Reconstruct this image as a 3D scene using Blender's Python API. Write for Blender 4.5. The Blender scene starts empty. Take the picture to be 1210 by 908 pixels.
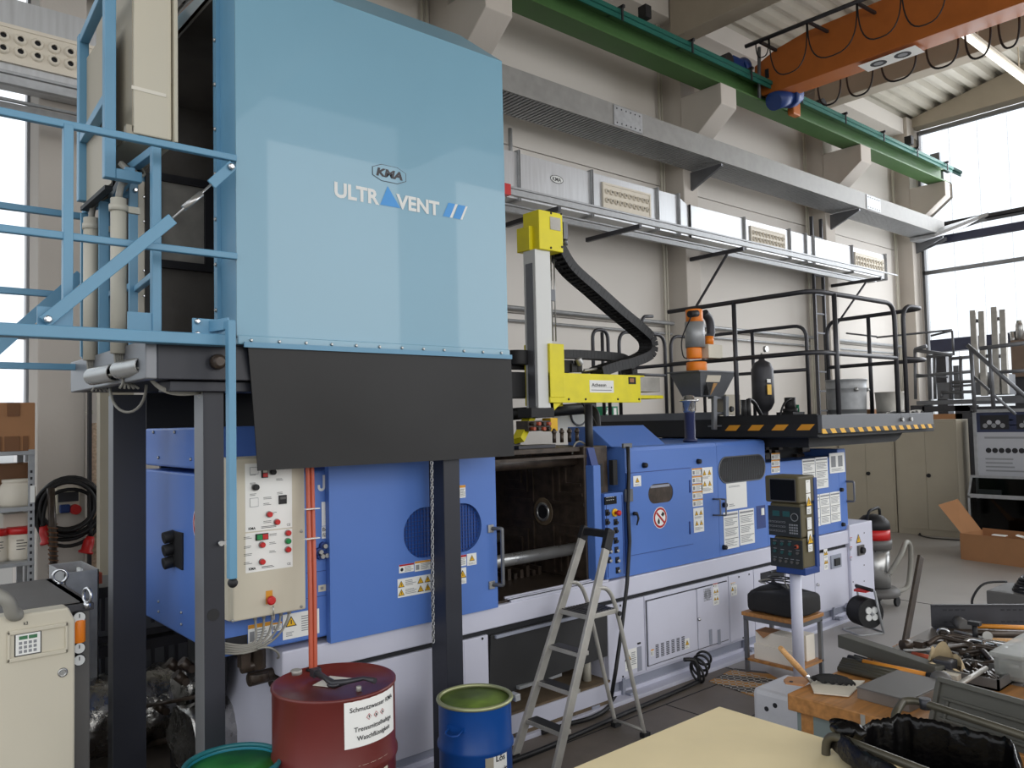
import bpy, math, random
from mathutils import Vector, Matrix
random.seed(4)
sc = bpy.context.scene
V = Vector
PI = math.pi
# ------------------------------------------------------------------ camera
W, H, F_PX = 1210.0, 908.0, 945.6
YAW, PITCH, ROLL = math.radians(49.377), math.radians(2.716), math.radians(-1.290)
CAM = V((0, 0, 2.05))
cf = V((math.cos(YAW)*math.cos(PITCH), math.sin(YAW)*math.cos(PITCH), math.sin(PITCH)))
cr0 = V((math.sin(YAW), -math.cos(YAW), 0)); cu0 = cr0.cross(cf)
cr = cr0*math.cos(ROLL) + cu0*math.sin(ROLL); cu = -cr0*math.sin(ROLL) + cu0*math.cos(ROLL)
cam_data = bpy.data.cameras.new('camera'); cam = bpy.data.objects.new('camera', cam_data)
sc.collection.objects.link(cam)
m = Matrix((cr, cu, -cf)).transposed().to_4x4(); m.translation = CAM
cam.matrix_world = m
cam_data.sensor_width = 36; cam_data.lens = F_PX/W*36; cam_data.clip_start = .05; cam_data.clip_end = 200
sc.camera = cam
# ------------------------------------------------------------------ sky and lights
world = bpy.data.worlds.new('overcast'); sc.world = world; world.use_nodes = True
wn = world.node_tree.nodes; wl = world.node_tree.links
bg = wn['Background']; bg.inputs[1].default_value = 1.3
tc = wn.new('ShaderNodeTexCoord'); sx = wn.new('ShaderNodeSeparateXYZ'); rp = wn.new('ShaderNodeValToRGB')
rp.color_ramp.elements[0].position = .47; rp.color_ramp.elements[0].color = (.22, .21, .2, 1)
rp.color_ramp.elements[1].position = .53; rp.color_ramp.elements[1].color = (.93, .96, 1, 1)
mr = wn.new('ShaderNodeMath'); mr.operation = 'MULTIPLY_ADD'; mr.inputs[1].default_value = .5; mr.inputs[2].default_value = .5
wl.new(tc.outputs['Generated'], sx.inputs[0]); wl.new(sx.outputs[2], mr.inputs[0]); wl.new(mr.outputs[0], rp.inputs[0]); wl.new(rp.outputs[0], bg.inputs[0])
def area(name, loc, rot, sx_, sy_, power, col=(1, 1, 1)):
    d = bpy.data.lights.new(name, 'AREA'); d.shape = 'RECTANGLE'; d.size = sx_; d.size_y = sy_; d.energy = power; d.color = col
    o = bpy.data.objects.new(name, d); sc.collection.objects.link(o); o.location = loc; o.rotation_euler = rot
    return o
# daylight of the glazed gable, of the windows on the left and of the open window front behind the camera
area('daylight_gable', (19.4, 1.5, 5.6), (0, math.radians(90), 0), 6, 12, 800, (.93, .96, 1))
for wx in (-1.2, 3.4, 8.0, 12.6): area('daylight_front', (wx, -7.6, 5.2), (math.radians(90), 0, 0), 3.0, 5, 105, (1, .975, .94))
sc.view_settings.view_transform = 'Standard'; sc.view_settings.look = 'None'
sc.view_settings.exposure = 0.18; sc.view_settings.gamma = 1.0; sc.view_settings.use_curve_mapping = False
# ------------------------------------------------------------------ helpers
def ray(u, v):
    return cf + cr*((u-W/2)/F_PX) - cu*((v-H/2)/F_PX)
def P(u, v, x=None, y=None, z=None):
    """world point seen at pixel (u, v) of the photograph that lies on the given axis plane"""
    d = ray(u, v)
    if x is not None: t = (x-CAM.x)/d.x
    elif y is not None: t = (y-CAM.y)/d.y
    else: t = (z-CAM.z)/d.z
    return CAM + d*t
def lin(c):
    c = c/255.0
    return c/12.92 if c <= .04045 else ((c+.055)/1.055)**2.4
MATS = {}
def mat(name, rgb, rough=.5, metal=0., mottle=.06, scale=6., bump=0., bscale=60., rmottle=.08, emit=0., alpha=1., trans=0., spec=.5, dirt=0., coat=0., aniso=None):
    m = bpy.data.materials.new(name); m.use_nodes = True
    n, l = m.node_tree.nodes, m.node_tree.links
    b = n['Principled BSDF']
    col = [lin(c) for c in rgb]+[1]
    t = n.new('ShaderNodeTexCoord'); nz = n.new('ShaderNodeTexNoise'); nz.inputs['Scale'].default_value = scale; nz.inputs['Detail'].default_value = 5
    mp = n.new('ShaderNodeMapping'); l.new(t.outputs['Object'], mp.inputs[0]); l.new(mp.outputs[0], nz.inputs['Vector'])
    if aniso: mp.inputs['Scale'].default_value = aniso
    r = n.new('ShaderNodeValToRGB'); r.color_ramp.elements[0].position = .3; r.color_ramp.elements[1].position = .7
    r.color_ramp.elements[0].color = [c*(1-mottle) for c in col[:3]]+[1]
    r.color_ramp.elements[1].color = [min(1, c*(1+mottle)) for c in col[:3]]+[1]
    l.new(nz.outputs['Fac'], r.inputs[0])
    out = r.outputs[0]
    if dirt:
        n2 = n.new('ShaderNodeTexNoise'); n2.inputs['Scale'].default_value = scale*.6; n2.inputs['Detail'].default_value = 8; n2.inputs['Roughness'].default_value = .7
        l.new(t.outputs['Object'], n2.inputs['Vector'])
        r2 = n.new('ShaderNodeValToRGB'); r2.color_ramp.elements[0].position = .5; r2.color_ramp.elements[1].position = .75
        r2.color_ramp.elements[0].color = (0, 0, 0, 1); r2.color_ramp.elements[1].color = (dirt, dirt, dirt, 1)
        mx = n.new('ShaderNodeMix'); mx.data_type = 'RGBA'; l.new(n2.outputs['Fac'], r2.inputs[0]); l.new(r2.outputs[0], mx.inputs[0])
        l.new(out, mx.inputs[6]); mx.inputs[7].default_value = (.06, .05, .035, 1); out = mx.outputs[2]
    l.new(out, b.inputs['Base Color'])
    mr_ = n.new('ShaderNodeMapRange'); mr_.inputs[3].default_value = max(.02, rough-rmottle); mr_.inputs[4].default_value = min(1, rough+rmottle)
    l.new(nz.outputs['Fac'], mr_.inputs[0]); l.new(mr_.outputs[0], b.inputs['Roughness'])
    b.inputs['Metallic'].default_value = metal
    b.inputs['Specular IOR Level'].default_value = spec
    b.inputs['Coat Weight'].default_value = coat
    if bump:
        nb = n.new('ShaderNodeTexNoise'); nb.inputs['Scale'].default_value = bscale; nb.inputs['Detail'].default_value = 4
        l.new(mp.outputs[0], nb.inputs['Vector'])
        bp = n.new('ShaderNodeBump'); bp.inputs['Strength'].default_value = bump; bp.inputs['Distance'].default_value = .01
        l.new(nb.outputs['Fac'], bp.inputs['Height']); l.new(bp.outputs[0], b.inputs['Normal'])
    if emit:
        b.inputs['Emission Color'].default_value = col; b.inputs['Emission Strength'].default_value = emit
    if alpha < 1: b.inputs['Alpha'].default_value = alpha
    if trans: b.inputs['Transmission Weight'].default_value = trans
    MATS[name] = m
    return m
mat('floor_concrete', (158, 154, 150), .42, 0, .12, .7, .05, 40, .12, dirt=.12)
mat('wall_paint', (212, 207, 200), .8, 0, .02, .5, .03, 80)
mat('concrete', (196, 189, 180), .85, 0, .05, 1.2, .12, 30)
mat('roof_deck', (186, 181, 168), .6, 0, .08, 1.5)
mat('rafter_concrete', (176, 166, 150), .85, 0, .08, 1.5, .1, 30)
mat('alu_frame', (150, 152, 155), .4, .8)
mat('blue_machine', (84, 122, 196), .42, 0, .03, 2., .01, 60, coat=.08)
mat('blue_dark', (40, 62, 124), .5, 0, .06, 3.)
mat('base_white', (206, 207, 222), .5, 0, .025, 2., dirt=.05)
mat('base_grey', (150, 154, 168), .5, 0, .04, 2.)
mat('seam_dark', (35, 36, 40), .8)
mat('hood_blue', (114, 160, 182), .34, 0, .05, .8, .008, 20, .06, coat=.55)
mat('rail_blue', (98, 148, 178), .42, 0, .05, 4.)
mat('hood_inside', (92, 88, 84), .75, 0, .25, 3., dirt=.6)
mat('post_dark', (36, 38, 47), .45, 0, .08, 4.)
mat('post_side_lit', (120, 122, 126), .4, .4, .08, 4.)  # lighter tone for the frame's left faces, their light put into the colour
mat('rubber_black', (46, 46, 47), .55, 0, .12, 2.5, .04, 30)
mat('matte_black', (24, 24, 26), .6, 0, .15, 6.)
mat('oily_steel', (66, 56, 48), .36, .25, .45, 14., .12, 40, .12)
mat('steel', (176, 176, 174), .3, .75, .1, 8., rmottle=.12)
mat('chrome', (205, 206, 208), .18, .9, .03)
mat('galvanised', (164, 166, 168), .45, .35, .12, 14., rmottle=.12)
mat('duct_metal', (190, 192, 194), .38, .55, .08, 5., rmottle=.12, aniso=(6, 6, .4))
mat('grey_steel', (112, 114, 118), .45, .5, .1, 6.)
mat('dark_steel', (66, 66, 70), .45, .5, .15, 6.)
mat('platform_grey', (96, 98, 102), .5, .1, .08, 6.)
mat('yellow', (236, 222, 30), .5, 0, .05, 8., dirt=.1)
mat('beige', (206, 199, 180), .5, 0, .02, 3.)
mat('beige_cabinet', (168, 160, 142), .5, 0, .03, 3.)
mat('panel_beige', (204, 197, 178), .45, 0, .02, 3.)
mat('table_top', (238, 220, 176), .5, 0, .04, 4., .02, 90)
mat('red_drum', (104, 40, 36), .34, 0, .12, 3., .02, 30, dirt=.12)
mat('blue_drum', (18, 74, 150), .32, 0, .06, 3., dirt=.05)
mat('drum_rim', (168, 172, 130), .4, .5, .1)
mat('green_liquid', (96, 118, 44), .6, 0, .45, 9., .3, 14)
mat('green_bright', (40, 130, 52), .5, 0, .3, 9., .2, 14)
mat('teal_rim', (34, 110, 118), .4, 0, .1)
mat('wood_beech', (170, 118, 64), .5, 0, .25, 3., .03, 40, aniso=(1, 12, 12))
mat('wood_pale', (196, 150, 96), .55, 0, .15, 8., aniso=(2, 20, 20))
mat('wood_handle', (214, 138, 44), .45, 0, .15, 12.)
mat('chipboard', (188, 164, 140), .8, 0, .3, 45., .1, 60)
mat('cardboard', (166, 120, 82), .8, 0, .06, 4., .04, 60)
mat('cardboard_tape', (118, 78, 46), .5, 0, .1, 6.)
mat('white_box', (236, 228, 214), .7, 0, .02)
mat('paper', (238, 238, 234), .6, 0, .01)
mat('ink', (34, 34, 38), .7, 0, 0)
mat('ink_grey', (140, 142, 145), .7, 0, 0)
mat('sign_yellow', (238, 186, 30), .5, 0, 0)
mat('sign_orange', (216, 150, 40), .5, 0, 0)
mat('sign_red', (176, 30, 40), .5, 0, 0)
mat('sign_green', (20, 130, 88), .5, 0, 0)
mat('letter_white', (222, 224, 222), .5, 0, 0)
mat('logo_blue', (62, 146, 214), .4, 0, .05)
mat('logo_grey', (60, 58, 62), .5, 0, 0)
mat('red_plastic', (196, 34, 34), .4, 0, .05)
mat('green_plastic', (20, 140, 74), .4, 0, .05)
mat('orange_paint', (186, 104, 40), .45, 0, .08, 4.)
mat('orange_loader', (240, 132, 24), .42, 0, .05, 4.)
mat('copper_red', (182, 82, 54), .4, 0, .08)
mat('crane_green', (66, 104, 54), .5, 0, .08, 3.)
mat('rail_teal', (34, 104, 92), .45, .1, .08, 3.)
mat('motor_blue', (30, 62, 128), .45, 0, .08)
mat('cable_black', (22, 22, 24), .5, 0, .1)
mat('cable_grey', (142, 140, 132), .55, 0, .08)
mat('conduit', (190, 186, 172), .5, 0, .03)
mat('grey_device', (92, 90, 88), .5, 0, .05)
mat('tape_white', (226, 220, 206), .6, 0, .03)
mat('pendant_olive', (92, 84, 58), .6, 0, .05)
mat('pendant_face', (40, 44, 44), .5, 0, .1)
mat('screen', (10, 11, 14), .45, 0, .02, spec=.2)
mat('lcd_green', (60, 116, 78), .4, 0, .05)
mat('lcd_teal', (38, 84, 84), .4, 0, .05)
mat('foil', (176, 174, 170), .28, 1., .2, 10., 1., 22, .15)
mat('mesh_blue', (26, 80, 160), .5, 0, .1, 40.)
mat('plywood_dirty', (104, 88, 68), .8, 0, .35, 8., .1, 40, dirt=.5)
mat('aluminium', (172, 169, 162), .42, .3, .15, 9., .03, 50, .12)
mat('plate_metal', (120, 114, 108), .4, .35, .2, 4., .03, 30, .12)
mat('crate_green', (84, 83, 76), .6, 0, .1, 5.)
mat('trash_bag', (9, 8, 9), .26, 0, .2, 4., .6, 20, .08, spec=.3)
mat('cart_tube', (84, 80, 68), .42, .4, .12, 6.)
mat('dark_cloth', (34, 33, 33), .85, 0, .15, 20., .2, 120)
mat('fabric_beige', (196, 176, 140), .9, 0, .1, 20., .15, 90)
mat('bin_plastic', (214, 206, 190), .5, 0, .03)
mat('white_enamel', (212, 212, 216), .45, 0, .05, 4., dirt=.15)
mat('lamp_light', (255, 250, 240), .5, emit=1.2)
mat('poster_navy', (40, 48, 78), .5, 0, .15, 8.)
mat('poster_grey', (178, 180, 186), .5, 0, .03)
mat('bench_panel', (120, 132, 130), .5, 0, .05)
mat('teal_paint', (40, 130, 150), .4, 0, .05)
def glass_mat(name, tint, refl):
    m = bpy.data.materials.new(name); m.use_nodes = True; n, l = m.node_tree.nodes, m.node_tree.links
    for q in list(n): n.remove(q)
    o = n.new('ShaderNodeOutputMaterial'); mx = n.new('ShaderNodeMixShader'); t = n.new('ShaderNodeBsdfTransparent'); g = n.new('ShaderNodeBsdfGlossy')
    fr = n.new('ShaderNodeFresnel'); fr.inputs[0].default_value = refl
    t.inputs[0].default_value = (*tint, 1); g.inputs['Roughness'].default_value = .05
    l.new(fr.outputs[0], mx.inputs[0]); l.new(t.outputs[0], mx.inputs[1]); l.new(g.outputs[0], mx.inputs[2]); l.new(mx.outputs[0], o.inputs[0])
    MATS[name] = m
glass_mat('window_glass', (.95, .97, .98), 1.25)
mat('tray_side', (142, 141, 138), .5, .2, .1, 8.)
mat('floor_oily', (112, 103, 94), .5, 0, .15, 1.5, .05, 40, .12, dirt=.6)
def bar_mat():
    m = bpy.data.materials.new('window_bar'); m.use_nodes = True; n, l = m.node_tree.nodes, m.node_tree.links
    for q in list(n): n.remove(q)
    o = n.new('ShaderNodeOutputMaterial'); mx = n.new('ShaderNodeMixShader'); a = n.new('ShaderNodeBsdfTransparent'); b = n.new('ShaderNodeBsdfTranslucent')
    a.inputs[0].default_value = (.97, .97, .97, 1); b.inputs[0].default_value = (.9, .92, .95, 1); mx.inputs[0].default_value = .35
    l.new(a.outputs[0], mx.inputs[1]); l.new(b.outputs[0], mx.inputs[2]); l.new(mx.outputs[0], o.inputs[0]); MATS['window_bar'] = m
bar_mat()
mat('clear_plastic', (170, 172, 166), .45, 0, .1, 6., .1, 20, alpha=.5)
mat('dull_blue_beam', (58, 62, 84), .5, 0, .08)
mat('brown_grey', (118, 100, 86), .6, 0, .08)
mat('navy_pipe', (36, 44, 84), .4, 0, .06)
glass_mat('smoked_glass', (.16, .17, .18), 1.4)
# checker plate, hazard stripes and printed mesh stay simple node materials
def stripe_mat(name, a, b, scale, slant, rough=.5):
    m = bpy.data.materials.new(name); m.use_nodes = True; n, l = m.node_tree.nodes, m.node_tree.links
    p = n['Principled BSDF']; p.inputs['Roughness'].default_value = rough
    t = n.new('ShaderNodeTexCoord'); d = n.new('ShaderNodeVectorMath'); d.operation = 'DOT_PRODUCT'; d.inputs[1].default_value = slant
    l.new(t.outputs['Object'], d.inputs[0])
    a1 = n.new('ShaderNodeMath'); a1.operation = 'MULTIPLY'; a1.inputs[1].default_value = scale; l.new(d.outputs['Value'], a1.inputs[0])
    a2 = n.new('ShaderNodeMath'); a2.operation = 'FRACT'; l.new(a1.outputs[0], a2.inputs[0])
    a3 = n.new('ShaderNodeMath'); a3.operation = 'GREATER_THAN'; a3.inputs[1].default_value = .5; l.new(a2.outputs[0], a3.inputs[0])
    mx = n.new('ShaderNodeMix'); mx.data_type = 'RGBA'; l.new(a3.outputs[0], mx.inputs[0])
    mx.inputs[6].default_value = [lin(c) for c in a]+[1]; mx.inputs[7].default_value = [lin(c) for c in b]+[1]
    l.new(mx.outputs[2], p.inputs['Base Color'])
    MATS[name] = m
stripe_mat('hazard', (232, 176, 36), (30, 29, 30), 6.2, (1, 0, 1))
stripe_mat('hazard_side', (220, 150, 40), (30, 29, 30), 4.2, (0, 1, 1))
stripe_mat('hazard_floor', (184, 130, 52), (58, 52, 46), 3.6, (1, .5, 0))

X1, Y1, Z1 = V((1, 0, 0)), V((0, 1, 0)), V((0, 0, 1))
_text = {}
def text_geo(s, bold):
    k = (s, bold)
    if k not in _text:
        c = bpy.data.curves.new('t', 'FONT'); c.body = s; c.size = 1; c.offset = bold; c.resolution_u = 3
        o = bpy.data.objects.new('t', c)
        me = bpy.data.meshes.new_from_object(o)
        vs = [tuple(v.co) for v in me.vertices]; fs = [tuple(p.vertices) for p in me.polygons]
        bpy.data.objects.remove(o); bpy.data.meshes.remove(me); bpy.data.curves.remove(c)
        xs = [v[0] for v in vs] or [0, 1]; ys = [v[1] for v in vs] or [0, 1]
        _text[k] = (vs, fs, min(xs), max(xs), min(ys), max(ys))
    return _text[k]
class MB:
    """collects shapes and links them as ONE mesh object"""
    def __init__(s, m='steel'):
        s.v, s.f, s.fm, s.sm, s.ms = [], [], [], [], []
        s.use(m)
    def use(s, m):
        if m not in s.ms: s.ms.append(m)
        s.cur = s.ms.index(m); return s
    def add(s, vs, fs, smooth=False):
        k = len(s.v); s.v += [V(p) for p in vs]
        for f in fs: s.f.append([k+i for i in f]); s.fm.append(s.cur); s.sm.append(smooth)
        return s
    def box(s, a, b):
        x0, y0, z0 = a; x1, y1, z1 = b
        if x0 > x1: x0, x1 = x1, x0
        if y0 > y1: y0, y1 = y1, y0
        if z0 > z1: z0, z1 = z1, z0
        vs = [(x0, y0, z0), (x1, y0, z0), (x1, y1, z0), (x0, y1, z0), (x0, y0, z1), (x1, y0, z1), (x1, y1, z1), (x0, y1, z1)]
        return s.add(vs, [(0, 3, 2, 1), (4, 5, 6, 7), (0, 1, 5, 4), (1, 2, 6, 5), (2, 3, 7, 6), (3, 0, 4, 7)])
    def obox(s, c, ax, ay, az, sx, sy, sz):
        c = V(c); ax, ay, az = V(ax).normalized()*sx/2, V(ay).normalized()*sy/2, V(az).normalized()*sz/2
        vs = [c+ax*i+ay*j+az*k for k in (-1, 1) for i, j in ((-1, -1), (1, -1), (1, 1), (-1, 1))]
        return s.add(vs, [(0, 3, 2, 1), (4, 5, 6, 7), (0, 1, 5, 4), (1, 2, 6, 5), (2, 3, 7, 6), (3, 0, 4, 7)])
    def beam(s, p, q, w, h, up=Z1):
        p, q = V(p), V(q); d = q-p
        if d.length < 1e-6: return s
        up = V(up); side = d.cross(up)
        if side.length < 1e-5: side = d.cross(X1)
        side.normalize(); up2 = side.cross(d).normalized()
        return s.obox((p+q)/2, d, side, up2, d.length, w, h)
    def prism(s, poly, vec):
        n = len(poly); vec = V(vec); a = [V(p) for p in poly]; b = [p+vec for p in a]
        fs = [tuple(range(n))[::-1], tuple(range(n, 2*n))]+[(i, (i+1) % n, n+(i+1) % n, n+i) for i in range(n)]
        return s.add(a+b, fs)
    def tube(s, pts, r, n=8, closed=False, caps=True):
        pts = [V(p) for p in pts]; N = len(pts)
        if N < 2: return s
        ts = []
        for i in range(N):
            a = pts[(i-1) % N] if (closed or i > 0) else pts[i]; b = pts[(i+1) % N] if (closed or i < N-1) else pts[i]
            t = (b-a); ts.append(t.normalized() if t.length > 1e-9 else Z1)
        ref = Z1 if abs(ts[0].z) < .9 else X1
        nr = ts[0].cross(ref).normalized(); vs = []; k0 = len(s.v)
        rr = r if isinstance(r, (list, tuple)) else [r]*N
        for i in range(N):
            nr = (nr-ts[i]*nr.dot(ts[i]));
            if nr.length < 1e-6: nr = ts[i].orthogonal()
            nr.normalize(); bn = ts[i].cross(nr)
            # widen the ring where the path bends so that the tube keeps its width
            for j in range(n):
                a = 2*PI*j/n; vs.append(pts[i]+(nr*math.cos(a)+bn*math.sin(a))*rr[i])
        fs = []
        M = N if closed else N-1
        for i in range(M):
            i2 = (i+1) % N
            for j in range(n):
                j2 = (j+1) % n; fs.append((i*n+j, i2*n+j, i2*n+j2, i*n+j2))
        s.add(vs, fs, True)
        if caps and not closed:
            s.f.append([k0+j for j in range(n)]); s.fm.append(s.cur); s.sm.append(False)
            s.f.append([k0+(N-1)*n+j for j in range(n)][::-1]); s.fm.append(s.cur); s.sm.append(False)
        return s
    def cyl(s, p, q, r, n=16, r2=None):
        return s.tube([p, q], [r, r if r2 is None else r2], n)
    def lathe(s, c, prof, n=24, axis=Z1, caps=True):
        c = V(c); az = V(axis).normalized(); ax = az.orthogonal().normalized(); ay = az.cross(ax)
        vs = []; k0 = len(s.v)
        for r, h in prof:
            for j in range(n):
                a = 2*PI*j/n; vs.append(c+az*h+(ax*math.cos(a)+ay*math.sin(a))*r)
        fs = [(i*n+j, i*n+(j+1) % n, (i+1)*n+(j+1) % n, (i+1)*n+j) for i in range(len(prof)-1) for j in range(n)]
        s.add(vs, fs, True)
        if caps:
            if prof[0][0] > 1e-4: s.f.append([k0+j for j in range(n)][::-1]); s.fm.append(s.cur); s.sm.append(False)
            if prof[-1][0] > 1e-4: s.f.append([k0+(len(prof)-1)*n+j for j in range(n)]); s.fm.append(s.cur); s.sm.append(False)
        return s
    def sphere(s, c, r, n=14, sc_=(1, 1, 1)):
        c = V(c); vs = []; m_ = n//2
        for i in range(m_+1):
            t = PI*i/m_
            for j in range(n):
                a = 2*PI*j/n; vs.append(c+V((math.sin(t)*math.cos(a)*sc_[0], math.sin(t)*math.sin(a)*sc_[1], math.cos(t)*sc_[2]))*r)
        fs = [(i*n+j, (i+1)*n+j, (i+1)*n+(j+1) % n, i*n+(j+1) % n) for i in range(m_) for j in range(n)]
        return s.add(vs, fs, True)
    def torus(s, c, R_, r, axis=Z1, n=24, k=8):
        c = V(c); az = V(axis).normalized(); ax = az.orthogonal().normalized(); ay = az.cross(ax)
        return s.tube([c+(ax*math.cos(2*PI*i/n)+ay*math.sin(2*PI*i/n))*R_ for i in range(n)], r, k, closed=True)
    def ring_panel(s, outer, inner, vec):
        """a slab whose outline is outer and which has the hole inner (same number of points)"""
        n = len(outer); vec = V(vec); o = [V(p) for p in outer]; i_ = [V(p) for p in inner]
        vs = o+i_+[p+vec for p in o]+[p+vec for p in i_]; fs = []
        for k in range(n):
            q = (k+1) % n
            fs += [(k, n+k, n+q, q), (2*n+k, 2*n+q, 3*n+q, 3*n+k), (k, q, 2*n+q, 2*n+k), (n+k, 3*n+k, 3*n+q, n+q)]
        return s.add(vs, fs)
    def grid(s, fn, nu, nv, smooth=True):
        vs = [fn(i/(nu), j/(nv)) for j in range(nv+1) for i in range(nu+1)]
        fs = [(j*(nu+1)+i, j*(nu+1)+i+1, (j+1)*(nu+1)+i+1, (j+1)*(nu+1)+i) for j in range(nv) for i in range(nu)]
        return s.add(vs, fs, smooth)
    def build(s, name, parent=None, label=None, bev=0., kind=None, cat=None, group=None, seg=2):
        org = parent['_o'] if parent is not None and '_o' in parent else (0, 0, 0)
        if parent is None and cat is not None and s.v:
            # a thing that is one mesh: origin at the middle of its base
            xs = [p.x for p in s.v]; ys = [p.y for p in s.v]; zs = [p.z for p in s.v]
            org = ((min(xs)+max(xs))/2, (min(ys)+max(ys))/2, min(zs))
        O = V(org)
        me = bpy.data.meshes.new(name); me.from_pydata([tuple(p-O) for p in s.v], [], s.f)
        me.polygons.foreach_set('material_index', s.fm); me.polygons.foreach_set('use_smooth', s.sm)
        for k in s.ms: me.materials.append(MATS[k])
        me.update()
        o = bpy.data.objects.new(name, me); sc.collection.objects.link(o)
        o['_o'] = tuple(O)
        if parent is not None:
            o.parent = parent
        else: o.location = O
        if parent is not None and '_o' not in parent: pass
        if bev:
            md = o.modifiers.new('bevel', 'BEVEL'); md.width = bev; md.segments = seg; md.limit_method = 'ANGLE'; md.angle_limit = math.radians(50)
        if label: o['label'] = label
        if kind: o['kind'] = kind
        if cat: o['category'] = cat
        if group: o['group'] = group
        return o
def thing(name, label, cat, loc, group=None):
    o = bpy.data.objects.new(name, None); sc.collection.objects.link(o); o.empty_display_size = .1
    o.location = loc; o['_o'] = tuple(loc); o['label'] = label; o['category'] = cat
    if group: o['group'] = group
    return o
def copy_thing(root, loc, label=None, rotz=None):
    def cp(o, par):
        c = o.copy(); sc.collection.objects.link(c); c.parent = par
        for ch in [q for q in sc.objects if q.parent == o]: cp(ch, c)
        return c
    c = cp(root, root.parent); c.location = loc
    if label: c['label'] = label
    if rotz is not None: c.rotation_euler = (0, 0, rotz)
    return c
def fillet(pts, r, n=5, closed=False):
    pts = [V(p) for p in pts]; out = []; N = len(pts)
    for i, p in enumerate(pts):
        if not closed and i in (0, N-1): out.append(p); continue
        a, b = pts[(i-1) % N]-p, pts[(i+1) % N]-p
        d = min(r, a.length*.45, b.length*.45)
        A, B = p+a.normalized()*d, p+b.normalized()*d
        for k in range(n+1):
            t = k/n; out.append(A*(1-t)**2+p*2*t*(1-t)+B*t*t)
    return out
def bez(a, b, c, d, n=12):
    a, b, c, d = V(a), V(b), V(c), V(d)
    return [a*(1-t)**3+b*3*t*(1-t)**2+c*3*t*t*(1-t)+d*t**3 for t in [i/n for i in range(n+1)]]
def spline(pts, n=5):
    pts = [V(p) for p in pts]; out = []
    P_ = [pts[0]]+pts+[pts[-1]]
    for i in range(1, len(P_)-2):
        p0, p1, p2, p3 = P_[i-1], P_[i], P_[i+1], P_[i+2]
        for k in range(n):
            t = k/n; out.append(.5*((2*p1)+(p2-p0)*t+(2*p0-5*p1+4*p2-p3)*t*t+(3*p1-p0-3*p2+p3)*t**3))
    out.append(pts[-1]); return out
def rect_hole(o, ux, uy, w, h, hole, vec, mb):
    """rectangular panel (o, w*ux, h*uy) with an arbitrary convex hole given in panel coordinates"""
    cx = sum(p[0] for p in hole)/len(hole); cy = sum(p[1] for p in hole)/len(hole)
    pts = list(hole)
    for c in ((0, 0), (w, 0), (w, h), (0, h)):                       # hole points opposite the corners
        ang = math.atan2(c[1]-cy, c[0]-cx)
        best = min(range(len(hole)), key=lambda k: abs((math.atan2(hole[k][1]-cy, hole[k][0]-cx)-ang+PI) % (2*PI)-PI))
        pts.append((hole[best][0], hole[best][1], c))
    res = []
    for p in hole:
        dx, dy = p[0]-cx, p[1]-cy; t = 1e9
        if dx > 1e-9: t = min(t, (w-cx)/dx)
        if dx < -1e-9: t = min(t, -cx/dx)
        if dy > 1e-9: t = min(t, (h-cy)/dy)
        if dy < -1e-9: t = min(t, -cy/dy)
        res.append([math.atan2(dy, dx), (cx+dx*t, cy+dy*t), p])
    for p in pts[len(hole):]:
        res.append([math.atan2(p[2][1]-cy, p[2][0]-cx), p[2], (p[0], p[1])])
    res.sort(key=lambda r: r[0])
    o, ux, uy = V(o), V(ux), V(uy)
    mb.ring_panel([o+ux*r[1][0]+uy*r[1][1] for r in res], [o+ux*r[2][0]+uy*r[2][1] for r in res], vec)
def stadium(cx, cy, w, h, n=8):
    """oblong outline with round ends, corner radius as large as fits"""
    r = min(w, h)/2*.98; pts = []
    for qx, qy, a0 in ((cx+w/2-r, cy+h/2-r, 0), (cx-w/2+r, cy+h/2-r, 90), (cx-w/2+r, cy-h/2+r, 180), (cx+w/2-r, cy-h/2+r, 270)):
        for k in range(n): a = math.radians(a0+90*k/(n-1)); pts.append((qx+r*math.cos(a), qy+r*math.sin(a)))
    return pts
def rad(u0, u1, c):
    """radius of an upright round thing at c that spans the pixel columns u0..u1"""
    return abs(u1-u0)/2/F_PX*(V(c)-CAM).dot(cf)
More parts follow.
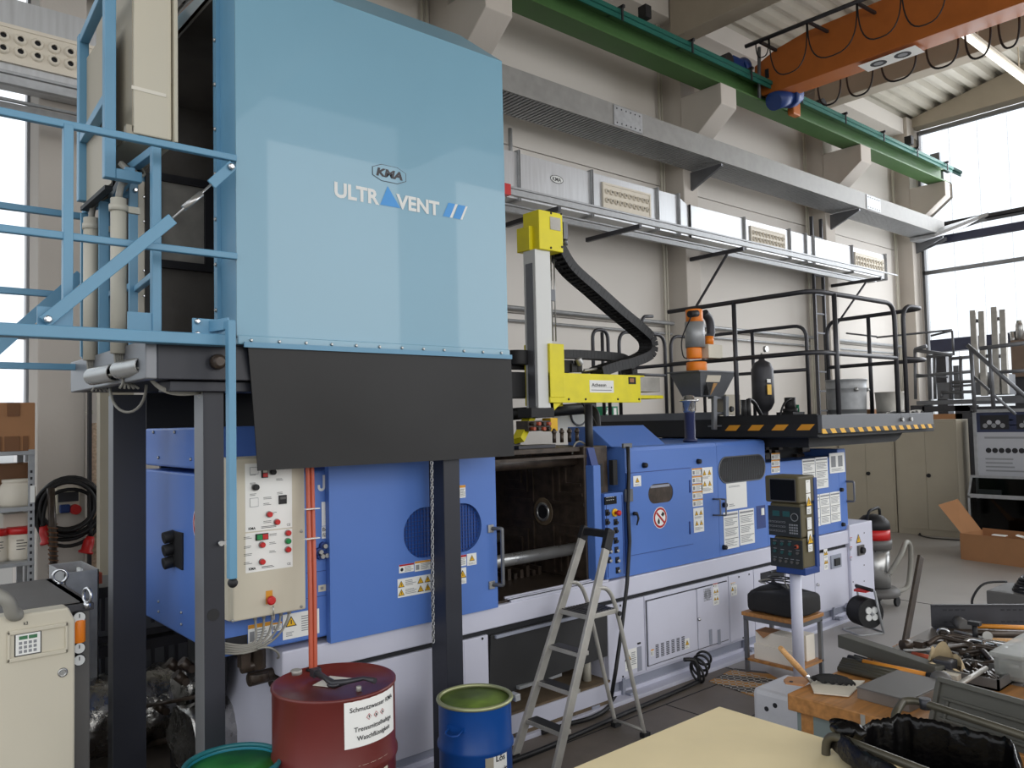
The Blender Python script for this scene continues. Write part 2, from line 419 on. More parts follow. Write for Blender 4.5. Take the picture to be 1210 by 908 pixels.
class Sheet:
    """flat print on a plate: rectangles, triangles, discs and lettering, in millimetre-thin layers"""
    def __init__(s, mb, o, ux, uy):
        s.mb, s.o, s.ux, s.uy = mb, V(o), V(ux).normalized(), V(uy).normalized(); s.n = s.ux.cross(s.uy)
    def pt(s, x, y, l=1): return s.o+s.ux*x+s.uy*y+s.n*(l*.0009)
    def plate(s, x0, y0, x1, y1, m, th=.003):
        s.mb.use(m).prism([s.pt(x0, y0, 0), s.pt(x1, y0, 0), s.pt(x1, y1, 0), s.pt(x0, y1, 0)][::-1], s.n*-th); return s
    def rect(s, x0, y0, x1, y1, m, l=1): s.mb.use(m).add([s.pt(x0, y0, l), s.pt(x1, y0, l), s.pt(x1, y1, l), s.pt(x0, y1, l)], [(0, 1, 2, 3)]); return s
    def poly(s, ps, m, l=1): s.mb.use(m).add([s.pt(x, y, l) for x, y in ps], [tuple(range(len(ps)))]); return s
    def disc(s, x, y, r, m, l=1, n=24, ry=None): return s.poly([(x+r*math.cos(2*PI*i/n), y+(ry or r)*math.sin(2*PI*i/n)) for i in range(n)], m, l)
    def tri(s, x, y, h, l=2):
        s.poly([(x-h*.58, y-h/2), (x+h*.58, y-h/2), (x, y+h/2)], 'ink', l); h2 = h*.8
        s.poly([(x-h2*.56, y-h*.5+h*.09), (x+h2*.56, y-h*.5+h*.09), (x, y-h*.5+h*.09+h2*.95)], 'sign_yellow', l+1)
        s.rect(x-h*.05, y-h*.28, x+h*.05, y+h*.12, 'ink', l+2); return s
    def text(s, t, x, y, h, m='ink', l=2, bold=.0, width=None, align='l', shear=0.):
        vs, fs, x0, x1, y0, y1 = text_geo(t, bold)
        k = h/max(.01, (y1-y0)) if False else h/.7
        kx = k if width is None else width/(x1-x0)
        ofs = 0 if align == 'l' else (-(x1-x0)*kx/2 if align == 'c' else -(x1-x0)*kx)
        s.mb.use(m).add([s.pt(x+ofs+(a-x0)*kx+shear*b*k, y+b*k, l) for a, b, c in vs], fs); return s
    def lines(s, x0, y0, x1, y1, n, m='ink_grey', l=2, fill=.4):
        dy = (y1-y0)/n
        for i in range(n):
            e = x0+(x1-x0)*random.uniform(.6, 1)
            s.rect(x0, y0+dy*i+dy*(1-fill)/2, e, y0+dy*i+dy*(1+fill)/2, m, l)
        return s
def notice(parent, o, ux, uy, w, h, style, name='label_sheet', th=.002):
    """a printed notice: style 'tri' = row of warning triangles, 'head' = coloured header, 'doc' = dense document"""
    mb = MB('paper'); S = Sheet(mb, V(o)+V(ux).cross(V(uy)).normalized()*.002, ux, uy)
    S.plate(0, 0, w, h, 'paper', th)
    if style == 'tri1': S.tri(w/2, h*.62, h*.5).lines(w*.12, h*.06, w*.88, h*.26, 3)
    elif style == 'tri2':
        S.tri(w*.28, h*.8, h*.2).tri(w*.72, h*.8, h*.2).lines(w*.1, h*.56, w*.9, h*.66, 3); S.tri(w*.28, h*.38, h*.2).tri(w*.72, h*.38, h*.2).lines(w*.1, h*.08, w*.9, h*.22, 4)
    elif style == 'trirow':
        S.tri(w*.1, h*.72, h*.36).tri(w*.1, h*.27, h*.36).tri(w*.68, h*.76, h*.36).tri(w*.68, h*.3, h*.36).tri(w*.9, h*.76, h*.36).tri(w*.9, h*.3, h*.36)
        S.lines(w*.22, h*.58, w*.56, h*.9, 4); S.lines(w*.22, h*.12, w*.56, h*.42, 4)
    elif style == 'head': S.rect(0, h*.8, w, h, 'sign_orange', 1); S.rect(w*.06, h*.15, w*.26, h*.65, 'ink_grey', 1); S.lines(w*.32, h*.1, w*.94, h*.75, 5)
    elif style == 'headred': S.rect(0, h*.8, w, h, 'sign_red', 1); S.disc(w*.18, h*.4, w*.1, 'ink', 1); S.lines(w*.36, h*.1, w*.94, h*.75, 5)
    elif style == 'doc':
        S.rect(w*.04, h*.9, w*.96, h*.95, 'ink_grey', 1)
        for k in range(3): S.rect(w*.05, h*(.62-k*.28)+h*.2, w*.95, h*(.62-k*.28)+h*.215, 'ink', 1); S.lines(w*.08, h*(.62-k*.28), w*.9, h*(.62-k*.28)+h*.18, 5)
    elif style == 'diagram': S.rect(w*.1, h*.3, w*.4, h*.85, 'ink_grey', 1); S.rect(w*.55, h*.3, w*.85, h*.85, 'ink_grey', 1); S.lines(w*.1, h*.08, w*.9, h*.24, 3)
    elif style == 'plain': S.lines(w*.1, h*.82, w*.8, h*.9, 2); S.lines(w*.1, h*.1, w*.4, h*.22, 2)
    elif style == 'warntext': S.tri(w*.22, h*.7, h*.42).lines(w*.5, h*.2, w*.92, h*.85, 7); S.lines(w*.08, h*.1, w*.34, h*.3, 3)
    return mb.build(name, parent)
def bolt(mb, c, nrm, r=.008, h=.006):
    c = V(c); mb.lathe(c, [(r, 0), (r, h), (r*.6, h*1.6)], 6, nrm)
# ================================================================== THE HALL
YW = 8.3            # inner face of the long wall
XG = 19.9           # gable
COLX = [1.38, 5.85, 10.56, 15.15, 19.15]     # left edges of the column fronts
def struct(mb, name, parent=None, bev=0., **k): return mb.build(name, parent, bev=bev, kind='structure' if parent is None else None, **k)
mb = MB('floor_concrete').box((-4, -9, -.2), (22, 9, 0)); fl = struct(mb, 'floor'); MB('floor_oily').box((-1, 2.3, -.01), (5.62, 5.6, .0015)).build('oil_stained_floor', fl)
for k, (xa, ya, xb, yb) in enumerate([(9.0, -6, 9.0, 8.2), (5.63, 2.3, 5.63, 3.95), (-1, 3.75, 5.6, 3.75), (4.6, 2.3, 4.6, 3.75), (-1, 2.3, 5.6, 2.3), (-2, 3.2, 19, 3.2)]):
    MB('seam_dark').box((xa-.006, ya-.006, -.01), (xb+.006, yb+.006, .0022)).build('expansion_joint', fl)
# long wall: sandwich panels, with a window left of the first column
w = MB('wall_paint').box((2.05, YW+.06, 0), (XG, YW+.3, 9.0)); wall = struct(w, 'wall_back')
for i, (xa, xb) in enumerate([(1.42, 5.85), (5.85, 10.56), (10.56, 15.15), (15.15, XG)]):
    z = 0.0
    for hh in (1.2, 2.35, 2.35, 2.35, .75):
        MB('wall_paint').box((xa+.004, YW, z+.006), (xb-.004, YW+.07, z+hh-.006)).build('wall_panel', wall, bev=.006); z += hh
MB('grey_steel').box((1.42, YW-.02, 0), (XG, YW, .1)).build('skirting', wall)
w1 = MB('wall_paint').box((-4, YW, 0), (1.42, YW+.25, .55)).box((-4, YW, 8.6), (1.42, YW+.25, 9.0)); w1s = struct(w1, 'trim_1')
win = MB('alu_frame')
for x in (-3.95, 1.36): win.box((x, YW+.02, .55), (x+.07, YW+.12, 8.6))
for z in (.55, 2.9, 5.3, 8.53): win.box((-3.95, YW+.02, z), (1.42, YW+.12, z+.07))
w1o = struct(win, 'window_1', bev=.004)
x = -3.9
while x < 1.3:
    for z0, z1 in ((.62, 2.9), (2.97, 5.3), (5.37, 8.53)):
        MB('window_glass').box((x+.004, YW+.06, z0), (x+.496 if x < .8 else 1.36, YW+.075, z1)).build('window_pane', w1o)
        MB('window_bar').box((x-.005, YW+.055, z0), (x+.005, YW+.08, z1)).build('glazing_bar', w1o)
    x += .52
# columns with crane corbels
for i, x in enumerate(COLX):
    c = MB('concrete').box((x, 7.9, 0), (x+.38, YW, 9.0 if i else 9.0))
    co = struct(c, 'trim_%d' % (i+2), bev=.015)
    if i: 
        k = MB('concrete'); k.prism([(x-.02, 7.9, 6.35), (x-.02, 7.12, 6.95), (x-.02, 7.12, 7.28), (x-.02, 7.9, 7.28)], (.42, 0, 0)); k.build('corbel', co, bev=.012)
    g = MB('conduit')
    for q in (.1, .17): g.cyl((x-.0-q, 8.22, 0.2), (x-q, 8.22, 8.6), .018, 8)
    if i: g.build('conduit', co)
# gable: glazing between posts, low wall, beam above
gw = MB('wall_paint').box((XG, -9, 0), (XG+.3, YW+.3, 1.1)).box((XG, 8.02, 0), (XG+.3, YW+.3, 9.2)); gwo = struct(gw, 'wall_right')
gf = MB('alu_frame')
for z in (1.1, 5.35, 8.75): gf.box((XG+.02, -9, z), (XG+.14, 8.02, z+.08))
for y in (8.0-.04, 3.2, -1.6, -6.4): gf.box((XG+.02, y, 1.1), (XG+.14, y+.06, 8.8))
gfo = struct(gf, 'window_2', bev=.004)
y = 7.92; k = 0
while y > -8.5:
    for z0, z1 in ((1.18, 5.35), (5.43, 8.75)):
        MB('window_glass').box((XG+.07, y-.6, z0), (XG+.085, y-.01, z1)).build('window_pane', gfo)
        MB('window_bar').box((XG+.065, y-.01, z0), (XG+.09, y, z1)).build('glazing_bar', gfo)
    y -= .61
# roof: corrugated deck rising inwards, rafters
def zdeck(y): return 8.95+.2*(YW-y)
dk = MB('roof_deck'); prof = []
y = YW+.2; stp = [(.0, 0), (.12, 0), (.16, .11), (.28, .11), (.32, 0)]
while y > -1:
    for dy, dz in stp[:4] if True else stp: prof.append((y-dy, zdeck(y-dy)+dz))
    y -= .32
zt = zdeck(-1)
vs = []
for yy, zz in prof: vs += [(-4, yy, zz), (XG+.3, yy, zz)]
dk.add(vs, [(2*i, 2*i+1, 2*i+3, 2*i+2) for i in range(len(prof)-1)])
dk.add([(-4, prof[-1][0], prof[-1][1]), (XG+.3, prof[-1][0], prof[-1][1]), (XG+.3, -9, 9.2), (-4, -9, 9.2)], [(0, 1, 2, 3)])
dk.box((-4, -9, 11.4), (XG+.3, YW+.3, 11.5))
cel = struct(dk, 'ceiling')
for i, (x, zb) in enumerate([(1.38, 8.25), (5.85, 8.25), (10.4, 8.25), (15.0, 8.25), (19.45, 8.8)]):
    r = MB('rafter_concrete'); r.prism([(x, 7.95, zb), (x, 7.95, zdeck(7.95)), (x, -1, zdeck(-1)), (x, -9, 9.3), (x, -9, zb)], (.36, 0, 0))
    struct(r, 'trim_%d' % (i+8), bev=.01)
pl = MB('wall_paint').box((1.4, 7.98, 8.62), (XG, YW, 8.98)); struct(pl, 'trim_14', bev=.01)
# strip lights under the deck
for x0 in (14.0,):
    t = thing('strip_light', 'long white strip light below the corrugated roof, right of the crane girder', 'lamp', (x0+1.5, 4.9, 8.1))
    MB('bin_plastic').box((x0-.4, 4.7, 8.17), (x0+3.4, 4.86, 8.23)).box((x0+.5, 4.77, 8.2), (x0+.52, 4.79, 9.6)).box((x0+2.5, 4.77, 8.2), (x0+2.52, 4.79, 9.6)).build('housing', t)
    MB('lamp_light').box((x0-.37, 4.73, 8.14), (x0+3.37, 4.83, 8.17)).build('lamp_tube', t)
# ---- crane runway
t = thing('crane_runway', 'long green steel crane rail beam on concrete corbels along the wall', 'beam', (12, 7.3, 7.28))
b = MB('crane_green')
b.box((-3, 7.14, 7.28), (19.55, 7.5, 7.31)); b.box((-3, 7.3, 7.31), (19.55, 7.34, 7.62)); b.box((-3, 7.14, 7.62), (19.55, 7.5, 7.65)); b.build('beam', t)
MB('rail_teal').box((-3, 7.29, 7.65), (19.9, 7.35, 7.71)).box((-3, 7.02, 7.56), (19.9, 7.08, 7.62)).box((-3, 7.05, 7.5), (19.9, 7.07, 7.56)).build('rail', t)
x = 5.0
while x < 19.6:
    MB('dark_steel').box((x, 6.96, 7.62), (x+.04, 7.3, 7.66)).box((x, 6.98, 7.45), (x+.03, 7.0, 7.66)).build('rail_bracket', t); x += 1.55
for x in (8.6, 17.1): MB('matte_black').box((x, 6.98, 7.66), (x+.12, 7.12, 7.84)).build('end_stop', t)
MB('grey_steel').box((19.1, 7.2, 7.71), (19.2, 7.4, 7.95)).build('buffer', t)
# ---- overhead crane
t = thing('overhead_crane', 'orange overhead travelling crane girder spanning the hall under the roof', 'crane', (12.05, 7.1, 7.38))
g = MB('orange_paint')
g.prism([(11.88, 7.35, 7.6), (11.88, 7.35, 7.98), (11.88, 6.95, 8.13), (11.88, 6.4, 8.22), (11.88, -6.8, 8.26), (11.88, -6.8, 7.38), (11.88, 7.22, 7.43)], (.42, 0, 0)); g.build('girder', t, bev=.01)
MB('seam_dark').box((11.86, 7.08, 7.7), (11.885, 7.14, 7.85)).build('hatch', t)
CY = 7.45
def cbx(u0, v0, u1, v1, m_, nm, yy=CY, d_=.18, bev=.01): a, b = P(u0, v1, y=yy), P(u1, v0, y=yy); return MB(m_).box((a.x, yy, a.z), (b.x, yy+d_, b.z)).build(nm, t, bev=bev)
MB('orange_paint').box((11.2, 7.4, 7.66), (14.3, 7.62, 7.93)).build('end_carriage', t, bev=.01)
cbx(858, 92, 872, 108, 'orange_paint', 'bogie', d_=.22); cbx(848, 76, 857, 92, 'orange_paint', 'gearbox')
for xx in (11.0, 14.0): MB('dark_steel').cyl((xx, 7.24, 7.82), (xx, 7.44, 7.82), .11, 20).build('wheel', t)
a, b = P(851, 91, y=CY), P(877, 80, y=CY); MB('motor_blue').cyl(a, b, .13, 18).cyl(b-(b-a)*.18, b+(b-a)*.06, .16, 18).build('travel_motor', t)
a = P(863, 80, y=CY); MB('motor_blue').box(a+V((-.14, -.16, -.02)), a+V((.16, .0, .12))).build('terminal_box', t, bev=.01)
MB('matte_black').cyl(P(834, 83, y=CY), P(843, 84, y=CY), .12, 16).build('brake', t); MB('matte_black').cyl(P(845.5, 76, y=CY), P(845.5, 70, y=CY), .06, 12).build('limit_switch', t)
cbx(873, 90, 885, 100, 'dark_steel', 'buffer_plate', yy=7.6); cbx(878, 75, 885, 90, 'beige_cabinet', 'electric_box', yy=7.7)
for v in (90, 95): MB('grey_steel').cyl(P(884, v, y=7.45), P(905, v-8, y=7.3), .03, 8).build('linkage', t)
a, b = P(914, 120, y=7.0), P(936, 112, y=6.95); MB('motor_blue').cyl(a, b, .15, 18).cyl(b-(b-a)*.3, b+(b-a)*.1, .2, 8).build('travel_motor', t)
a, b = P(938, 134, y=7.0), P(946, 122, y=7.0); MB('orange_paint').box((a.x, 7.0, a.z), (b.x, 7.12, b.z)).build('gearbox', t, bev=.02)
for k_ in range(3): MB('cable_black').tube(bez(P(938, 112+3*k_, y=6.95), P(944, 109+3*k_, y=6.95), P(946, 113+3*k_, y=6.95), P(950, 108+3*k_, y=6.95), 8), .012, 6).build('motor_cable', t)
TX = 11.4
c = MB('dark_steel'); c.tube([P(881, 55, x=TX), P(1060, -17, x=TX)], .035, 8); c.build('cable_track', t)
for u, v, u2, v2 in ((897, 49, 918, 60), (955, 26, 979, 38), (1012, 3, 1035, 16)): MB('dark_steel').beam(P(u, v, x=TX), P(u2, v2, x=11.9), .04, .04).build('track_bracket', t)
MB('grey_steel').cyl(P(897, 120, x=11.75), P(897, 56, x=11.75), .03).build('stay', t)
def festoon(u0, v0, u1, v1, vb, x, r_=.011):
    a, b = P(u0, v0, x=x), P(u1, v1, x=x); zb_ = P((u0+u1)/2, vb, x=x).z; zm_ = (a.z+b.z)/2
    MB('cable_black').tube([V((x, a.y+(b.y-a.y)*(.5-.5*math.copysign(abs(math.cos(PI*q/16))**.75, math.cos(PI*q/16))), (a.z+(b.z-a.z)*q/16)-(zm_-zb_)*math.sin(PI*q/16)**.7)) for q in range(17)], r_, 6).build('festoon_loop', t)
for f_ in ((893, 50, 908, 45, 68), (909, 45, 953, 28, 87), (954, 28, 1012, 4, 66), (1013, 3, 1064, -18, 45), (1065, -18, 1118, -40, 30)): festoon(*f_, TX)
for f_ in ((966, 97, 993, 88, 124), (1000, 85, 1031, 74, 113), (1041, 70, 1082, 57, 95), (1094, 52, 1132, 40, 80), (1140, 37, 1170, 24, 69), (1179, 20, 1204, 12, 57)): festoon(*f_, 12.45, .016)
s = MB('paper'); S = Sheet(s, (11.9, 5.2, 7.377), (0, -1, 0), (1, 0, 0))
S2 = Sheet(s, V((12.28, 5.6, 7.376)), (0, -1, 0), (-1, 0, 0))
S2.plate(0, .02, .85, .36, 'paper', .002); S2.disc(.24, .19, .12, 'ink', ry=.11).disc(.6, .19, .12, 'ink', ry=.11); S2.disc(.24, .19, .07, 'ink_grey', 2, ry=.06).disc(.6, .19, .07, 'ink_grey', 2, ry=.06)
s.build('sign', t)
# ---- perforated cable tray, high on the wall
t = thing('cable_tray', 'wide perforated galvanised cable tray on brackets, right below the crane rail', 'cable tray', (12, 7.5, 6.0))
b = MB('tray_side').box((-3, 7.28, 6.1), (19.4, 7.3, 6.42)).box((-3, 7.86, 6.1), (19.4, 7.88, 6.42)); b.build('side_rail', t)
b = MB('galvanised')
x = 2.0
while x < 19.4: b.box((x, 7.3, 6.1), (x+.04, 7.86, 6.12)); x += .068 if x < 13 else .08
for yy in (7.3, 7.57, 7.84): b.box((-3, yy, 6.115), (19.4, yy+.02, 6.13))
b.build('perforated_base', t, kind='stuff')
MB('cable_black').box((-3, 7.4, 6.16), (19, 7.75, 6.2)).build('cable_layer', t)
for x in (8.2, 15.6): 
    q = MB('galvanised').box((x, 7.268, 6.12), (x+.6, 7.28, 6.4)); 
    for a in range(6):
        for bb in (6.16, 6.36): q.use('ink').lathe((x+.06+.096*a, 7.268, bb), [(.012, 0), (.012, .004)], 6, (0, -1, 0))
    q.build('joint_plate', t)
for x in COLX[1:]:
    MB('grey_steel').prism([(x+.18, 7.9, 6.08), (x+.18, 7.3, 6.08), (x+.18, 7.3, 6.04), (x+.18, 7.9, 5.78)], (.05, 0, 0)).build('bracket', t)
MB('grey_steel').prism([(19.4, 7.9, 6.05), (19.4, 7.25, 6.05), (19.4, 7.25, 5.98), (19.4, 7.9, 5.8)], (.05, 0, 0)).build('bracket', t)
# tray continuing along the gable
t = thing('gable_cable_tray', 'dark cable tray running along the glazed gable at the corner', 'cable tray', (19.5, 4, 5.7))
zq_ = P(1160, 259, x=19.55).z; MB('dark_steel').box((19.55, -8, zq_), (19.57, 7.6, zq_+.1)).box((19.85, -8, zq_), (19.87, 7.6, zq_+.1)).box((19.55, -8, zq_), (19.87, 7.6, zq_+.02)).build('tray', t)
MB('dull_blue_beam').box((19.6, -8, P(1160, 279, x=19.6).z), (19.75, 7.9, P(1160, 270, x=19.6).z)).build('beam', t)
MB('galvanised').prism([(18.9, 7.3, 6.0), (18.9, 7.85, 6.0), (19.3, 7.8, 6.0), (19.85, 7.2, zq_+.04), (19.85, 6.4, zq_+.04), (19.5, 6.4, zq_+.04)], (0, 0, .07)).build('bend', t)
# ---- air duct with nozzle grilles
t = thing('air_duct', 'long silver rectangular air duct with white nozzle grilles on the wall', 'air duct', (9, 7.6, 4.9))
def section(xa, xb, z0, z1, y0=7.5):
    MB('duct_metal').box((xa+.008, y0, z0), (xb-.008, 7.88, z1)).build('duct_section', t)
    MB('galvanised').box((xb-.016, y0-.035, z0-.03), (xb+.016, 7.89, z1+.03)).build('flange', t)
    MB('matte_black').box((xb-.004, y0-.04, z0-.03), (xb+.004, y0-.034, z1+.03)).build('gasket', t)
def grille(x0, x1, z0, z1, n, y0=7.5):
    g = MB('bin_plastic').box((x0, y0-.02, z0), (x1, y0, z1)); dz = (z1-z0)
    for i in range(n):
        for r_ in (.3, .7):
            cx = x0+(x1-x0)*(i+.5)/n; cz = z0+dz*r_; R_ = min((x1-x0)/n*.42, dz*.2)
            g.use('bin_plastic').lathe((cx, y0-.02, cz), [(R_, 0), (R_*.85, .018), (R_*.5, .03), (R_*.45, .02)], 12, (0, -1, 0), caps=False)
            g.use('seam_dark').lathe((cx, y0-.021, cz), [(R_*.5, 0), (.0, .004)], 10, (0, -1, 0), caps=False)
    g.build('nozzle_grille', t, bev=0)
    f = MB('bin_plastic')
    f.box((x0-.03, y0-.028, z0-.03), (x1+.03, y0, z0)).box((x0-.03, y0-.028, z1), (x1+.03, y0, z1+.03)).box((x0-.03, y0-.028, z0), (x0, y0, z1)).box((x1, y0-.028, z0), (x1+.03, y0, z1)); f.build('grille_frame', t)
Zb, Zt = 4.86, 5.46
xs = [P(u, 240, y=7.5).x for u in (613, 699, 776, 801)]
section(2.2, 4.2, Zb, Zt); section(4.2, xs[0], Zb, Zt); section(xs[0], xs[1], Zb, Zt); section(xs[1], xs[2], Zb, Zt); section(xs[2], xs[3], Zb, Zt)
xs2 = [P(u, 275, y=7.5).x for u in (801, 815, 879, 932, 951, 960, 1005, 1044)]
MB('duct_metal').prism([(xs2[0]+.01, 7.5, Zb), (xs2[0]+.01, 7.5, Zt), (xs2[1], 7.5, Zt-.13), (xs2[1], 7.5, Zb)], (0, .38, 0)).build('duct_reducer', t)
z2 = Zt-.1
MB('matte_black').box((xs2[1]-.01, 7.47, Zb-.02), (xs2[1]+.01, 7.5, z2)).build('gasket', t)
for a, b_ in zip(xs2[1:], xs2[2:]): section(a, b_, Zb, z2)
q = [P(u, 240, y=7.5).x for u in (713, 766)]; grille(q[0], q[1], Zb+.16, Zt-.13, 10)
q = [P(u, 275, y=7.5).x for u in (887, 925)]; grille(q[0], q[1], Zb+.12, z2-.12, 10)
q = [P(u, 303, y=7.5).x for u in (1010, 1042)]; grille(q[0], q[1], Zb+.12, z2-.12, 10)
s = MB('letter_white'); S = Sheet(s, (P(650, 210, y=7.5).x, 7.498, 5.2), X1, Z1); S.disc(.12, .04, .12, 'ink', 1, ry=.055).disc(.12, .04, .11, 'letter_white', 2, ry=.047).text('KMA', .04, .015, .05, 'ink', 3, .02, width=.16); s.build('logo_sticker', t)
# the duct's near end with its big grille, left of the hood
section(-3, .75, 4.98, 5.62); section(.75, 2.2, 4.98, 5.62)
grille(.5, 1.72, 5.1, 5.36, 10)
# ---- double aluminium pipe rails under the duct
t = thing('busbar_trunking', 'aluminium conductor rails on brackets hanging below the silver duct', 'rail', (9, 7.1, 4.6))
for yy, zz in ((7.02, 4.72), (7.45, 4.66)):
    r = MB('galvanised').box((-3, yy, zz), (P(1044, 322, y=7.02).x, yy+.05, zz+.07)).box((-3, yy+.012, zz+.085), (16.3, yy+.04, zz+.11)); r.build('rail', t, bev=.004)
for x in (3.4, P(640, 262, y=7.2).x, P(735, 255, y=7.2).x, 10.65, 15.25):
    MB('dark_steel').box((x, 6.9, 4.6), (x+.05, 7.9, 4.66)).build('arm', t)
    if x > 10: MB('dark_steel').beam((x+.02, 7.2, 4.6), (x+.02, 7.9, 3.75), .03, .03).build('brace', t)
MB('red_plastic').box((P(602, 232, y=7.02).x-.1, 6.99, 4.7), (P(602, 232, y=7.02).x, 7.08, 4.83)).build('end_cap', t)
# pipes along the wall behind the machine
for k, (z, r, y_) in enumerate([(P(850, 388, y=8.2).z, .03, 8.2), (P(850, 388, y=8.2).z-.17, .02, 8.24), (P(1040, 380, y=8.2).z-.5, .016, 8.25)]):
    o = MB('galvanised').cyl((5.9, y_, z), (19.2, y_, z), r, 8).build('wall_pipe', None, ['thicker upper pipe running along the wall behind the machine', 'thinner pipe just below the thick one along the wall', 'lowest thin pipe on the wall behind the platform'][k], cat='pipe')
# vertical cable ladder at the fourth column
t = thing('cable_ladder', 'dark vertical cable ladder fixed to the wall column right of centre', 'cable ladder', (14.85, 7.95, 0.3))
MB('dark_steel').box((14.62, 7.9, .3), (14.66, 7.96, 5.95)).build('side_rail', t); MB('dark_steel').box((14.98, 7.9, .3), (15.02, 7.96, 5.95)).build('side_rail', t)
z = .6
while z < 5.8: MB('dark_steel').box((14.66, 7.91, z), (14.98, 7.94, z+.03)).build('rung', t); z += .38
o = MB('galvanised').cyl((7.12, 8.22, 5.4), (7.12, 8.22, 6.1), .03, 8).build('riser_pipe', None, 'short vertical pipe between the silver duct and the cable tray', cat='pipe')
# light switch and emergency exit sign on the wall
# ================================================================== EXTRACTION HOOD
HX0, HX1, HY, HZ0, HZ1 = 1.43, 3.065, 3.6, 2.465, 4.225
t = thing('extraction_hood', 'big light blue sheet-metal extraction hood with white lettering, above the machine', 'extraction hood', (2.25, 3.6, 2.465))
MB('hood_blue').box((HX0, HY, HZ0), (HX1, HY+.012, HZ1)).build('front_panel', t)
MB('hood_blue').box((HX0, HY-.014, HZ0-.03), (HX1, HY+.02, HZ0+.012)).build('lower_edge', t, bev=.003)
b = MB('steel')
for i in range(12): bolt(b, (HX0+.06+i*.137, HY-.014, HZ0-.01), (0, -1, 0), .008)
b.build('screw_row', t, kind='stuff')
# side wall left of the front: flange strip, bolts
MB('rail_blue').box((HX0, HY+.012, HZ0), (HX0+.012, HY+.2, HZ1)).build('side_flange', t)
MB('rail_blue').box((HX0-.02, HY+.19, HZ0), (HX0+.03, HY+.23, HZ1)).build('side_frame', t)
b = MB('steel')
for i in range(8): bolt(b, (HX0-.02, HY+.2, HZ0+.15+i*.22), (-1, 0, 0), .01)
b.build('screw_row', t, kind='stuff')
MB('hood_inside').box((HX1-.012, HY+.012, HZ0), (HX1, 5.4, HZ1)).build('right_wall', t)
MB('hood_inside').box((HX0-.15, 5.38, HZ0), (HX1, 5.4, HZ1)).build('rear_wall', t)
MB('oily_steel').box((HX0, HY+.03, HZ0-.0), (HX1-.02, 5.38, HZ0+.05)).build('grease_tray', t)
r = MB('hood_blue')
r.add([(HX0, HY, HZ1), (HX1, HY, HZ1), (HX1, 5.4, HZ1), (HX0, 5.4, HZ1), (HX0+.1, HY+.28, HZ1+.24), (HX1-.1, HY+.28, HZ1+.24), (HX1-.1, 5.3, HZ1+.24), (HX0+.1, 5.3, HZ1+.24)], [(0, 1, 5, 4), (1, 2, 6, 5), (2, 3, 7, 6), (3, 0, 4, 7), (4, 5, 6, 7)]); r.build('roof_cap', t)
MB('hood_inside').box((HX0+.01, HY+.02, HZ1-.03), (HX1-.02, 5.39, HZ1-.01)).build('darkening_sheet', t)  # dark sheet added below the blue cap to keep the hood interior dark
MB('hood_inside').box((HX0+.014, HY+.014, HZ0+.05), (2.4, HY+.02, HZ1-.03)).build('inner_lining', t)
MB('cardboard_tape').beam(P(206, 36, y=4.9), P(246, -8, y=4.2), .05, .06).build('brown_strut', t)
f = MB('hood_inside')
a_, b_ = P(188, 214, y=5.37), P(241, 313, y=5.37)
MB('aluminium').box((a_.x, 5.36, b_.z), (b_.x, 5.38, a_.z)).build('inspection_plate', t, bev=.004)
fr = MB('dark_steel'); y0, y1 = a_.x, b_.x
for (ya, yb, za, zb) in ((y0-.06, y1+.06, a_.z, a_.z+.05), (y0-.06, y1+.06, b_.z-.05, b_.z), (y0-.06, y0, b_.z, a_.z), (y1, y1+.06, b_.z, a_.z)): fr.box((ya, 5.345, za), (yb, 5.38, zb))
fr.build('plate_frame', t)
MB('dark_steel').box((1.9, 3.9, HZ0+.05), (2.3, 4.5, HZ0+.2)).build('motor_housing', t, bev=.01)
s = MB('matte_black')
for i in range(5): s.box((1.88, 3.95, HZ0+.07+i*.025), (1.9, 4.4, HZ0+.08+i*.025))
s.build('louvre', t)
# lettering ULTRA VENT II: printed marks on the front
def HP(u, v): p = P(u, v, y=HY); return (p.x-HX0, p.z-HZ0)
lt = MB('letter_white'); S = Sheet(lt, (HX0, HY-.001, HZ0), X1, Z1)
lw = lambda a: HP(*a)
z0 = HP(395, 232)[1]; hh = HP(395, 215)[1]-z0
S.text('ULTR', HP(395, 230)[0], z0, hh, 'letter_white', 1, .035, width=HP(448, 240)[0]-HP(395, 230)[0])
S.text('VENT', HP(468, 240)[0], z0, hh, 'letter_white', 2, .035, width=HP(519, 250)[0]-HP(468, 240)[0])
xa, xb = HP(449, 240)[0], HP(473, 245)[0]
S.poly([(xa, z0), (xb, z0), ((xa+xb)/2-.015, z0+hh*1.45)], 'logo_blue', 1)
xa = HP(523, 250)[0]; w_ = HP(547, 256)[0]-xa
for k, (m_, a, b) in enumerate([('logo_blue', 0, .34), ('letter_white', .34, .46), ('logo_blue', .5, .86), ('letter_white', .86, .96)]):
    S.poly([(xa+w_*a, z0), (xa+w_*b, z0), (xa+w_*b+.04, z0+hh*1.12), (xa+w_*a+.04, z0+hh*1.12)], m_, 1)
cx, cz = HP(460, 206)
o_ = [(cx-.105, cz+.022), (cx-.05, cz+.045), (cx+.05, cz+.045), (cx+.105, cz+.022), (cx+.105, cz-.022), (cx+.05, cz-.045), (cx-.05, cz-.045), (cx-.105, cz-.022)]
S.poly(o_[::-1], 'logo_grey', 1); S.poly([(cx+(a-cx)*.965, cz+(b-cz)*.94) for a, b in o_][::-1], 'hood_blue', 2)
S.text('KMA', cx, cz-.019, .04, 'logo_grey', 3, .05, width=.165, align='c', shear=.25)
lt.build('lettering', t)
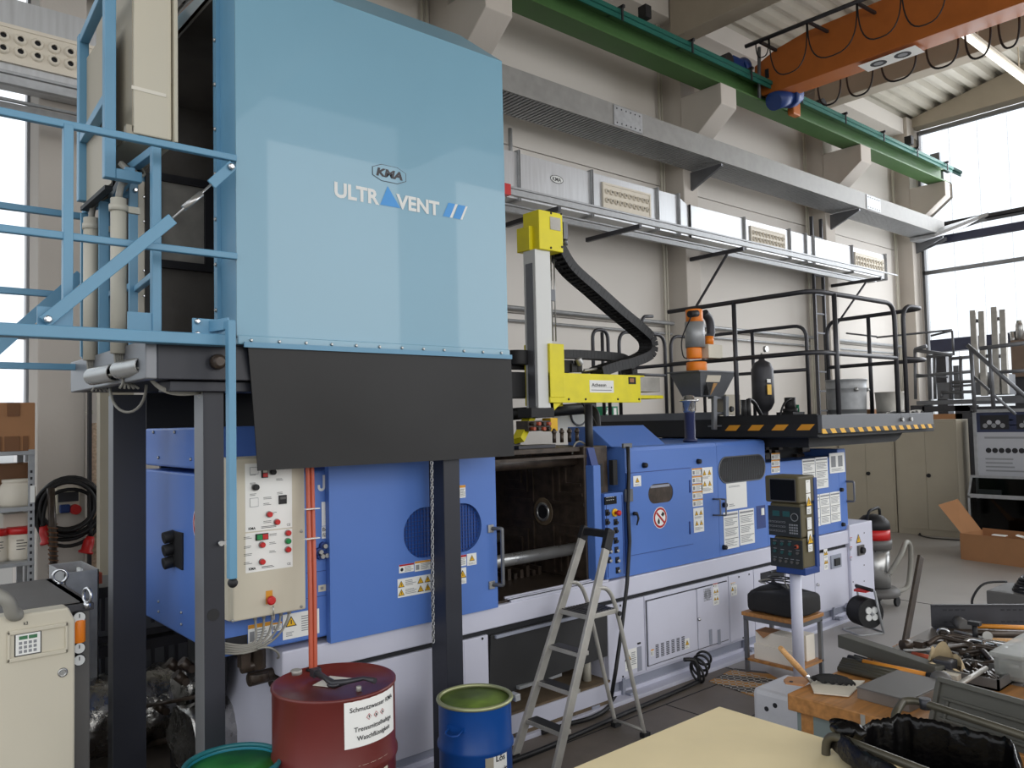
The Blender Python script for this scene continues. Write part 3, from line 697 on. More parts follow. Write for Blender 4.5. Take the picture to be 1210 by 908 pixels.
# rubber flap
t = thing('rubber_curtain', 'wide black rubber curtain hanging below the light blue hood', 'curtain', (2.3, 3.6, 1.87))
def fl_(a, b):
    x = HX0+.04+(HX1-HX0-.04)*a+.09*b; z = HZ0-.02-(.6)*b
    return V((x, HY-.024+.09*b+.012*math.sin(a*9)*b+.02*b*b*(1-a), z))
g = MB('rubber_black'); g.grid(fl_, 40, 12)
g.grid(lambda a, b: fl_(1-a, b)+V((0, .006, 0)), 40, 12); g.build('sheet', t)
MB('rail_blue').box((HX0+.02, HY-.034, HZ0-.045), (HX1, HY-.026, HZ0-.02)).build('clamp_strip', t)
t = thing('rear_curtain', 'black curtain hanging behind the machine, seen between the posts', 'curtain', (2.2, 4.97, 1.9))
MB('matte_black').box((P(173, 480, y=5.27).x, 5.27, 1.9), (3.3, 5.285, 2.33)).build('sheet', t)
# ---- support frame of the hood
t = thing('support_frame', 'dark grey steel frame of posts and channels carrying the hood', 'frame', (1.35, 3.7, 0))
def post(x, y, w_, d_, z1, nm='post'):
    p = MB('post_dark').box((x, y, 0), (x+w_, y+d_, z1)); p.use('post_side_lit').box((x-.002, y+.002, .005), (x, y+d_-.002, z1-.005)); return p.build(nm, t, bev=.004)
pl_ = P(241, 600, y=3.7); pr_ = P(265, 600, y=3.7)
p1 = post(pl_.x, 3.7, pr_.x-pl_.x, .12, 2.22)
MB('chrome').lathe((pl_.x+.07, 3.7, P(250, 643, y=3.7).z), [(.012, 0), (.012, .025)], 10, (0, -1, 0)).lathe((pl_.x+.09, 3.7, P(250, 643, y=3.7).z), [(.01, 0), (.01, .02)], 10, (0, -1, 0)).build('screw', p1)
MB('matte_black').lathe((P(252, 727, y=3.7).x, 3.7, P(252, 727, y=3.7).z), [(.028, 0), (.028, .002)], 16, (0, -1, 0)).build('cable_hole', p1)
pm = P(525, 600, y=3.72); pq = P(544, 600, y=3.72)
MB('post_dark').box((pm.x, 3.72, 0), (pq.x, 3.87, 2.22)).build('post', t, bev=.004)
pb = P(134, 600, y=4.78); pc = P(162, 600, y=4.78)
post(pb.x, 4.78, .17, .1, 2.25)
x0_ = P(186, 442, y=3.62).x
MB('post_dark').box((x0_, 3.62, 2.27), (3.0, 3.78, 2.43)).build('front_channel', t, bev=.004)
MB('post_side_lit').box((x0_-.05, 3.62, 2.27), (x0_, 5.0, 2.44)).build('side_channel', t, bev=.006)
MB('post_dark').box((x0_, 4.86, 2.27), (3.0, 5.0, 2.43)).build('rear_channel', t, bev=.004)
MB('post_dark').box((pl_.x-.16, 3.66, 2.22), (pl_.x+.3, 3.82, 2.265)).build('head_plate', t, bev=.003)
MB('oily_steel').lathe((P(256, 428, y=3.62).x, 3.62, P(256, 428, y=3.62).z), [(.035, 0), (.035, .03), (.02, .045)], 12, (0, -1, 0)).build('plug', t)
# ---- blue railing with swing bar, left of the hood
t = thing('catwalk_railing', 'light blue steel railing on the catwalk left of the hood', 'railing', (.9, 3.6, 2.42))
zr = [P(0, 132, y=3.6).z, P(0, 270, y=3.6).z]
for z in zr:
    MB('rail_blue').beam((-.6, 3.6, z), (HX0+.0, 3.6, z), .03, .03).build('rail', t, bev=.004)
zt_, zb_ = P(150, 390, y=3.55).z, P(150, 404, y=3.55).z
MB('rail_blue').box((-.6, 3.52, zb_), (P(276, 400, y=3.55).x, 3.6, zt_)).build('toe_beam', t, bev=.004)
xp = P(80, 200, y=3.6).x
MB('rail_blue').box((xp-.018, 3.58, zt_), (xp+.018, 3.62, zr[0])).build('upright', t, bev=.003)
MB('rail_blue').box((P(44, 380, y=3.57).x, 3.57, zt_), (P(82, 380, y=3.57).x, 3.58, P(60, 363, y=3.57).z)).build('gusset', t)
for (yy, zs) in ((4.9, (P(0, 243, y=4.9).z, P(0, 343, y=4.9).z, P(0, 432, y=4.9).z)),):
    for z, xe in zip(zs, (1.12, 1.0, 1.12)): MB('rail_blue').beam((-.6, yy, z), (xe, yy, z), .035, .035).build('rail', t, bev=.004)
a, b = P(-10, 418, y=4.85), P(96, 325, y=4.85); MB('rail_blue').beam(a, b, .012, .06).build('brace_bar', t)
a, b = P(56, 378, y=3.54), P(201, 261, y=3.54)
dv = (b-a).normalized(); nrm = dv.cross(Y1).normalized()
br = MB('rail_blue').obox((a+b)/2, dv, Y1, nrm, (b-a).length+.03, .012, .05).build('brace_bar', t, bev=.003)
bb = MB('chrome'); bolt(bb, a+V((0, -.008, 0)), (0, -1, 0), .016, .012); bb.build('bolt', t); bb = MB('chrome'); c2 = P(272, 198, y=3.54); bolt(bb, c2+V((0, -.008, 0)), (0, -1, 0), .016, .012); bb.build('bolt', t)
c1 = P(253, 215, y=3.54); MB('rail_blue').obox((c1+c2)/2, (c2-c1), Y1, (c2-c1).cross(Y1), (c2-c1).length+.04, .012, .045).build('end_plate', t, bev=.003)
MB('steel').cyl(b, c1, .005, 8).build('tie_rod', t)
m1, m2 = P(217, 246, y=3.54), P(238, 229, y=3.54); MB('steel').cyl(m1, m2, .014, 10).build('turnbuckle', t)
# bracket and hanging bar with black ball
t = thing('lockout_bar', 'slim light blue bar with black ball end hanging before the control box', 'bar', (1.5, 3.5, 1.2))
xa, xb = P(270, 400, y=3.42).x, P(279, 400, y=3.42).x
MB('rail_blue').box((xa, 3.42, P(275, 685, y=3.42).z), (xb, 3.46, P(275, 378, y=3.42).z)).build('bar', t, bev=.004)
MB('rail_blue').box((xa+.002, 3.461, P(275, 388, y=3.42).z), (xb-.002, 3.598, P(275, 378.5, y=3.42).z)).build('arm', t, bev=.003)
MB('rail_blue').box((P(227, 380, y=3.58).x, 3.57, P(227, 399, y=3.58).z), (P(272, 380, y=3.58).x, 3.585, P(227, 376, y=3.58).z)).build('mounting_plate', t, bev=.003)
MB('rail_blue').beam(P(248, 386, y=3.57), P(270, 382, y=3.46), .01, .05).build('gusset', t)
bb = MB('chrome')
for v in (380, 395): bb = MB('chrome'); bolt(bb, P(233, v, y=3.57), (0, -1, 0), .013, .01); bb.build('bolt', t)
MB('matte_black').sphere(P(275, 689, y=3.44), .022).build('ball_knob', t)
# ---- cabinet cage: blue square tubes and the two beige cabinets
t = thing('blue_tube_cage', 'light blue square-tube cage around the beige cabinet, left of the hood', 'frame', (1.0, 4.2, 2.45))
def sq(pts, w_=.045, nm='tube'):
    for i_, (a, b) in enumerate(zip(pts, pts[1:])):
        a, b = V(a), V(b); d = (b-a).normalized()*w_/2
        MB('rail_blue').beam(a-d if i_ == 0 else a+d*1.01, b+d, w_, w_).build(nm, t, bev=.004)
xv = P(129, 100, y=3.9).x; zb1 = P(129, 205, y=3.9).z
sq([(xv, 3.9, 4.6), (xv, 3.9, zb1), (P(160, 206, y=3.9).x, 3.9, zb1)], .048)
xw = P(98, 100, y=4.55).x; zb2 = P(98, 233, y=4.55).z; zt2 = P(98, 48, y=4.55).z
sq([(xw, 4.55, zt2), (xw, 4.55, zb2), (xw+.16, 4.55, zb2)], .048)
sq([(xw, 4.5, zt2), (xv, 3.93, zt2)], .045); sq([(xw, 4.5, zb2+.3), (xv, 3.93, zb2+.3)], .045); sq([(xw+.14, 4.55, zb2), (P(155, 206, y=3.9).x, 3.93, zb2-.02)], .045)
zl = P(184, 397, y=3.75).z; ztp = P(184, 178, y=3.75).z
x_ = P(184, 300, y=3.75).x
sq([(x_, 3.75, zl), (x_, 3.75, ztp), (x_-.02, 4.25, ztp)], .04)
x_2 = P(160, 300, y=4.25).x
sq([(x_2+.02, 4.25, zl), (x_2+.02, 4.25, ztp)], .045)
sq([(x_2, 4.3, 2.75), (x_, 3.77, 2.75)], .03)
x_3 = P(124, 300, y=4.7).x
sq([(x_3, 4.7, 2.45), (x_3, 4.7, P(124, 240, y=4.7).z)], .05); sq([(x_3-.1, 4.7, 2.45), (x_3-.1, 4.7, P(100, 250, y=4.7).z), (x_3, 4.2, P(100, 250, y=4.7).z)], .025)
sq([(x_3, 4.7, 2.78), (x_2, 4.25, 2.78)], .03)
MB('rail_blue').box((x_-.12, 3.74, zl-.01), (x_+.02, 3.75, zl+.1)).build('foot_plate', t)
def vstrip(u0, u1, v0, v1, yy, m_, nm): a, b = P(u0, v1, y=yy), P(u1, v0, y=yy); MB(m_).box((a.x, yy, 2.44 if v1 > 390 else a.z), (b.x, yy+.02, b.z)).build(nm, t)
vstrip(163.5, 172, 215, 395, 4.22, 'bin_plastic', 'white_strip'); vstrip(172.5, 179, 205, 395, 4.2, 'matte_black', 'black_seal'); vstrip(153, 163, 203, 395, 4.18, 'rail_blue', 'tube'); vstrip(117, 128.5, 239, 430, 4.4, 'rail_blue', 'tube'); vstrip(95.5, 101, 252, 430, 4.6, 'rail_blue', 'tube')
b_ = MB('chrome')
for v in (233, 262, 290, 320, 350): bolt(b_, P(170, v, y=4.22), (0, -1, 0), .006, .005)
b_.build('screw_row', t, kind='stuff')
bb = MB('chrome')
for v in (213, 225): bb = MB('chrome'); bolt(bb, P(160, v, y=4.175), (0, -1, 0), .012, .008); bb.build('bolt', t)
t = thing('switch_cabinet', 'tall beige switch cabinet hanging beside the open side of the hood', 'cabinet', (1.15, 4.2, 3.42))
xc0, xc1 = P(158, 157, y=3.92).x, P(203, 166, y=3.92).x; zc = P(158, 157, y=3.92).z
cb = MB('panel_beige').box((xc0, 3.92, zc), (xc1, 4.6, 4.7)).build('body', t, bev=.006)
MB('beige_cabinet').box((xc0-.004, 3.93, zc+.01), (xc0, 4.59, 4.69)).build('side_sheet', t)
MB('panel_beige').box((xc1+.006, 3.9, zc-.01), (xc1+.024, 4.62, 4.7)).build('door', t, bev=.003)
MB('tape_white').obox(P(176, 108, y=3.918), (1, 0, -.02), Y1, Z1, .155, .002, .017).build('tape_strip', t)
MB('beige_cabinet').box((xc0-.03, 3.93, zc-.02), (xc0+.02, 3.97, zc+.04)).build('hinge_block', t, bev=.003)
t = thing('relay_box', 'grey steel relay box inside the blue tube cage', 'cabinet', (.95, 4.5, 3.2))
MB('beige_cabinet').box((P(104, 60, y=4.5).x, 4.05, P(112, 213, y=4.05).z), (xc0-.06, 4.62, 4.0)).build('body', t, bev=.01)
MB('matte_black').box((P(104, 60, y=4.5).x+.02, 4.1, P(112, 213, y=4.05).z-.02), (xc0-.08, 4.58, P(112, 213, y=4.05).z)).build('gland_plate', t)
# conduits with cables
for (u, vt, vb, yy, lab) in ((140, 235, 418, 3.95, 'front grey conduit pipe, vertical, between blue tubes'), (107.5, 258, 426, 4.5, 'rear grey conduit pipe, vertical, left of the front one')):
    a, b = P(u, vt, y=yy), P(u, vb, y=yy); a.x = b.x = (a.x+b.x)/2
    o = thing('conduit_pipe', lab, 'pipe', b, 'grey conduit pipes with cables')
    MB('conduit').cyl(b, a, .034 if yy < 4 else .036, 18).build('pipe', o)
    k = MB('conduit'); k.lathe(a-V((0, 0, .06)), [(.036, 0), (.041, 0), (.041, .03), (.036, .03)], 18); k.box((a.x, a.y-.01, a.z-.06), (a.x+.09, a.y+.01, a.z-.03)); k.build('clamp', o)
    for j in range(5):
        w_ = MB('cable_black' if j % 2 else 'cable_grey'); w_.tube(bez(a+V((0, 0, -.02)), a+V((.0, 0, .15)), a+V((.1+.02*j, 0, .1)), P(150 if yy < 4 else 122, 212, y=yy)+V((.02*j, .1, .1)), 10), .007 if j else .016, 6); w_.build('cable', o)
        w_ = MB('cable_grey'); w_.tube(bez(b+V((.008*j-.016, 0, .02)), b+V((.01*j-.02, 0, -.12)), b+V((.05, .03*j, -.1)), b+V((.02*j, -.02, -.16)), 8), .006, 6); w_.build('cable', o)
# chrome cut pipes on the channel and looping cables
for (u, v, yy, lab) in ((122, 443, 4.15, 'shiny cut exhaust sleeve lying on the frame channel, rear one'), (155, 435, 3.85, 'shiny cut exhaust sleeve lying on the frame channel, front one')):
    c = P(u, v, y=yy)+V((0, 0, 0)); o = thing('steel_sleeve', lab, 'sleeve', c, 'shiny sleeves on the frame')
    k = MB('steel'); A_, B_ = c+V((-.02, .12, -.003)), c+V((.02, -.12, .003)); k.tube([A_, B_], .042, 20, caps=False); k.tube([B_, A_], .037, 20, caps=False); k.torus(B_, .04, .004, B_-A_, 20, 6); k.use('matte_black').cyl(A_.lerp(B_, .5), A_.lerp(B_, .52), .036, 18); k.use('cable_grey')  # black disc inside the sleeve stands in for the shade of its bore
    for j in range(4): k.tube([A_.lerp(B_, .6)+V((.012*j-.018, 0, -.01)), B_+V((.012*j-.018, -.03, -.012))], .007, 6)
    k.build('tube', o)
c = thing('cable_bundle', 'bundle of grey cables looping from the frame channel to the front post', 'cable', P(180, 440, y=3.75))
for j in range(5):
    k = MB('cable_grey'); a = P(172, 436, y=3.78)+V((0, 0, -.004*j)); b = P(238, 462, y=3.74)+V((0, 0, .012-.006*j)); k.tube(bez(a, P(186, 463+j, y=3.7), P(205, 466+j, y=3.7), b), .004, 6); k.build('cable', c)
k = MB('conduit'); k.torus(P(237, 462, y=3.75), .032, .007, X1, 20, 6); k.build('grommet', c)
k = MB('cable_grey'); a, b = P(130, 459, y=4.3), P(173, 455, y=4.1); k.tube(bez(a, P(132, 498, y=4.25), P(172, 497, y=4.15), b), .007, 6); k.build('loop', c)
# ---- control box with push buttons
t = thing('control_box', 'beige control box with red and green push buttons, hanging left of blue door', 'control box', (1.75, 3.8, 1.05))
BY = 3.86
bx0, bx1 = P(275, 640, y=BY).x, P(361, 640, y=BY).x; bz0, bz1 = P(318, 728, y=BY).z, 1.9
MB('panel_beige').box((bx0, BY, bz0), (bx1, BY+.1, bz1)).build('door', t, bev=.008)
MB('panel_beige').box((bx0-.005, BY+.045, bz0-.005), (bx1+.005, 4.03, bz1+.005)).build('housing', t, bev=.006)
cp = MB('paper'); BX = P(290, 640, y=BY).x; S = Sheet(cp, (BX, BY-.001, 0), X1, Z1)
def B(u, v): p = P(u, v, y=BY); return p.x-BX, p.z
w_ = B(345, 600)[0]; zlo, zmid, zhi = B(317, 674)[1], B(317, 627)[1], B(317, 547)[1]
S.plate(0, zmid+.003, w_, zhi, 'paper', .002); S.plate(0, zlo, w_, zmid-.003, 'paper', .002)
for (u, v) in ((300, 561), (300, 572), (300, 585), (316, 589), (316, 596), (331, 567), (332, 583), (322, 607), (316, 617), (293, 636), (293, 647), (293, 656), (293, 666), (323, 632), (323, 642), (323, 652)):
    a = B(u, v); S.lines(a[0]-.022, a[1]-.006, a[0]+.022, a[1]+.008, 2, 'ink', 2, .3)
S.lines(.08, zmid+.012, .16, zmid+.024, 2, 'ink', 2); S.lines(.08, zlo+.012, .16, zlo+.024, 2, 'ink', 2); S.text('KMA', .015, zmid+.012, .012, 'ink', 2, .03); S.text('KMA', .015, zlo+.012, .012, 'ink', 2, .03); S.text('CE', w_-.03, zmid+.012, .012); S.text('CE', w_-.03, zlo+.012, .012)
q = B(300, 594); S.rect(q[0]-.022, q[1]-.022, q[0]+.022, q[1]+.022, 'ink_grey', 2).rect(q[0]-.02, q[1]-.02, q[0]+.02, q[1]+.02, 'paper', 3)
q = B(300, 557); S.rect(q[0]-.022, q[1]-.016, q[0]+.022, q[1]+.02, 'ink_grey', 2).rect(q[0]-.02, q[1]-.014, q[0]+.02, q[1]+.018, 'paper', 3)
cp.build('legend_plate', t)
def knob(u, v, m_, r_=.0135, h_=.016, nm='push_button'):
    p = P(u, v, y=BY); k = MB('steel').lathe((p.x, BY-.003, p.z), [(r_*1.25, 0), (r_*1.2, .004)], 16, (0, -1, 0)); k.use(m_).lathe((p.x, BY-.005, p.z), [(r_, 0), (r_, h_), (r_*.8, h_+.003)], 16, (0, -1, 0)); return k.build(nm, t)
for u, v in ((317.5, 608), (326.5, 617), (339.5, 630), (309, 644), (339.5, 649.5), (309, 664)): knob(u, v, 'red_plastic')
knob(339.5, 639.5, 'green_plastic'); knob(301, 576, 'matte_black', .015, .02, 'selector'); knob(321.5, 558, 'matte_black', .014, .02, 'selector')
for u, v, a, b in ((312, 559, 'matte_black', 'red_plastic'), ):
    p = P(u, v, y=BY); k = MB(a).box((p.x-.015, BY-.014, p.z-.024), (p.x+.015, BY, p.z+.024)); k.use(b).box((p.x-.011, BY-.018, p.z-.02), (p.x+.011, BY-.013, p.z-.002)); k.use('conduit').box((p.x-.011, BY-.017, p.z+.002), (p.x+.011, BY-.013, p.z+.018)); k.build('main_switch', t)
p = P(309, 634.5, y=BY); k = MB('matte_black').box((p.x-.032, BY-.01, p.z-.016), (p.x+.032, BY, p.z+.016)); k.use('green_plastic').box((p.x-.028, BY-.016, p.z-.012), (p.x-.001, BY-.009, p.z+.012)); k.use('red_plastic').box((p.x+.001, BY-.016, p.z-.012), (p.x+.028, BY-.009, p.z+.012)); k.build('twin_button', t)
p = P(333.5, 590.5, y=BY); k = MB('matte_black').box((p.x-.02, BY-.01, p.z-.022), (p.x+.02, BY, p.z+.022)); k.use('grey_device').box((p.x-.015, BY-.012, p.z+.002), (p.x+.015, BY-.009, p.z+.014)); k.build('timer', t)
p = P(318, 709, y=BY); k = MB('sign_orange').box((p.x-.017, BY-.002, p.z-.02), (p.x+.017, BY, p.z+.045)); k.use('red_plastic').lathe((p.x, BY, p.z), [(.012, 0), (.012, .02), (.022, .022), (.022, .032), (.014, .036)], 18, (0, -1, 0)); k.build('emergency_stop', t)
k = MB('steel'); q = P(323, 716, y=BY-.02); k.cyl(q, q-V((0, 0, .05)), .003, 6); k.box((q.x-.008, q.y-.001, q.z-.07), (q.x+.008, q.y+.001, q.z-.045)); k.build('key', t)
bb = MB('steel')
for u, v in ((356, 628), (356, 717), (275, 734)): bolt(bb, P(u, v, y=BY), (0, -1, 0), .008, .003)
bb.build('screw', t, kind='stuff')
for j in range(5):
    a = V((bx0+.13+.045*j, BY+.05, bz0)); k = MB('cable_grey'); k.lathe(a-V((0, 0, .02)), [(.01, 0), (.012, .02)], 8); k.tube(bez(a, a-V((0, 0, .1)), V((bx0+.16, BY-.0, bz0-.17-.008*j)), V((bx0-.03, BY+.03, bz0-.1-.012*j)), 12), .006, 6); k.build('cable', t)
k = MB('cable_grey'); k.tube(bez(V((bx0+.12, BY, bz0-.15)), V((bx0+.2, BY-.02, bz0-.13)), V((bx0+.25, BY, bz0-.22)), P(328, 778, y=3.95), 10), .006, 6); k.build('cable', t)
# ================================================================== MOULDING MACHINE
M = thing('moulding_machine', 'long blue and white industrial casting machine with doors and warning labels', 'machine', (4.8, 4.6, 0))
def mx(u, y=4.0): return P(u, 640, y=y).x
def part(mb, name, **k): return mb.build(name, M, **k)
xL, xR = mx(333), 8.2
XA, XB = mx(575), mx(715)
part(MB('base_white').box((xL, 4.04, .13), (XA, 5.3, .72)).box((XB, 4.04, .13), (mx(1002), 5.3, .72)).box((XA, 4.42, .13), (XB, 5.3, .72)), 'base_frame', bev=.005)
part(MB('base_white').box((xL-.01, 3.985, .75), (mx(1002), 5.3, .885)), 'table_beam', bev=.008)
part(MB('seam_dark').box((xL+.02, 4.02, .7), (mx(1002), 5.2, .76)), 'seam')
part(MB('base_grey').box((xL+.02, 4.07, 0), (8.1, 5.25, .14)), 'plinth')
part(MB('base_white').box((xL-.02, 3.955, .0), (mx(1002), 4.08, .03)).box((xL-.02, 4.05, .03), (mx(1002), 4.08, .06)), 'bottom_rail', bev=.003)
for u in (600, 690, 735, 880, 985):
    x = mx(u); part(MB('base_grey').box((x, 4.03, .03), (x+.03, 4.1, .15)).box((x+.02, 3.98, .03), (x+.1, 4.04, .05)), 'levelling_foot', bev=.003)
def panel(ua, ub, z0=.165, z1=.715, y=4.0, nm='front_panel', m_='base_white', g=.004):
    return part(MB(m_).box((mx(ua)+g, y, z0), (mx(ub)-g, y+.04, z1)), nm, bev=.004)
def screws(obj, pts, y=3.999, r=.008):
    k = MB('seam_dark')
    for u, v in pts: q = P(u, v, y=y); k.lathe((q.x, y, q.z), [(r, 0), (r, .003)], 10, (0, -1, 0))
    k.build('screw', obj, kind='stuff')
pa = panel(335, 575, z0=.13); screws(pa, [(570, 755)])
MB('base_white').box((mx(546), 3.998, .2), (mx(547), 4.0, .7)).build('fold', pa)
pb = panel(715, 759); screws(pb, [(733, 716), (720, 805), (736, 800)])
MB('base_grey').box((mx(749), 3.997, P(750, 795, y=4).z), (mx(754), 4.0, P(750, 766, y=4).z)).build('sight_glass', pb)
MB('seam_dark').box((mx(749.5), 3.995, P(750, 763, y=4).z), (mx(753), 4.0, P(750, 761, y=4).z)).build('slot', pb)
q = P(739, 794, y=4); notice(pb, (q.x, 4.0, q.z), X1, Z1, mx(748.5)-q.x, .15, 'warntext')
pc = panel(759, 859, nm='door_frame')
z0, z1 = .2, .675
d1 = MB('base_white').box((mx(761), 3.985, z0), (mx(819), 4.0, z1)).build('left_door', pc, bev=.004)
d2 = MB('base_white').box((mx(820), 3.985, z0), (mx(856), 4.0, z1)).build('right_door', pc, bev=.004)
MB('seam_dark').box((mx(761)-.006, 3.996, z0-.008), (mx(856)+.006, 4.0, z1+.008)).build('door_gap', pc)
v = MB('seam_dark'); a, b = P(775, 778, y=3.985), P(809, 757, y=3.985)
for i in range(6):
    for j in range(9): xx = a.x+(b.x-a.x)*i/5.6; zz = a.z+(b.z-a.z)*0+j*.0115; v.box((xx, 3.982, zz), (xx+.035, 3.986, zz+.0055))
v.build('ventilation_slots', d1, kind='stuff')
q = P(809, 768, y=3.985); notice(d1, (q.x, 3.985, q.z), X1, Z1, .06, .08, 'tri1'); q = P(769, 776, y=3.985); notice(d1, (q.x, 3.985, q.z), X1, Z1, .035, .05, 'head')
for u in (838, 848): q = P(u, 752, y=3.985); MB('base_grey').box((q.x-.0, 3.98, q.z-.07), (q.x+.035, 3.986, q.z+.05)).build('air_slot', d2)
g = MB('ink_grey'); q = P(832, 711, y=3.984); 
for r_ in (.012, .022, .032, .042): g.torus((q.x+.05, 3.983, q.z+.05), r_, .0025, Y1, 16, 4)
for ix in range(6):
    for iz in range(6): g.box((q.x-.0+ix*.018, 3.981, q.z-.0+iz*.018), (q.x+.006+ix*.018, 3.985, q.z+.006+iz*.018))
g.build('fan_grille', d2, kind='stuff')
q = P(843, 716, y=3.985); notice(d2, (q.x, 3.985, q.z), X1, Z1, .075, .14, 'tri2'); notice(d2, (q.x, 3.985, q.z+.145), X1, Z1, .065, .03, 'headred')
MB('chrome').lathe((P(825.5, 732, y=3.985).x, 3.985, P(825.5, 732, y=3.985).z), [(.014, 0), (.014, .012), (.006, .02)], 12, (0, -1, 0)).build('lock', d2)
pd = panel(859, 889); screws(pd, [(873, 682), (885, 679), (878, 754)])
q = P(864, 705, y=4); notice(pd, (q.x, 4, q.z), X1, Z1, .085, .085, 'warntext'); q = P(863, 692, y=4); notice(pd, (q.x, 4, q.z-.004), X1, Z1, .07, .022, 'head')
pe = panel(889, 961)
MB('seam_dark').box((mx(897), 3.996, P(897, 690, y=4).z), (mx(925), 4.0, P(897, 678, y=4).z)).build('vent_opening', pe)
a = MB('seam_dark')
for i in range(4):
    for j in range(4): a.box((mx(903+i*3.2), 3.996, .25+j*.02), (mx(905+i*3.2), 4.0, .258+j*.02))
a.build('ventilation_slots', pe)
MB('seam_dark').box((mx(926), 3.997, .18), (mx(926.6), 4.0, .71)).build('gap', pe)
pf = panel(961, 1001)
q = P(987, 664, y=4); k = MB('base_grey').box((q.x-.1, 3.985, q.z-.06), (q.x+.1, 4.0, q.z+.07)); k.use('matte_black').box((q.x-.05, 3.97, q.z-.035), (q.x+.05, 3.99, q.z+.035)); k.build('main_switch', pf, bev=.003)
q = P(974, 674, y=4); notice(pf, (q.x, 4, q.z), X1, Z1, .07, .2, 'tri2')
MB('chrome').lathe((mx(963.5), 4.0, P(963, 692, y=4).z), [(.016, 0), (.012, .02)], 12, (0, -1, 0)).build('lock', pf)
# end box
ex0, ex1 = mx(1001), mx(1028)
eb = part(MB('base_white').box((ex0, 3.97, .1), (ex1, 5.3, .935)), 'end_box', bev=.006)
part(MB('base_grey').box((ex0+.02, 4.02, 0), (ex1-.02, 5.2, .1)), 'end_box_plinth')
q = P(1013, 657, y=3.97); k = MB('grey_device').box((q.x, 3.95, q.z), (q.x+.12, 3.97, q.z+.1)); k.use('matte_black').lathe((q.x+.06, 3.95, q.z+.05), [(.035, 0), (.03, .03)], 12, (0, -1, 0)); k.build('switch', eb)
q = P(1011, 642, y=3.97); S_ = MB('sign_yellow'); S = Sheet(S_, (q.x, 3.968, q.z), X1, Z1); S.tri(.06, .04, .09); S_.build('warning_sign', eb)
for i, v in enumerate((637, 648, 660)): q = P(1004, v+3, y=3.97); k = MB('sign_red'); S = Sheet(k, (q.x, 3.968, q.z), X1, Z1); S.rect(0, .03, .05, .036, 'sign_red').lines(0, 0, .05, .025, 3, 'ink'); k.build('label_sheet', eb)
screws(eb, [(1021, 630), (1021, 648), (1021, 668), (1008, 688), (1021, 687)], 3.969, .006)
# recess with black flap
part(MB('plywood_dirty').box((XA, 3.99, .03), (XB, 4.45, .19)), 'sump_ledge')
part(MB('base_white').box((XA, 3.98, .06), (XB, 3.99, .175)), 'sump_front')
part(MB('rubber_black').prism([(XA+.01, 3.99, .71), (XB-.01, 3.99, .71), (XB-.01, 4.0, .36), (XA+.01, 4.02, .3)], (0, .012, 0)), 'splash_flap')
part(MB('base_grey').box((XA+.04, 3.97, .685), (XB-.03, 3.99, .705)), 'clamping_bar', bev=.002)
part(MB('galvanised').beam(P(612, 813, y=4.0), P(662, 797, y=4.05), .03, .02), 'loose_bar')
part(MB('conduit').cyl((XB-.12, 4.1, .19), (XB-.12, 4.1, .4), .03, 14).lathe((XB-.12, 4.1, .4), [(.04, 0), (.04, .03)], 14), 'float_switch')
# ---------------- blue covers
def cover(a, b, nm, **k): return part(MB('blue_machine').box(a, b), nm, **k)
lx = 1.5
lc = cover((lx, 4.0, .915), (mx(392), 5.28, 1.81), 'left_cover', bev=.012)
ll = part(MB('blue_machine').box((lx, 4.34, 1.835), (3.3, 5.24, 2.06)), 'left_lid', bev=.012)
k = MB('steel')
for u, v in ((182, 511), (207, 511), (188, 541), (226, 543)): bolt(k, P(u, v, x=lx), (-1, 0, 0), .01)
for u, v in ((188, 711), (215, 724), (188, 723), (215, 738)): bolt(k, P(u, v, x=lx), (-1, 0, 0), .008)
k.build('screw_row', lc, kind='stuff')
a, b = P(199, 628, x=lx), P(217, 672, x=lx)
k = MB('matte_black').prism([P(204, 627, x=lx), P(217, 630, x=lx), P(217, 674, x=lx), P(199, 664, x=lx)], (-.01, 0, 0)); k.build('socket_plate', lc)
for v in (633, 648, 663):
    q = P(206, v, x=lx); MB('matte_black').cyl(q, q+V((-.06, 0, -.01)), .034, 12).build('plug', lc, bev=.004)
def no_fire(par, o, ux, uy, r):
    k = MB('paper'); S = Sheet(k, o, ux, uy); S.disc(0, 0, r, 'paper', 1, 32).disc(0, 0, r*.94, 'sign_red', 2, 32).disc(0, 0, r*.74, 'paper', 3, 32)
    S.poly([(.1*r, .25*r), (.36*r, .06*r), (.62*r, .3*r), (.36*r, .56*r)], 'ink', 4); S.poly([(-.38*r, -.55*r), (-.12*r, -.55*r), (-.1*r, -.3*r), (-.25*r, .02*r), (-.42*r, -.3*r)], 'ink', 4)
    S.poly([(-.6*r, .42*r), (-.46*r, .56*r), (.6*r, -.42*r), (.46*r, -.56*r)], 'sign_red', 5); k.build('prohibition_sign', par)
no_fire(lc, P(236, 620, x=lx-.001), -Y1, Z1, .1)
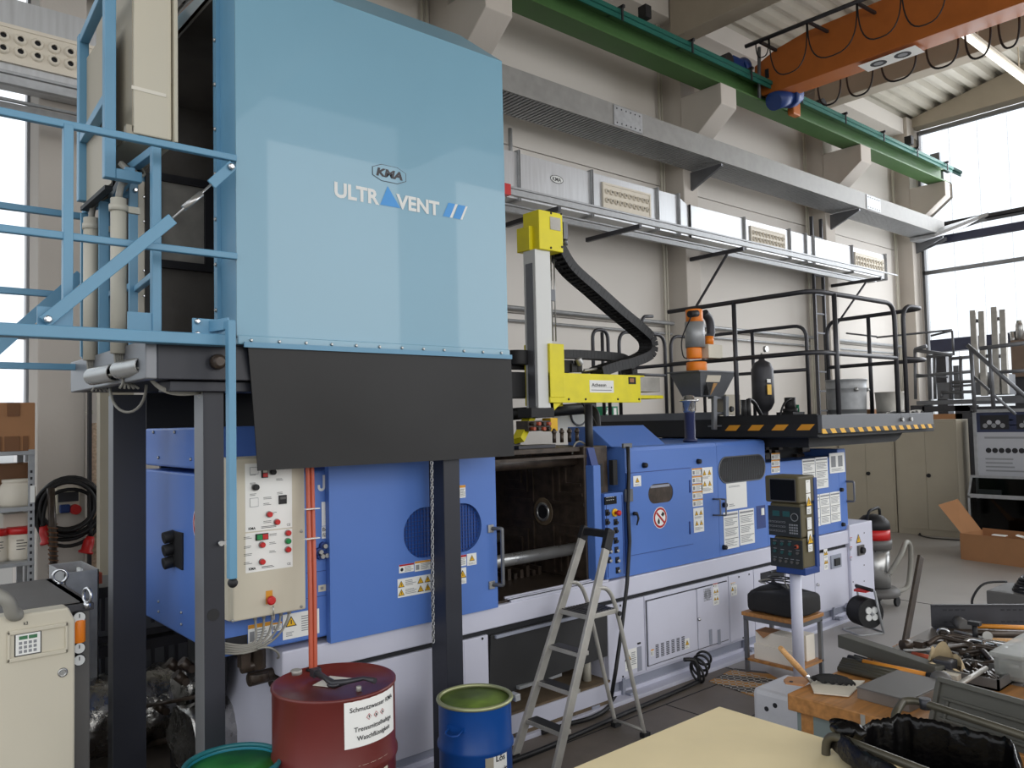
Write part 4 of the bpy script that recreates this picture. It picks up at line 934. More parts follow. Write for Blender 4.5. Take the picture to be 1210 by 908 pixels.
# the strip with the letter J and the part-hidden notices
def FY(u, v, y=4.0): return P(u, v, y=y)
k = MB('letter_white'); S = Sheet(k, (0, 3.999, 0), X1, Z1); q = FY(375.3, 581); wj, tj, hj = .044, .014, .086; ro, ri = wj/2, wj/2-tj; S.rect(q.x+wj-tj, q.z+ro, q.x+wj, q.z+hj, 'letter_white', 1).rect(q.x, q.z+ro, q.x+tj, q.z+ro+.012, 'letter_white', 1)
for j_ in range(10): a1, a2 = PI+PI*j_/10, PI+PI*(j_+1)/10; cxj, czj = q.x+wj/2, q.z+ro; S.poly([(cxj+ri*math.cos(a1), czj+ri*math.sin(a1)), (cxj+ro*math.cos(a1), czj+ro*math.sin(a1)), (cxj+ro*math.cos(a2), czj+ro*math.sin(a2)), (cxj+ri*math.cos(a2), czj+ri*math.sin(a2))], 'letter_white', 1)
q = FY(380, 622); S.rect(q.x, q.z, q.x+.16, q.z+.13, 'paper', 1); S.poly([(q.x+.02, q.z+.02), (q.x+.12, q.z+.02), (q.x+.07, q.z+.1)], 'ink_grey', 2); S.poly([(q.x+.03, q.z+.026), (q.x+.11, q.z+.026), (q.x+.07, q.z+.09)], 'paper', 3)
q = FY(380, 637); S.rect(q.x, q.z, q.x+.16, q.z+.066, 'paper', 1); S.text('Bedien', q.x+.005, q.z+.04, .02, 'ink', 2, .01); S.text('für Un', q.x+.005, q.z+.01, .02, 'ink', 2, .01)
q = FY(376, 700); S.rect(q.x, q.z, q.x+.045, q.z+.035, 'panel_beige', 1); S.rect(q.x+.012, q.z+.01, q.x+.03, q.z+.026, 'ink_grey', 2)
for v in (678, 708): q = FY(362, v); S.rect(q.x, q.z, q.x+.2, q.z+.003, 'blue_dark', 1)
k.build('lettering', lc)
k = MB('teal_paint'); 
for u, v in ((381, 645), (376, 652), (378, 657), (383, 656)): q = FY(u, v); k.use('blue_dark').lathe((q.x, 4.0, q.z), [(.022, 0), (.02, .02)], 10, (0, -1, 0)); k.use('steel').lathe((q.x, 3.98, q.z), [(.012, 0), (.012, .02)], 10, (0, -1, 0))
k.build('coupling', lc, kind='stuff')
q = FY(266, 776); MB('seam_dark').box((q.x, 3.995, q.z+.02), (FY(292, 760).x, 4.0, FY(292, 750).z)).build('ventilation_grille', lc)
q = FY(293, 763); notice(lc, (q.x, 3.999, q.z), X1, Z1, FY(321, 750).x-q.x, .1, 'head'); q = FY(334, 757); notice(lc, (q.x, 3.999, q.z), X1, Z1, FY(377, 740).x-q.x, .13, 'warntext')
q = FY(322, 747); notice(lc, (q.x, 3.999, q.z), X1, Z1, .05, .045, 'head')
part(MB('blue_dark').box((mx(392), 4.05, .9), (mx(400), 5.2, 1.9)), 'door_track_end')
# sliding door with oval mesh window
dx0, dx1, dz0, dz1, dy = FY(389.5, 640, 3.95).x, FY(587, 640, 3.95).x, .885, 1.88, 3.95
k = MB('blue_machine'); sa, sb = FY(477, 630, dy), FY(569, 625, dy)
hole = stadium((sa.x+sb.x)/2-dx0, FY(522, 627, dy).z-dz0, sb.x-sa.x, FY(522, 597, dy).z-FY(522, 656, dy).z, 9)
rect_hole((dx0, dy, dz0), X1, Z1, dx1-dx0, dz1-dz0, hole, (0, .03, 0), k)
door = part(k, 'sliding_door')
part(MB('blue_machine').box((dx0+.002, dy+.031, dz0+.002), (dx0+.014, 4.0, dz1-.002)), 'door_fold'); part(MB('blue_machine').box((dx1-.014, dy+.031, dz0+.002), (dx1-.002, 4.0, dz1-.002)), 'door_fold')
MB('mesh_blue').box((sa.x-.05, dy+.03, dz0+.25), (sb.x+.05, dy+.034, dz1-.2)).build('window_mesh', door)
k = MB('blue_dark'); xx = sa.x-.02
zc_ = FY(522, 627, dy).z
while xx < sb.x: k.box((xx, dy+.024, zc_-.2), (xx+.004, dy+.03, zc_+.2)); xx += .022
zz = zc_-.2
while zz < zc_+.2: k.box((sa.x-.02, dy+.022, zz), (sb.x+.02, dy+.026, zz+.004)); zz += .022
k.build('mesh_wires', door, kind='stuff')
q0, q1 = FY(586, 624, dy), FY(588, 690, dy)
k = MB('grey_steel'); hx = dx1-.02; k.tube(fillet([(hx-.03, dy, q0.z), (hx+.015, dy-.06, q0.z), (hx+.015, dy-.06, q1.z), (hx-.03, dy, q1.z)], .01), .012, 10); k.build('handle', door)
k = MB('steel')
for z in (q0.z, q1.z): k.box((hx-.055, dy-.012, z-.025), (hx-.01, dy, z+.025))
k.build('handle_bracket', door, bev=.003)
def dn(u0, v0, u1, v1, st): a, b = FY(u0, v1, dy), FY(u1, v1, dy); h = FY(u0, v0, dy).z-a.z; notice(door, (a.x, dy, a.z), X1, Z1, b.x-a.x, h, st)
dn(471.5, 668, 489, 678, 'headred'); dn(490, 664, 510, 676, 'head'); dn(511, 661, 529, 673, 'headred')
dn(470, 685, 509, 707, 'trirow'); dn(510, 677, 530, 699, 'tri2'); dn(541, 574, 550, 589, 'head'); dn(509, 575, 518, 596, 'tri1')
dn(541, 657, 551, 670, 'headred'); dn(552, 655, 563, 669, 'tri1'); dn(542, 672, 551, 691, 'tri1')
# mould area
part(MB('oily_steel').box((3.2, 4.02, .84), (4.3, 5.3, .9)), 'table_plate')
k = MB('base_white')
for i in range(3): k.box((FY(587, 0).x, 3.99+i*.03, .885), (4.3, 4.005+i*.03, .9+.006*i))
part(k, 'sill_rail', bev=.002)
part(MB('matte_black').box((1.6, 5.27, .9), (4.6, 5.3, 1.9)), 'rear_guard')
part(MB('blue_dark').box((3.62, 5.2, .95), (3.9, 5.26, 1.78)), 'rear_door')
part(MB('matte_black').box((2.2, 4.1, .9), (2.24, 5.25, 1.85)), 'partition')
part(MB('oily_steel').box((2.9, 4.12, .9), (3.15, 5.2, 1.8)), 'moving_platen', bev=.02)
bz_lo, bz_hi = P(600, 662, y=4.18).z, P(600, 549, y=4.18).z
for (yy, zz) in ((4.18, bz_lo), (4.18, bz_hi), (5.05, bz_lo), (5.05, bz_hi)):
    part(MB('steel' if zz == bz_lo else 'oily_steel').cyl((2.3, yy, zz), (4.2, yy, zz), .042, 24), 'tie_bar')
part(MB('oily_steel').beam((3.1, 4.08, bz_hi+.03), (4.2, 4.08, bz_hi+.03), .03, .02).beam((3.1, 4.12, bz_hi+.075), (4.2, 4.12, bz_hi+.075), .02, .02), 'slide_rail')
pt = MB('oily_steel'); px = 4.16
pt.box((px+.02, 4.07, .9), (px+.25, 5.2, 1.86)); pt.box((px+.0, 4.07, .9), (px+.02, 5.2, 1.86))
plt = part(pt, 'fixed_platen', bev=.01)
cy, cz = P(642, 605, x=px).y, P(642, 605, x=px).z
for sy in (-1, 1):
    for sz in (-1, 1):
        for j, (oy, oz) in enumerate(((.1, .07), (.17, .14), (.24, .21))):
            y0, z0 = cy+sy*oy, cz+sz*oz; L1, L2 = .46-oy*.2, .45-oz*.2
            yA, zA = y0+sy*.022, z0+sz*.022; yE, zE = cy+sy*L1, cz+sz*L2
            MB('oily_steel').prism([(px, y0, z0), (px, yE, z0), (px, yE, zA), (px, yA, zA), (px, yA, zE), (px, y0, zE)], (-.012, 0, 0)).build('slot_rim', plt)
k = MB('steel'); k.torus((px-.004, cy, cz), .062, .012, X1, 24, 6); k.use('matte_black').lathe((px-.006, cy, cz), [(.056, 0), (.056, .004)], 24, (-1, 0, 0)); k.build('centring_hole', plt)
k = MB('plywood_dirty'); k.lathe((px-.002, cy, cz), [(.11, 0), (.1, .002)], 14, (-1, 0, 0)); k.build('wear_mark', plt)
k = MB('oily_steel')
for i in range(14): k.box((3.3+i*.06, 4.5, .9), (3.33+i*.06, 5.1, .94+.02*(i % 3)))
part(k, 'ejector_scrap_grid')
part(MB('wood_beech').box((3.45, 4.75, .9), (3.75, 5.0, 1.0)), 'die_block', bev=.01)
# top of the mould area: manifold, taps
TZ = P(640, 528, y=4.2).z
part(MB('oily_steel').box((3.15, 4.1, TZ-.045), (4.15, 4.5, TZ-.01)), 'top_beam', bev=.004)
part(MB('dark_steel').box((3.6, 4.14, TZ-.01), (3.95, 4.3, TZ+.015)), 'manifold', bev=.003)
for u in (664, 673, 682, 655):
    q = P(u, 520, y=4.25); k = MB('oily_steel').cyl((q.x, 4.25, TZ+.02), (q.x, 4.25, TZ+.09), .014, 8).sphere((q.x, 4.25, TZ+.1), .02, 10).cyl((q.x, 4.25, TZ+.1), (q.x, 4.25, TZ+.125), .01, 8); part(k, 'valve')
k = MB('cable_grey'); k.tube(bez(P(676, 537, y=4.15), P(678, 515, y=4.15), P(690, 520, y=4.15), P(697, 533, y=4.12)), .007, 6); part(k, 'hose')
# right of the opening: column, recess, button strip
cx0, cx1 = FY(690, 600).x, FY(711, 600).x
part(MB('blue_machine').box((cx1-.075, 4.0, .89), (cx1, 4.2, P(706, 550, y=4).z)), 'guard_post', bev=.006)
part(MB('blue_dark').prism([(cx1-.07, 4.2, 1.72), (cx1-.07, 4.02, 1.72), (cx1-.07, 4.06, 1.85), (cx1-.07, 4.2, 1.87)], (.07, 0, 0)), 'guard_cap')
rx0 = FY(740, 600).x; rx1 = FY(849, 600).x; rx2 = FY(906, 600).x
zt = 1.845
k = MB('blue_machine'); k.prism([(rx0, 4.0, .89), (rx0, 4.0, zt-.035), (rx0, 4.012, zt-.01), (rx0, 4.04, zt), (rx0, 4.7, zt+.01), (rx0, 4.7, .89)], (rx1-rx0-.002, 0, 0)); rc = part(k, 'right_cover')
k = MB('blue_machine'); k.prism([(rx1+.002, 4.0, .89), (rx1+.002, 4.0, zt-.035), (rx1+.002, 4.012, zt-.01), (rx1+.002, 4.04, zt), (rx1+.002, 5.28, zt+.01), (rx1+.002, 5.28, .89)], (rx2-rx1, 0, 0)); rd = part(k, 'right_door')
k = MB('blue_machine'); hx0 = rx0-.05; k.prism([(hx0, 4.08, zt), (hx0, 4.3, zt+.155), (hx0, 4.55, zt+.155), (hx0, 4.55, zt)], (FY(795, 500).x-hx0, 0, 0)); part(k, 'top_hump', bev=.006)
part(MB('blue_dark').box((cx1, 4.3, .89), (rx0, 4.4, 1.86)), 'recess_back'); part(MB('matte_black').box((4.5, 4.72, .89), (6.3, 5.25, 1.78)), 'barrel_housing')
sx0, sx1 = FY(713.5, 600).x, FY(735.5, 600).x
sz0, sz1 = .9, P(724, 583, y=3.99).z
bs = part(MB('blue_machine').box((sx0, 3.99, sz0), (sx1, 4.1, sz1)), 'button_strip', bev=.004)
MB('blue_dark').box((sx0+.012, 3.987, sz0+.015), (sx0+.016, 3.99, sz1-.02)).box((sx1-.016, 3.987, sz0+.015), (sx1-.012, 3.99, sz1-.02)).build('frame_line', bs)
a, b = P(714.5, 597, y=3.985), P(728, 586.5, y=3.985); k = MB('screen').box((a.x, 3.98, a.z), (b.x, 3.99, b.z)); k.use('letter_white')
for i in range(4):
    for j in range(2): k.box((a.x+.015+i*.022, 3.979, a.z+.03+.02*j), (a.x+.026+i*.022, 3.98, a.z+.034+.02*j))
k.build('display', bs)
q = P(726, 606, y=3.99); k = MB('sign_yellow').lathe((q.x, 3.99, q.z), [(.03, 0), (.028, .012)], 20, (0, -1, 0)); k.use('red_plastic').lathe((q.x, 3.978, q.z), [(.012, 0), (.012, .02), (.021, .025), (.02, .04), (.01, .046)], 18, (0, -1, 0)); k.build('emergency_stop', bs)
for i, (u, v) in enumerate(((717, 606), (717, 617), (727, 617), (727, 627), (727, 639), (720, 651), (728, 650), (719.5, 662), (729, 662), (729.5, 674))):
    q = P(u, v, y=3.99); k = MB('matte_black').box((q.x-.017, 3.982, q.z-.022), (q.x+.017, 3.99, q.z+.022)); k.use('chrome' if i > 4 else 'matte_black').lathe((q.x, 3.982, q.z-.004), [(.012, 0), (.011, .018)], 12, (0, -1, 0)); k.build('selector_switch', bs)
k = MB('cable_black'); q = P(700, 500, y=4.02); k.cyl(P(695, 478, y=4.1), P(697, 548, y=4.1), .03, 12); k.box(P(700, 560, y=4.05)+V((-.02, 0, -.1)), P(712, 548, y=4.05)+V((0, .04, 0))); part(k, 'cable_duct')
k = MB('matte_black').box((FY(711, 0).x, 4.02, P(712, 575, y=4.02).z), (FY(716, 0).x, 4.06, P(712, 545, y=4.02).z)); part(k, 'door_damper')
part(MB('cable_black').tube([P(742, 528, y=3.97), P(743, 560, y=3.97), P(742, 600, y=3.97), P(744, 640, y=3.96), P(741, 690, y=3.93), P(735, 740, y=3.93), P(728, 790, y=3.9), P(722, 826, y=3.9)], .014, 8), 'hanging_cable')
part(MB('grey_steel').box(P(741, 592, y=3.975)+V((-.01, 0, -.01)), P(746, 578, y=3.975)+V((.02, .02, 0))).box(P(737, 530, y=3.98)+V((0, 0, 0)), P(745, 524, y=3.98)+V((.02, .02, 0))), 'cable_clip', bev=.003)
# service door in right cover
def fx(u, v, y=3.988): return P(u, v, y=y)
a, b = fx(743.5, 655), fx(817, 556)
zlo_, zhi_ = fx(760, 654).z, fx(760, 558.5).z
sa, sb = fx(766, 582), fx(795.5, 582)
hole = stadium((sa.x+sb.x)/2-a.x, fx(781, 583).z-zlo_, sb.x-sa.x, fx(781, 571).z-fx(781, 594).z, 8)
k = MB('blue_machine'); rect_hole((a.x, 3.988, zlo_), X1, Z1, b.x-a.x, zhi_-zlo_, hole, (0, .012, 0), k); sd = k.build('service_door', rc)
MB('blue_dark').box((a.x-.004, 3.996, zlo_-.005), (b.x+.004, 3.9995, zhi_+.005)).build('door_gap', rc)
MB('oily_steel').box((sa.x-.02, 3.9925, fx(781, 596).z), (sb.x+.02, 3.9975, fx(781, 569).z)).build('window_mesh', sd)
MB('base_grey').box((sa.x+.03, 3.989, fx(781, 576).z), (sb.x-.04, 3.9925, fx(781, 573).z)).build('inner_bar', sd)
no_fire(sd, fx(780, 612), X1, Z1, .083)
k = MB('matte_black').lathe(fx(749, 607), [(.014, 0), (.014, .03)], 10, (0, -1, 0)); k.tube([fx(749, 607, 3.96), fx(753, 607.5, 3.955), fx(754.5, 613, 3.955), fx(752.5, 621, 3.955)], [.009, .009, .008, .005], 8); k.build('handle', sd)
for v in (575, 624): q = fx(815, v); MB('blue_dark').cyl(q-V((0, 0, .05)), q+V((0, 0, .05)), .008, 8).build('hinge', sd)
def rn(par, u0, v0, u1, v1, st, y=3.999): a, b = P(u0, v1, y=y), P(u1, v1, y=y); notice(par, (a.x, y, a.z), X1, Z1, b.x-a.x, P(u0, v0, y=y).z-a.z, st)
rn(sd, 748.5, 563, 757.5, 575.5, 'tri1', 3.987)
for i in range(5): rn(rc, 817.5+i*.25, 554+i*9.2, 829.5+i*.25, 562.5+i*9.2, 'head')
rn(rc, 829, 553, 842.5, 584, 'tri2'); rn(rc, 820, 601, 832, 630, 'tri2')
for u, v in ((760.5, 550), (824.5, 545.5), (855, 597), (855, 647)):
    q = FY(u, v); MB('matte_black').lathe((q.x, 4.0, q.z), [(.022, 0), (.018, .03), (.01, .034)], 14, (0, -1, 0)).build('rubber_stop', rc if u < 850 else rd)
for u in (842, 848.5):
    a, b = FY(u, 590), FY(u+1, 609); k = MB('grey_steel'); s_ = -1 if u < 845 else 1
    k.tube(fillet([(a.x, 4.0, a.z), (a.x+.02, 3.94, a.z), (a.x+.02, 3.94, b.z), (a.x, 4.0, b.z)], .01), .007, 8); k.build('handle', rc if u < 845 else rd)
a, b = FY(849.5, 570.5), FY(903, 538); k = MB('smoked_glass')
hs = stadium((a.x+b.x)/2, (FY(876, 554).z), b.x-a.x, FY(876, 539.5).z-FY(876, 569.5).z, 8)
k.use('matte_black').add([V((p[0], 3.997, p[1])) for p in hs], [tuple(range(len(hs)))]); k.use('grey_steel'); k.tube([V((p[0], 3.997, p[1])) for p in hs], .006, 6, closed=True); wd = k.build('mesh_window', rd)
k = MB('grey_steel'); n_ = 26
for i in range(n_): xx = a.x+(b.x-a.x)*(i+.5)/n_; hh = (FY(876, 541).z-FY(876, 568).z)/2*(1 if 4 < i < n_-5 else .7); k.box((xx, 3.9955, FY(876, 554).z-hh), (xx+.002, 3.9965, FY(876, 554).z+hh))
k.build('mesh_wires', wd, kind='stuff')
rn(rd, 859, 571.5, 883, 603, 'plain'); rn(rd, 856, 606, 873.5, 650, 'doc'); rn(rd, 874.5, 603, 892, 645, 'doc')
q = FY(894, 612); MB('blue_dark').box((q.x, 3.998, q.z-.1), (q.x+.14, 4.0, q.z+.1)).build('latch_plate', rd)
q = FY(899, 605); MB('paper').box((q.x, 3.99, q.z-.03), (q.x+.04, 4.0, q.z+.03)).build('latch', rd)
# rear cover
rz = P(960, 535, y=4.0).z
rv = cover((rx2+.005, 4.0, .89), (mx(1003), 5.25, P(940, 544, y=4).z), 'rear_cover', bev=.01)
cover((FY(967, 0).x, 3.9975, .905), (mx(1003)+.004, 5.245, P(1002, 530, y=4).z), 'rear_cover_block', bev=.01)
rn(rv, 949, 543, 964, 580, 'doc'); rn(rv, 964.5, 541, 979, 578, 'doc', 3.996); rn(rv, 980.5, 536, 998.5, 560, 'diagram', 3.996)
for i in range(3): rn(rv, 958+12*i, 586-2*i, 969.5+12*i, 624-3*i, 'doc', 3.996)
for i in range(3): rn(rv, 911.5, 536+8*i, 921.5, 543.5+8*i, 'head')
for u, v in ((956, 599), (993, 579), (995, 620)): q = FY(u, v); MB('matte_black').lathe((q.x, 4.0, q.z), [(.022, 0), (.018, .03)], 12, (0, -1, 0)).build('rubber_stop', rv)
q = FY(1001, 569); k = MB('grey_steel'); k.tube(fillet([(q.x-.03, 4, q.z), (q.x, 3.93, q.z), (q.x, 3.93, q.z-.2), (q.x-.03, 4, q.z-.2)], .02), .01, 8); k.build('handle', rv)
part(MB('matte_black').box((rx2+.04, 4.3, 1.5), (7.6, 5.2, 1.93)), 'injection_unit', bev=.02)
k = MB('oily_steel')
for i in range(14):
    a_ = V((6.5+random.random()*1.0, 4.25, 1.62+random.random()*.2)); k.box(a_, a_+V((.05+.1*random.random(), .08, .03+.06*random.random())))
part(k, 'injection_fittings')
# pumps and pipework under the left end
k = MB('oily_steel')
q = P(305, 790, y=4.1); k.cyl(q, q+V((0, 0, .3)), .04, 14).cyl(q+V((0, 0, -.06)), q+V((0, 0, -.02)), .055, 14).cyl(q+V((-.05, 0, -.05)), q+V((.18, .02, -.05)), .035, 12).cyl(q+V((-.09, 0, .02)), q+V((-.02, 0, .02)), .03, 10).cyl(q+V((.08, .04, -.1)), q+V((.16, .04, -.1)), .025, 10).box(q+V((-.1, -.03, .02)), q+V((-.05, .03, .1)))
part(k, 'hydraulic_valve', bev=.003)
k = MB('matte_black').lathe((1.75, 4.85, .72), [(.3, 0), (.3, .03), (.2, .05)], 28, (-1, 0, 0)); part(k, 'left_motor')
k = MB('oily_steel'); k.cyl(P(120, 845, x=1.45), P(235, 823, x=1.62), .012, 8).cyl(P(140, 888, x=1.6), P(235, 868, x=1.6), .02, 8).cyl(P(172, 800, x=1.6), P(172, 880, x=1.6), .02, 10)
for u, v in ((170, 800), (172, 835), (172, 870), (210, 790), (218, 805), (225, 790), (195, 840), (150, 840)):
    q = P(u, v, x=1.6); k.cyl(q, q+V((-.05, 0, .05)), .03, 10); k.cyl(q+V((0, -.03, 0)), q+V((0, .05, 0)), .022, 10)
part(k, 'pipework')
t = thing('foil_duct_pipe', 'crumpled silver foil insulated pipes lying under the left end of the machine', 'pipe', (1.9, 4.6, 0))
def crump(c0, c1, r, nm):
    c0, c1 = V(c0), V(c1); k = MB('foil'); d = c1-c0; ax = d.normalized(); a_ = ax.orthogonal().normalized(); b_ = ax.cross(a_); n = 26; m_ = 24; vs = []
    for i in range(m_+1):
        for j in range(n): an = 2*PI*j/n; rr = r*(1+.06*math.sin(5*an+i*1.3)+.05*random.uniform(-1, 1)); vs.append(c0+d*i/m_+(a_*math.cos(an)+b_*math.sin(an))*rr)
    k.add(vs, [(i*n+j, i*n+(j+1) % n, (i+1)*n+(j+1) % n, (i+1)*n+j) for i in range(m_) for j in range(n)], True)
    k.f += [list(range(n))[::-1], [m_*n+j for j in range(n)]]; k.fm += [0, 0]; k.sm += [False]*2
    k.build(nm, t)
crump((1.55, 4.75, .3), (2.6, 4.9, .3), .17, 'pipe'); crump((1.0, 5.6, .26), (1.9, 5.6, .26), .24, 'pipe'); crump((1.62, 5.0, .52), (2.2, 5.05, .52), .12, 'pipe')
k = MB('dark_steel')
for x, z in ((1.6, .1), (2.4, .1)): k.box((x, 4.55, 0), (x+.06, 5.1, .14))
k.build('cradle', t)
# ---------------- chain
t = MB('steel'); n = 44; a, b = P(510, 540, y=3.68), P(512, 760, y=3.68)
for i in range(n):
    c = a+(b-a)*(i+.5)/n; L = (b-a).length/n
    ax = X1 if i % 2 else Y1
    e = [c+ax*(.008*math.cos(w)*1)+Z1*(L*.62*math.sin(w)) for w in [2*PI*j/8 for j in range(8)]]
    t.tube(e, .0027, 5, closed=True)
t.build('hanging_chain', None, 'thin steel chain hanging in front of the blue sliding door beside the post', cat='chain')
# ================================================================== SPRAY ROBOT
t = thing('spray_robot', 'bright yellow spraying robot with tall white column and black cable chain', 'robot', (4.28, 4.6, 2.1))
RY = 4.6
k = MB('letter_white').box((P(632, 300, y=RY).x, RY, P(632, 484, y=RY).z), (P(650, 300, y=RY).x, RY+.14, P(632, 294, y=RY).z)); k.build('column', t, bev=.004)
MB('grey_steel').box((P(632, 300, y=RY).x-.004, RY+.03, 2.15), (P(632, 300, y=RY).x, RY+.11, 3.3)).build('linear_rail', t)
hz0, hz1 = P(650, 296, y=RY-.03).z, P(650, 250, y=RY-.03).z
k = MB('yellow').box((P(637, 270, y=RY-.03).x, RY-.03, hz0), (P(665, 270, y=RY-.03).x, RY+.16, hz1)); hd = k.build('drive_head', t, bev=.006)
k = MB('aluminium').box((P(650, 270, y=RY-.03).x, RY-.034, P(650, 271, y=RY-.03).z), (P(662, 270, y=RY-.03).x, RY-.03, P(650, 256, y=RY-.03).z)); k.build('scratched_label', hd)
bb = MB('ink')
for u, v in ((651, 252), (663, 253), (651, 293), (664, 292)): bolt(bb, P(u, v, y=RY-.03), (0, -1, 0), .01, .004)
bb.build('screw', hd, kind='stuff')
MB('yellow').box((P(625, 270, y=RY+.05).x, RY+.05, hz0), (P(634, 270, y=RY+.05).x, RY+.2, hz1-.12)).build('head_bracket', t, bev=.004)
MB('grey_steel').box((P(666, 270, y=RY).x, RY, P(666, 282, y=RY).z), (P(671, 270, y=RY).x, RY+.08, P(666, 262, y=RY).z)).cyl(P(668, 282, y=RY+.03), P(668, 290, y=RY+.03), .02).build('connector', t)
for dx in (.0, .035): MB('steel').cyl((P(652, 350, y=RY+.1).x+dx, RY+.1, 2.7), (P(652, 350, y=RY+.1).x+dx, RY+.1, hz0+.1), .006, 6).build('hose', t)
k = MB('grey_steel').box(P(647, 355, y=RY+.08), P(654, 343, y=RY+.1)); k.build('fitting', t)
# carriage and beam
z0, z1 = P(700, 476, y=RY-.02).z, P(700, 442, y=RY-.02).z
bx0, bx1 = P(650, 455, y=RY-.02).x, P(757, 455, y=RY-.02).x
k = MB('yellow').box((bx0, RY-.02, z0), (bx1, RY+.0, z1)).box((bx0, RY+.0, z1-.012), (P(762, 455, y=RY).x, RY+.2, z1)); bm = k.build('beam_cover', t, bev=.003)
MB('yellow').box((bx0, RY-.025, P(660, 470, y=RY).z), (P(665, 455, y=RY).x, RY+.15, P(660, 407, y=RY).z)).build('carriage_plate', t, bev=.004)
MB('yellow').box((P(752, 470, y=RY).x, RY-.01, P(760, 470, y=RY).z-.01), (P(783, 470, y=RY).x, RY+.2, P(760, 470, y=RY).z+.02)).build('beam_foot', t, bev=.003)
MB('aluminium').box((bx1, RY+.0, P(760, 463, y=RY).z), (P(780, 455, y=RY).x, RY+.18, P(760, 446, y=RY).z)).build('beam_end_plate', t, bev=.003)
MB('yellow').box((P(624, 455, y=RY+.12).x, RY+.12, P(630, 480, y=RY+.12).z), (P(631, 455, y=RY+.12).x, RY+.16, P(630, 408, y=RY+.12).z)).build('carriage_side', t, bev=.003)
k = MB('paper'); a = P(697, 464, y=RY-.022); b = P(725, 450, y=RY-.022); S = Sheet(k, a, X1, Z1); w_, h_ = b.x-a.x, b.z-a.z
S.plate(0, 0, w_, h_, 'paper', .003); S.text('Acheson', w_*.08, h_*.5, h_*.26, 'ink', 1, .02, width=w_*.6).rect(w_*.06, h_*.42, w_*.9, h_*.44, 'ink_grey').rect(w_*.06, h_*.18, w_*.9, h_*.22, 'ink').disc(w_*.9, h_*.42, h_*.07, 'ink'); k.build('maker_plate', bm)
k = MB('ink').box(P(743, 454, y=RY-.023), P(751, 446, y=RY-.02)); k.use('cardboard').box(P(744.5, 452, y=RY-.024), P(749, 447.5, y=RY-.023)); k.build('type_plate', bm)
bb = MB('ink')
for u in (672, 692, 730, 755): bolt(bb, P(u, 472, y=RY-.02), (0, -1, 0), .01, .004)
bb.build('screw', bm, kind='stuff')
# cable chains
def chain(pts, w_, h_, nm, up=None, n_=None):
    pts = spline(pts, 6); L = sum((b-a).length for a, b in zip(pts, pts[1:])); n_ = n_ or int(L/.042)
    k = MB('cable_black'); acc = [0]
    for a, b in zip(pts, pts[1:]): acc.append(acc[-1]+(b-a).length)
    def at(s):
        for i in range(len(pts)-1):
            if acc[i+1] >= s: f = (s-acc[i])/max(1e-9, acc[i+1]-acc[i]); return pts[i].lerp(pts[i+1], f), (pts[i+1]-pts[i]).normalized()
        return pts[-1], (pts[-1]-pts[-2]).normalized()
    for i in range(n_):
        c, d = at(L*(i+.5)/n_); nr = d.cross(Y1).normalized(); l = L/n_
        for s_ in (-1, 1): k.obox(c+Y1*(s_*w_/2), d, Y1, nr, l*.97, .012, h_)
        k.obox(c+nr*h_*.45, d, Y1, nr, l*.5, w_, .006); k.obox(c-nr*h_*.45, d, Y1, nr, l*.5, w_, .006)
    k.use('matte_black')
    k2 = [at(L*i/20)[0] for i in range(21)]
    for dy in (-.25, 0, .25): k.tube([p+Y1*(w_*dy) for p in k2], h_*.22, 6)
    return k.build(nm, t, kind='stuff')
cy_ = RY+.06
chain([P(657, 294, y=cy_), P(672, 318, y=cy_), P(700, 343, y=cy_), P(728, 368, y=cy_), P(752, 388, y=cy_), P(765, 402, y=cy_), P(764, 418, y=cy_), P(745, 428, y=cy_), P(722, 434, y=cy_), P(705, 440, y=cy_)], .14, .085, 'cable_chain')
chain([P(620, 426, y=RY+.25), P(618, 422, y=RY+.25), P(665, 419, y=RY+.22), P(710, 421, y=RY+.22), P(732, 424, y=RY+.22), P(742, 433, y=RY+.22), P(744, 442, y=RY+.22)], .12, .07, 'lower_cable_chain')
k = MB('matte_black').box(P(665, 440, y=RY+.1), P(676, 426, y=RY+.12)+V((0, .08, 0))).cyl(P(683, 440, y=RY+.1), P(683, 426, y=RY+.1), .035, 14).box(P(676, 440, y=RY+.08), P(682, 430, y=RY+.1)); k.use('steel').cyl(P(686, 431, y=RY+.05), P(683, 424, y=RY+.05), .03, 12).cyl(P(690, 438, y=RY+.05), P(705, 436, y=RY+.05), .012, 8); k.build('servo_motor', t, bev=.003)
k = MB('matte_black').box(P(604, 470, y=RY+.15), P(624, 443, y=RY+.4)).cyl(P(612, 432, y=RY+.2), P(612, 415, y=RY+.2), .1, 18).box(P(605, 436, y=RY+.2), P(624, 420, y=RY+.3)); k.build('rear_drive', t, bev=.006)
# yellow support leg and spray head
MB('yellow').beam(P(612, 521, y=RY+.03), P(634, 476, y=RY+.15), .05, .09, Y1).build('support_leg', t); MB('yellow').beam(P(640, 478, y=RY+.2), P(660, 476, y=RY+.2), .1, .06).build('support_foot', t); MB('yellow').prism([P(650, 476, y=RY), P(664, 476, y=RY), P(652, 488, y=RY)], (0, .05, 0)).build('gusset', t)
k = MB('matte_black').box(P(628, 494, y=RY-.02), P(655, 482, y=RY-.02)+V((0, .16, 0))); k.build('spray_head_block', t, bev=.004)
k = MB('oily_steel').box(P(624, 510, y=RY-.03), P(650, 497, y=RY-.03)+V((0, .14, 0)))
k.build('nozzle_block', t, bev=.003)
for i in range(4):
    for j in range(2): q = P(627+i*6, 501+j*6, y=RY-.03); MB('copper_red' if (i+j) % 2 else 'oily_steel').cyl(q+V((-.0, 0, 0)), q+V((.0, -.05, 0)), .014, 10).build('nozzle', t)
